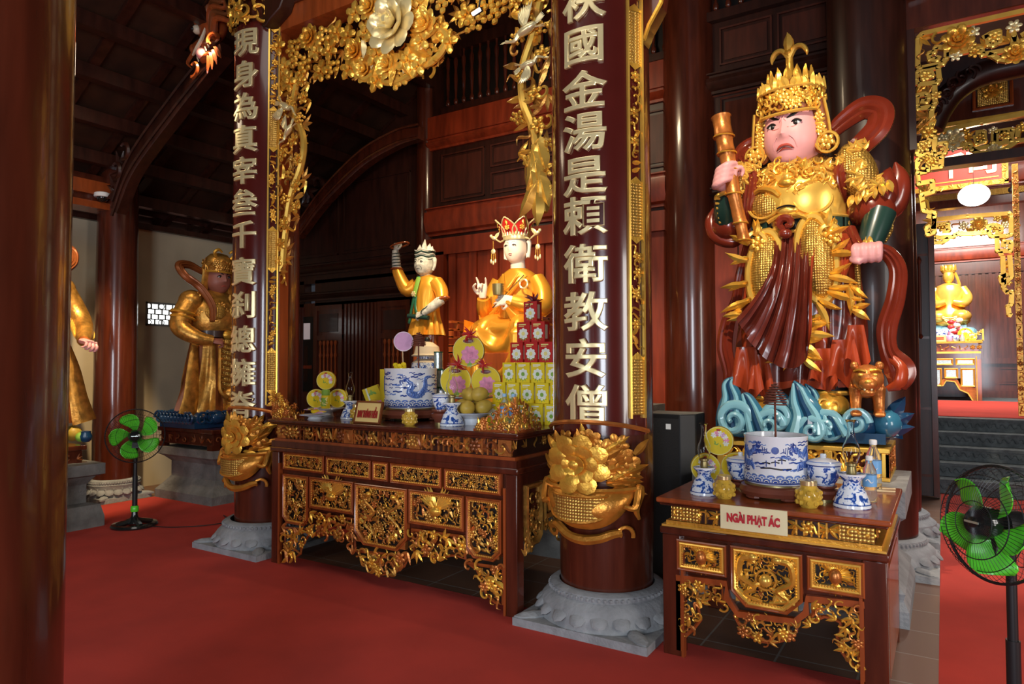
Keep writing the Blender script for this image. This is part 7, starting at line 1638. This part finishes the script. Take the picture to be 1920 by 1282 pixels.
t = thing('panelled_beam', 'beam with gilt square panels behind the near fretwork', 'beam'); b = MB(); b.box(-.4, 4, 9.80, 9.95, 4.48, 5.35, 'lacquer'); b.box(-.4, 4, 9.74, 9.82, 4.47, 4.52, 'gold'); b.build('board', t, smooth=False)
for x0 in (.36, 1.0, 1.64):
    b = MB(); b.frame(x0, x0+.40, 4.62, 5.02, .035, 9.77, 9.80, 'lacquer_orange'); b.box(x0+.05, x0+.35, 9.775, 9.79, 4.66, 4.98, 'gold_diaper'); b.stamp(TP, (x0+.2, 9.77, 4.82), .3, .17, 'gold'); 
    for k in range(5): b.stamp(TS, (x0+.2+.1*cos(k*1.3), 9.77, 4.82+.1*sin(k*1.3)), k, .07, 'gold')
    b.build('gilt_panel', t)
b = MB(); Q = catmull([(*ony(x, y, 9.2),) for x, y in ((1745, 240), (1762, 205), (1790, 170), (1840, 140), (1930, 118))], 26); b.tube(Q, .14, 'lacquer_dark', 12)
rn = random.Random(3)
for i in range(3, 18): b.stamp(rn.choice((TC, TS, TC)), Q[i]+np.array([0, -.13, .04]), rn.random()*6, .16, 'lacquer_dark')
tag(b.build('curved_beam'), 'dark carved curved beam in the passage behind the near fretwork', 'beam')
# open carved door leaf and passage walls
b = MB(); DZ = 3.3
b.box(-.33, -.09, 9.62, 9.67, .02, DZ, 'lacquer_dark'); b.box(-.12, -.06, 9.56, 9.68, .02, DZ, 'lacquer'); 
for z in (.25, 1.05, 1.9, 2.9): b.box(-.31, -.13, 9.60, 9.625, z, z+.03, 'lacquer')
b.lathe([(.01, 0), (.03, .03), (.014, .06), (.02, .5), (.014, .9), (.03, .95), (.01, 1)], 'lacquer', 8, (-.22, 9.6, 1.9))
d = struct('door_4', b, smooth=False)
q = MB()
for z in (.30, .95, 1.35): q.box(-.31, -.25, 9.55, 9.60, z, z+.025, 'silver')
q.build('door_latch', d)
b = MB(); b.box(-1.2, -.34, 9.7, 9.8, 0, 6.3, 'lacquer_dark'); b.box(2.2, 6, 9.7, 9.8, 0, 6.3, 'lacquer_dark'); struct('wall_passage', b, smooth=False)
b = MB(); b.box(-.30, 3.2, 9.3, 9.5, 3.88, 3.985, 'lacquer_dark'); tag(b.build('cross_beam', smooth=False), 'dark beam crossing above the doorway to the bright back hall', 'beam')
# steps and raised hall
t = thing('stone_steps', 'grey carved stone steps up to the bright back hall', 'steps'); n = 5; PH = .85
for k in range(n):
    b = MB(); y0 = 10.05+.30*k; z1 = PH/n*(k+1); b.box(-.5, 3.5, y0, y0+.32 if k < n-1 else y0+.5, max(0, z1-PH/n), z1-.03, 'step_stone'); b.box(-.5, 3.5, y0-.03, y0+.35 if k < n-1 else y0+.5, z1-.035, z1, 'step_stone')
    for i in range(40): b.stamp(TS, (-.4+.09*i, y0-.002, z1-.09), .2*(i % 3), .085, 'step_stone')
    b.build('step', t, smooth=False)
b = MB(); b.box(-.5, -.06, 9.85, 10.6, 0, .55, 'step_stone'); b.build('side_cheek', t, smooth=False, bevel=.02)
b = MB(); b.box(-2.5, 4.5, 11.55, 19, .70, PH, 'step_stone'); struct('floor_2', b, smooth=False)
b = MB(); b.box(-2.4, 4.4, 11.55, 16.5, PH, PH+.008, 'carpet'); tag(b.build('orange_red_carpet', smooth=False), 'bright red carpet on the raised floor of the back hall', 'carpet')
YF = 18.5
b = MB(); b.box(-2.5, 4.5, YF, YF+.2, PH, 7, 'lacquer'); struct('wall_far', b, smooth=False)
b = MB(); b.box(-2.6, -2.5, 10.5, 18.7, 0, 7, 'lacquer_dark'); b.box(4.5, 4.6, 10.5, 18.7, 0, 7, 'lacquer_dark'); struct('wall_hall', b, smooth=False)
b = MB(); b.box(-2.6, 4.6, 9.8, 18.7, 6.5, 6.6, 'roofwood'); struct('ceiling_2', b, smooth=False)
b = MB()
mould(b, -2, 3, 3.9, 4.25, 'panel_red', YF); b.box(-2, 3, YF-.06, YF, 3.62, 3.86, 'lacquer'); b.box(-2, 3, YF-.08, YF, 1.60, 1.72, 'lacquer')
panel(b, .75, 1.0, 1.15, 1.5, 'lacquer', YF); panel(b, 1.05, 1.55, 1.15, 1.5, 'lacquer', YF); b.box(-2, 3, YF-.05, YF, .85, 1.0, 'lacquer')
for i, x in enumerate(np.arange(-.6, 1.75, .125)): b.box(x, x+.06, YF-.045, YF, 1.72, 3.62, 'lacquer')
struct('trim_12', b)
column(1.98, 15.6, .30, 7, 'dark column at the right edge in the bright back hall', False, 'lacquer')
b = MB(); b.box(-2, 3, 13.9, 14.1, 4.28, 4.5, 'lacquer'); b.box(-2, 3, 13.87, 13.9, 4.42, 4.52, 'gold_diaper'); mould(b, -2, 3, 4.56, 4.95, 'panel_red', 13.9); tag(b.build('cross_beam'), 'red lacquered beam with gilt band behind the glowing lantern', 'beam')
zg = lambda q: (1740+q[0]/6.75, 290+q[1]/6.75)
Zg = lambda L: [[zg(q) for q in P] for P in L]
bars3 = Zg([[(0, 830), (500, 780), (1030, 745), (1055, 790), (1050, 1010), (1000, 1030), (800, 1030), (770, 990), (770, 900), (850, 890), (930, 920), (920, 980), (850, 985)], [(770, 980), (560, 1000), (350, 1000)], [(350, 1000), (320, 1040), (150, 1050), (70, 1040), (40, 960), (80, 890), (250, 870), (260, 960), (180, 970)], [(70, 1050), (80, 1110), (180, 1110), (260, 1060)], [(870, 1035), (880, 1220), (1040, 1220), (1055, 1110), (960, 1100), (950, 1170)], [(910, 1230), (930, 1280)]])
bars3 += [[(1880, 480), (1882, 540), (1888, 548)], [(1893, 478), (1896, 520), (1880, 532), (1876, 520), (1890, 514)], [(1885, 548), (1897, 548), (1896, 570), (1890, 575), (1892, 590), (1897, 592)]]
fl3 = [(*zg((x, y)), s, k) for x, y, s, k in ((640, 880, .22, 'p'), (450, 900, .16, 'f'), (540, 940, .16, 'l'), (720, 900, .14, 'f'), (350, 880, .14, 's'), (180, 920, .16, 'f'), (850, 940, .14, 'f'), (960, 830, .2, 'l'), (880, 800, .14, 'f'), (980, 890, .14, 'f'), (400, 1000, .12, 'f'), (690, 990, .12, 'f'), (950, 1060, .14, 'l'), (1000, 1160, .12, 'f'))]+[(1886, 495, .2, 'l'), (1888, 508, .16, 'l'), (1890, 530, .12, 'f')]
fretwork('gilded_fretwork', 'far gilded fretwork frame glowing in the bright back hall', 14.0, onp(14.0), bars3, fl3, .034)
t = thing('hanging_lantern', 'round white glowing lantern hanging in the back hall', 'lantern', tuple(ony(1826, 366, 12.6))); b = MB(); b.ell((0, 0, 0), (.21, .21, .165), 'lantern_glow', None, 28, 18); b.build('globe', t)
b = MB(); b.tube([(0, 0, .16), (0, 0, .60)], .005, 'black', 5); b.lathe([(.04, -.17), (.03, -.15), (0, -.15)], 'black', 14); b.lathe([(.05, .155), (.03, .175), (0, .18)], 'black', 14); b.build('cord', t)
lamp('lantern_lamp', 'POINT', tuple(ony(1826, 366, 12.6)-np.array([0, .45, .1])), None, 60, (1, .95, .88), .15)
A, Bq = ony(1755, 322, 12.9), ony(1888, 342, 12.9); t = thing('name_board', 'red board with gilt rim and white characters above the lantern', 'sign', (0, 12.9, 0)); x0, x1 = A[0]-.4, Bq[0]; zb = float(ony(1800, 345, 12.9)[2])
b = MB(); b.box(x0, x1, 0, .04, zb, zb+.55, 'sign_red'); b.box(x0-.02, x1+.02, -.02, .02, zb-.07, zb, 'gold'); b.box(x1-.06, x1+.02, -.02, .02, zb-.05, zb+.55, 'gold_diaper'); b.box(x0, x1-.1, -.012, .0, zb+.045, zb+.06, 'gold_bright')
for k in range(10): b.stamp(TS, (x1-.03, -.03, zb+.06*k), k, .08, 'gold_bright'); b.stamp(TL3, (x0+(x1-x0)*(k+.5)/10, -.03, zb-.035), k, .09, 'gold_bright')
b.build('board', t, smooth=False)
for ch, px in (('千', 1783), ('司', 1840)):
    V, Fc = text_mesh(ch, .42, .008, .008, 1.1); q = MB(); q.add(V, Fc, 'gold_pale', None, (float(ony(px, 320, 12.9)[0]), -.015, zb+.30)); q.build('character', t)
b = MB(); b.ell((0, 0, 0), (.05, .07, .05), 'black'); b.ell((.03, -.06, 0), (.03, .02, .03), 'white'); b.tube([(0, 0, .03), (0, .03, .14)], .012, 'black', 6); tag(b.build('spot_lamp', loc=tuple(ony(1897, 356, 13.3))), 'small black spotlight on the beam at the right of the lantern', 'lamp')
b = MB(); b.box(0, .07, 0, .06, 0, 3.6, 'gold_old'); rn = random.Random(8)
for k in range(50): b.stamp(rn.choice((TC, TS, TF)), (.035, -.005, .05+k*.07), k, .08, 'gold_red')
o = ony(1908, 700, 12.0); tag(b.build('carved_post', loc=(float(o[0]), 12.0, PH)), 'narrow gilt carved post at the right edge of the back hall', 'post')
# altar, goddess statue and offerings of the back hall
t = thing('far_altar_table', 'gilt and red altar table in the bright back hall', 'altar table', (0, 16.7, PH)); W0, W1 = -.9, .655
b = MB(); b.box(W0, W1+.03, -.03, 1.0, 1.17, 1.21, 'gold'); b.build('top', t, smooth=False); b = MB(); b.box(W0, W1-.04, .02, .95, 1.0, 1.17, 'lacquer_orange'); b.box(W0, W1, 0, 1, .96, 1.0, 'gold_bright')
for k in range(14): b.stamp(rn.choice((TF, TS)), (W0+.1+.11*k, .01, 1.085), k, .10, 'gold_old')
b.build('waist', t); b = MB(); b.box(W0, W1, 0, .98, .84, .96, 'lacquer'); b.box(W0, W1-.1, .03, .06, .45, .84, 'lacquer'); b.build('front', t, smooth=False)
for (a, c, d, e) in ((-.55, -.2, .72, .86), (-.17, .18, .72, .86), (.22, .55, .72, .86), (-.5, -.02, .28, .66), (.02, .26, .45, .66), (.3, .55, .28, .66)):
    b = MB(); b.frame(a, c, d, e, .035, -.015, .03, 'gold_bright'); b.box(a+.03, c-.03, .02, .03, d+.03, e-.03, 'silver'); b.build('framed_panel', t)
for x0 in (W1-.1, W0): b = MB(); b.box(x0, x0+.1, 0, .1, 0, .84, 'lacquer_orange'); b.box(x0+.01, x0+.03, -.008, 0, 0, .9, 'gold'); b.build('leg', t, smooth=False)
P = [(.56, .0), (.56, .26), (.3, .30), (.25, .42), (.0, .44), (-.1, .3), (-.5, .2), (-.5, .28), (0, .30), (.05, .4), (.2, .38), (.28, .22), (.42, .15), (.50, .0)]
b = MB(); b.prism(P, 0, .03, 'gold_red'); b.tube([(x, -.005, z) for x, z in P[6:]], .015, 'gold_bright', 5); b.build('apron', t)
t = thing('golden_goddess_statue', 'gold seated goddess statue with crown in the bright back hall', 'statue', (.14, 17.50, 2.062)); b = MB()
b.lathe([(.30, .35), (.38, .45), (.36, .6), (.27, .75), (.25, .95), (.28, 1.1), (.22, 1.22), (.08, 1.28)], 'gold_bright', 32, None, np.diag((1, .8, 1)))
for s in (-1, 1): b.tube([(s*.24, 0, 1.16), (s*.33, -.06, .95), (s*.25, -.22, .82), (s*.06, -.28, .86)], [.09, .10, .09, .06], 'gold_bright', 12, smooth=14); b.ell((s*.20, -.18, .55), (.2, .2, .14), 'gold_bright')
for k in range(6): b.tube([(-.3+.06*k, -.30, .62-.02*k), (0, -.36, .50-.05*k), (.3-.06*k, -.30, .62-.02*k)], .018, 'gold', 6, smooth=12)
b.build('robe', t)
hd = Head(.105, .12, .15, [(0, -.08, .12, .16, .15), (.4, .14, .2, .1, -.03), (-.4, .14, .2, .1, -.03), (0, -.4, .18, .07, .04)], jaw=.15); b = MB(); hd.skin(b, 'gold_bright', 24, 20); b.xf(None, (0, -.02, 1.42)); b.build('face', t)
b = MB(); b.lathe([(.12, 0), (.14, .05), (.13, .12), (.10, .16), (0, .18)], 'gold', 24, (0, 0, 1.50))
for k in range(16): a = k*.393; b.leaf((.135*sin(a), -.135*cos(a), 1.55), .12, .03, pi/2, 'gold', rot('z', a), th=.6)
b.tube([(.12, 0, 1.5), (.17, 0, 1.35), (.2, -.02, 1.22)], .03, 'gold', 6); b.build('crown', t)
b = MB(); 
for k in range(14): a = k*.45; b.ell((.36*cos(a), .28*sin(a), .2), (.14, .12, .12), 'cloud_light', None, 9, 6)
b.box(-.3, .3, -.2, .25, 0, .36, 'cloud_light'); b.build('lotus_seat', t)
ZF = PH+1.212
def simple(b, name, lab, cat, px, Y): return tag(b.build(name, loc=(tpx(px, Y), Y, ZF)), lab, cat)
b = MB(); b.lathe([(.15, 0), (.17, .1), (.17, .24), (.15, .25), (.14, .2), (0, .2)], 'porcelain_flower', 28); simple(b, 'incense_urn', 'blue and white urn on the far altar in the back hall', 'incense urn', 1766, 16.95)
b = MB(); b.box(-.12, .12, 0, .02, 0, .13, 'paper_tag'); b.box(-.08, .08, -.003, 0, .04, .06, 'text_red'); b.box(-.08, .08, -.003, 0, .07, .09, 'text_red'); simple(b, 'name_sign', 'small yellow sign on the far altar in the back hall', 'sign', 1763, 16.78)
b = MB()
for k in range(12): b.ell((.08*sin(k*2.4), .05*cos(k*2.1), .06+.035*k), (.07, .06, .05), ('pink', 'ribbon_red', 'petal_white')[k % 3], None, 8, 5)
simple(b, 'bouquet', 'pink and red bouquet on the far altar', 'flowers', 1793, 16.98)
b = MB(); b.lathe([(.05, 0), (.06, .03), (.05, .1), (.02, .13), (.03, .2), (0, .2)], 'pink', 16); simple(b, 'pink_vase', 'small pink vase at the front of the far altar', 'vase', 1782, 16.8)
b = MB(); b.lathe([(.05, 0), (.07, .05), (.07, .1), (.04, .13), (0, .14)], 'porcelain_flower', 16); simple(b, 'lidded_cup', 'small blue cup at the front of the far altar', 'cup', 1793, 16.8)
b = MB(); b.lathe([(.045, 0), (.05, .06), (.03, .1), (.02, .16), (0, .16)], 'silver_green', 16); simple(b, 'green_bottle', 'small green bottle on the far altar', 'bottle', 1806, 16.82)
b = tin_mesh(.14, .08, 'round'); o = b.build('round_gift_tin', loc=(tpx(1812, 16.98), 16.98, ZF+.2)); tag(o, 'large pale yellow tin leaning on the far altar', 'gift tin'); o.location.z = ZF+.141
b = tin_mesh(.09, .06, 'round'); tag(b.build('round_gift_tin', loc=(tpx(1824, 16.95), 16.95, ZF+.091)), 'smaller yellow tin beside the large one on the far altar', 'gift tin')
b = MB(); b.box(-.16, .12, -.02, .02, 0, .02, 'gold'); b.box(.1, .13, -.02, .02, 0, .24, 'gold_bright')
for k in range(14): b.stamp(TS, (-.14+.018*k, -.01, .03+.012*k), k, .08, 'gold_bright')
simple(b, 'carved_corner', 'gilt corner carving at the right end of the far altar', 'carving', 1832, 16.74)
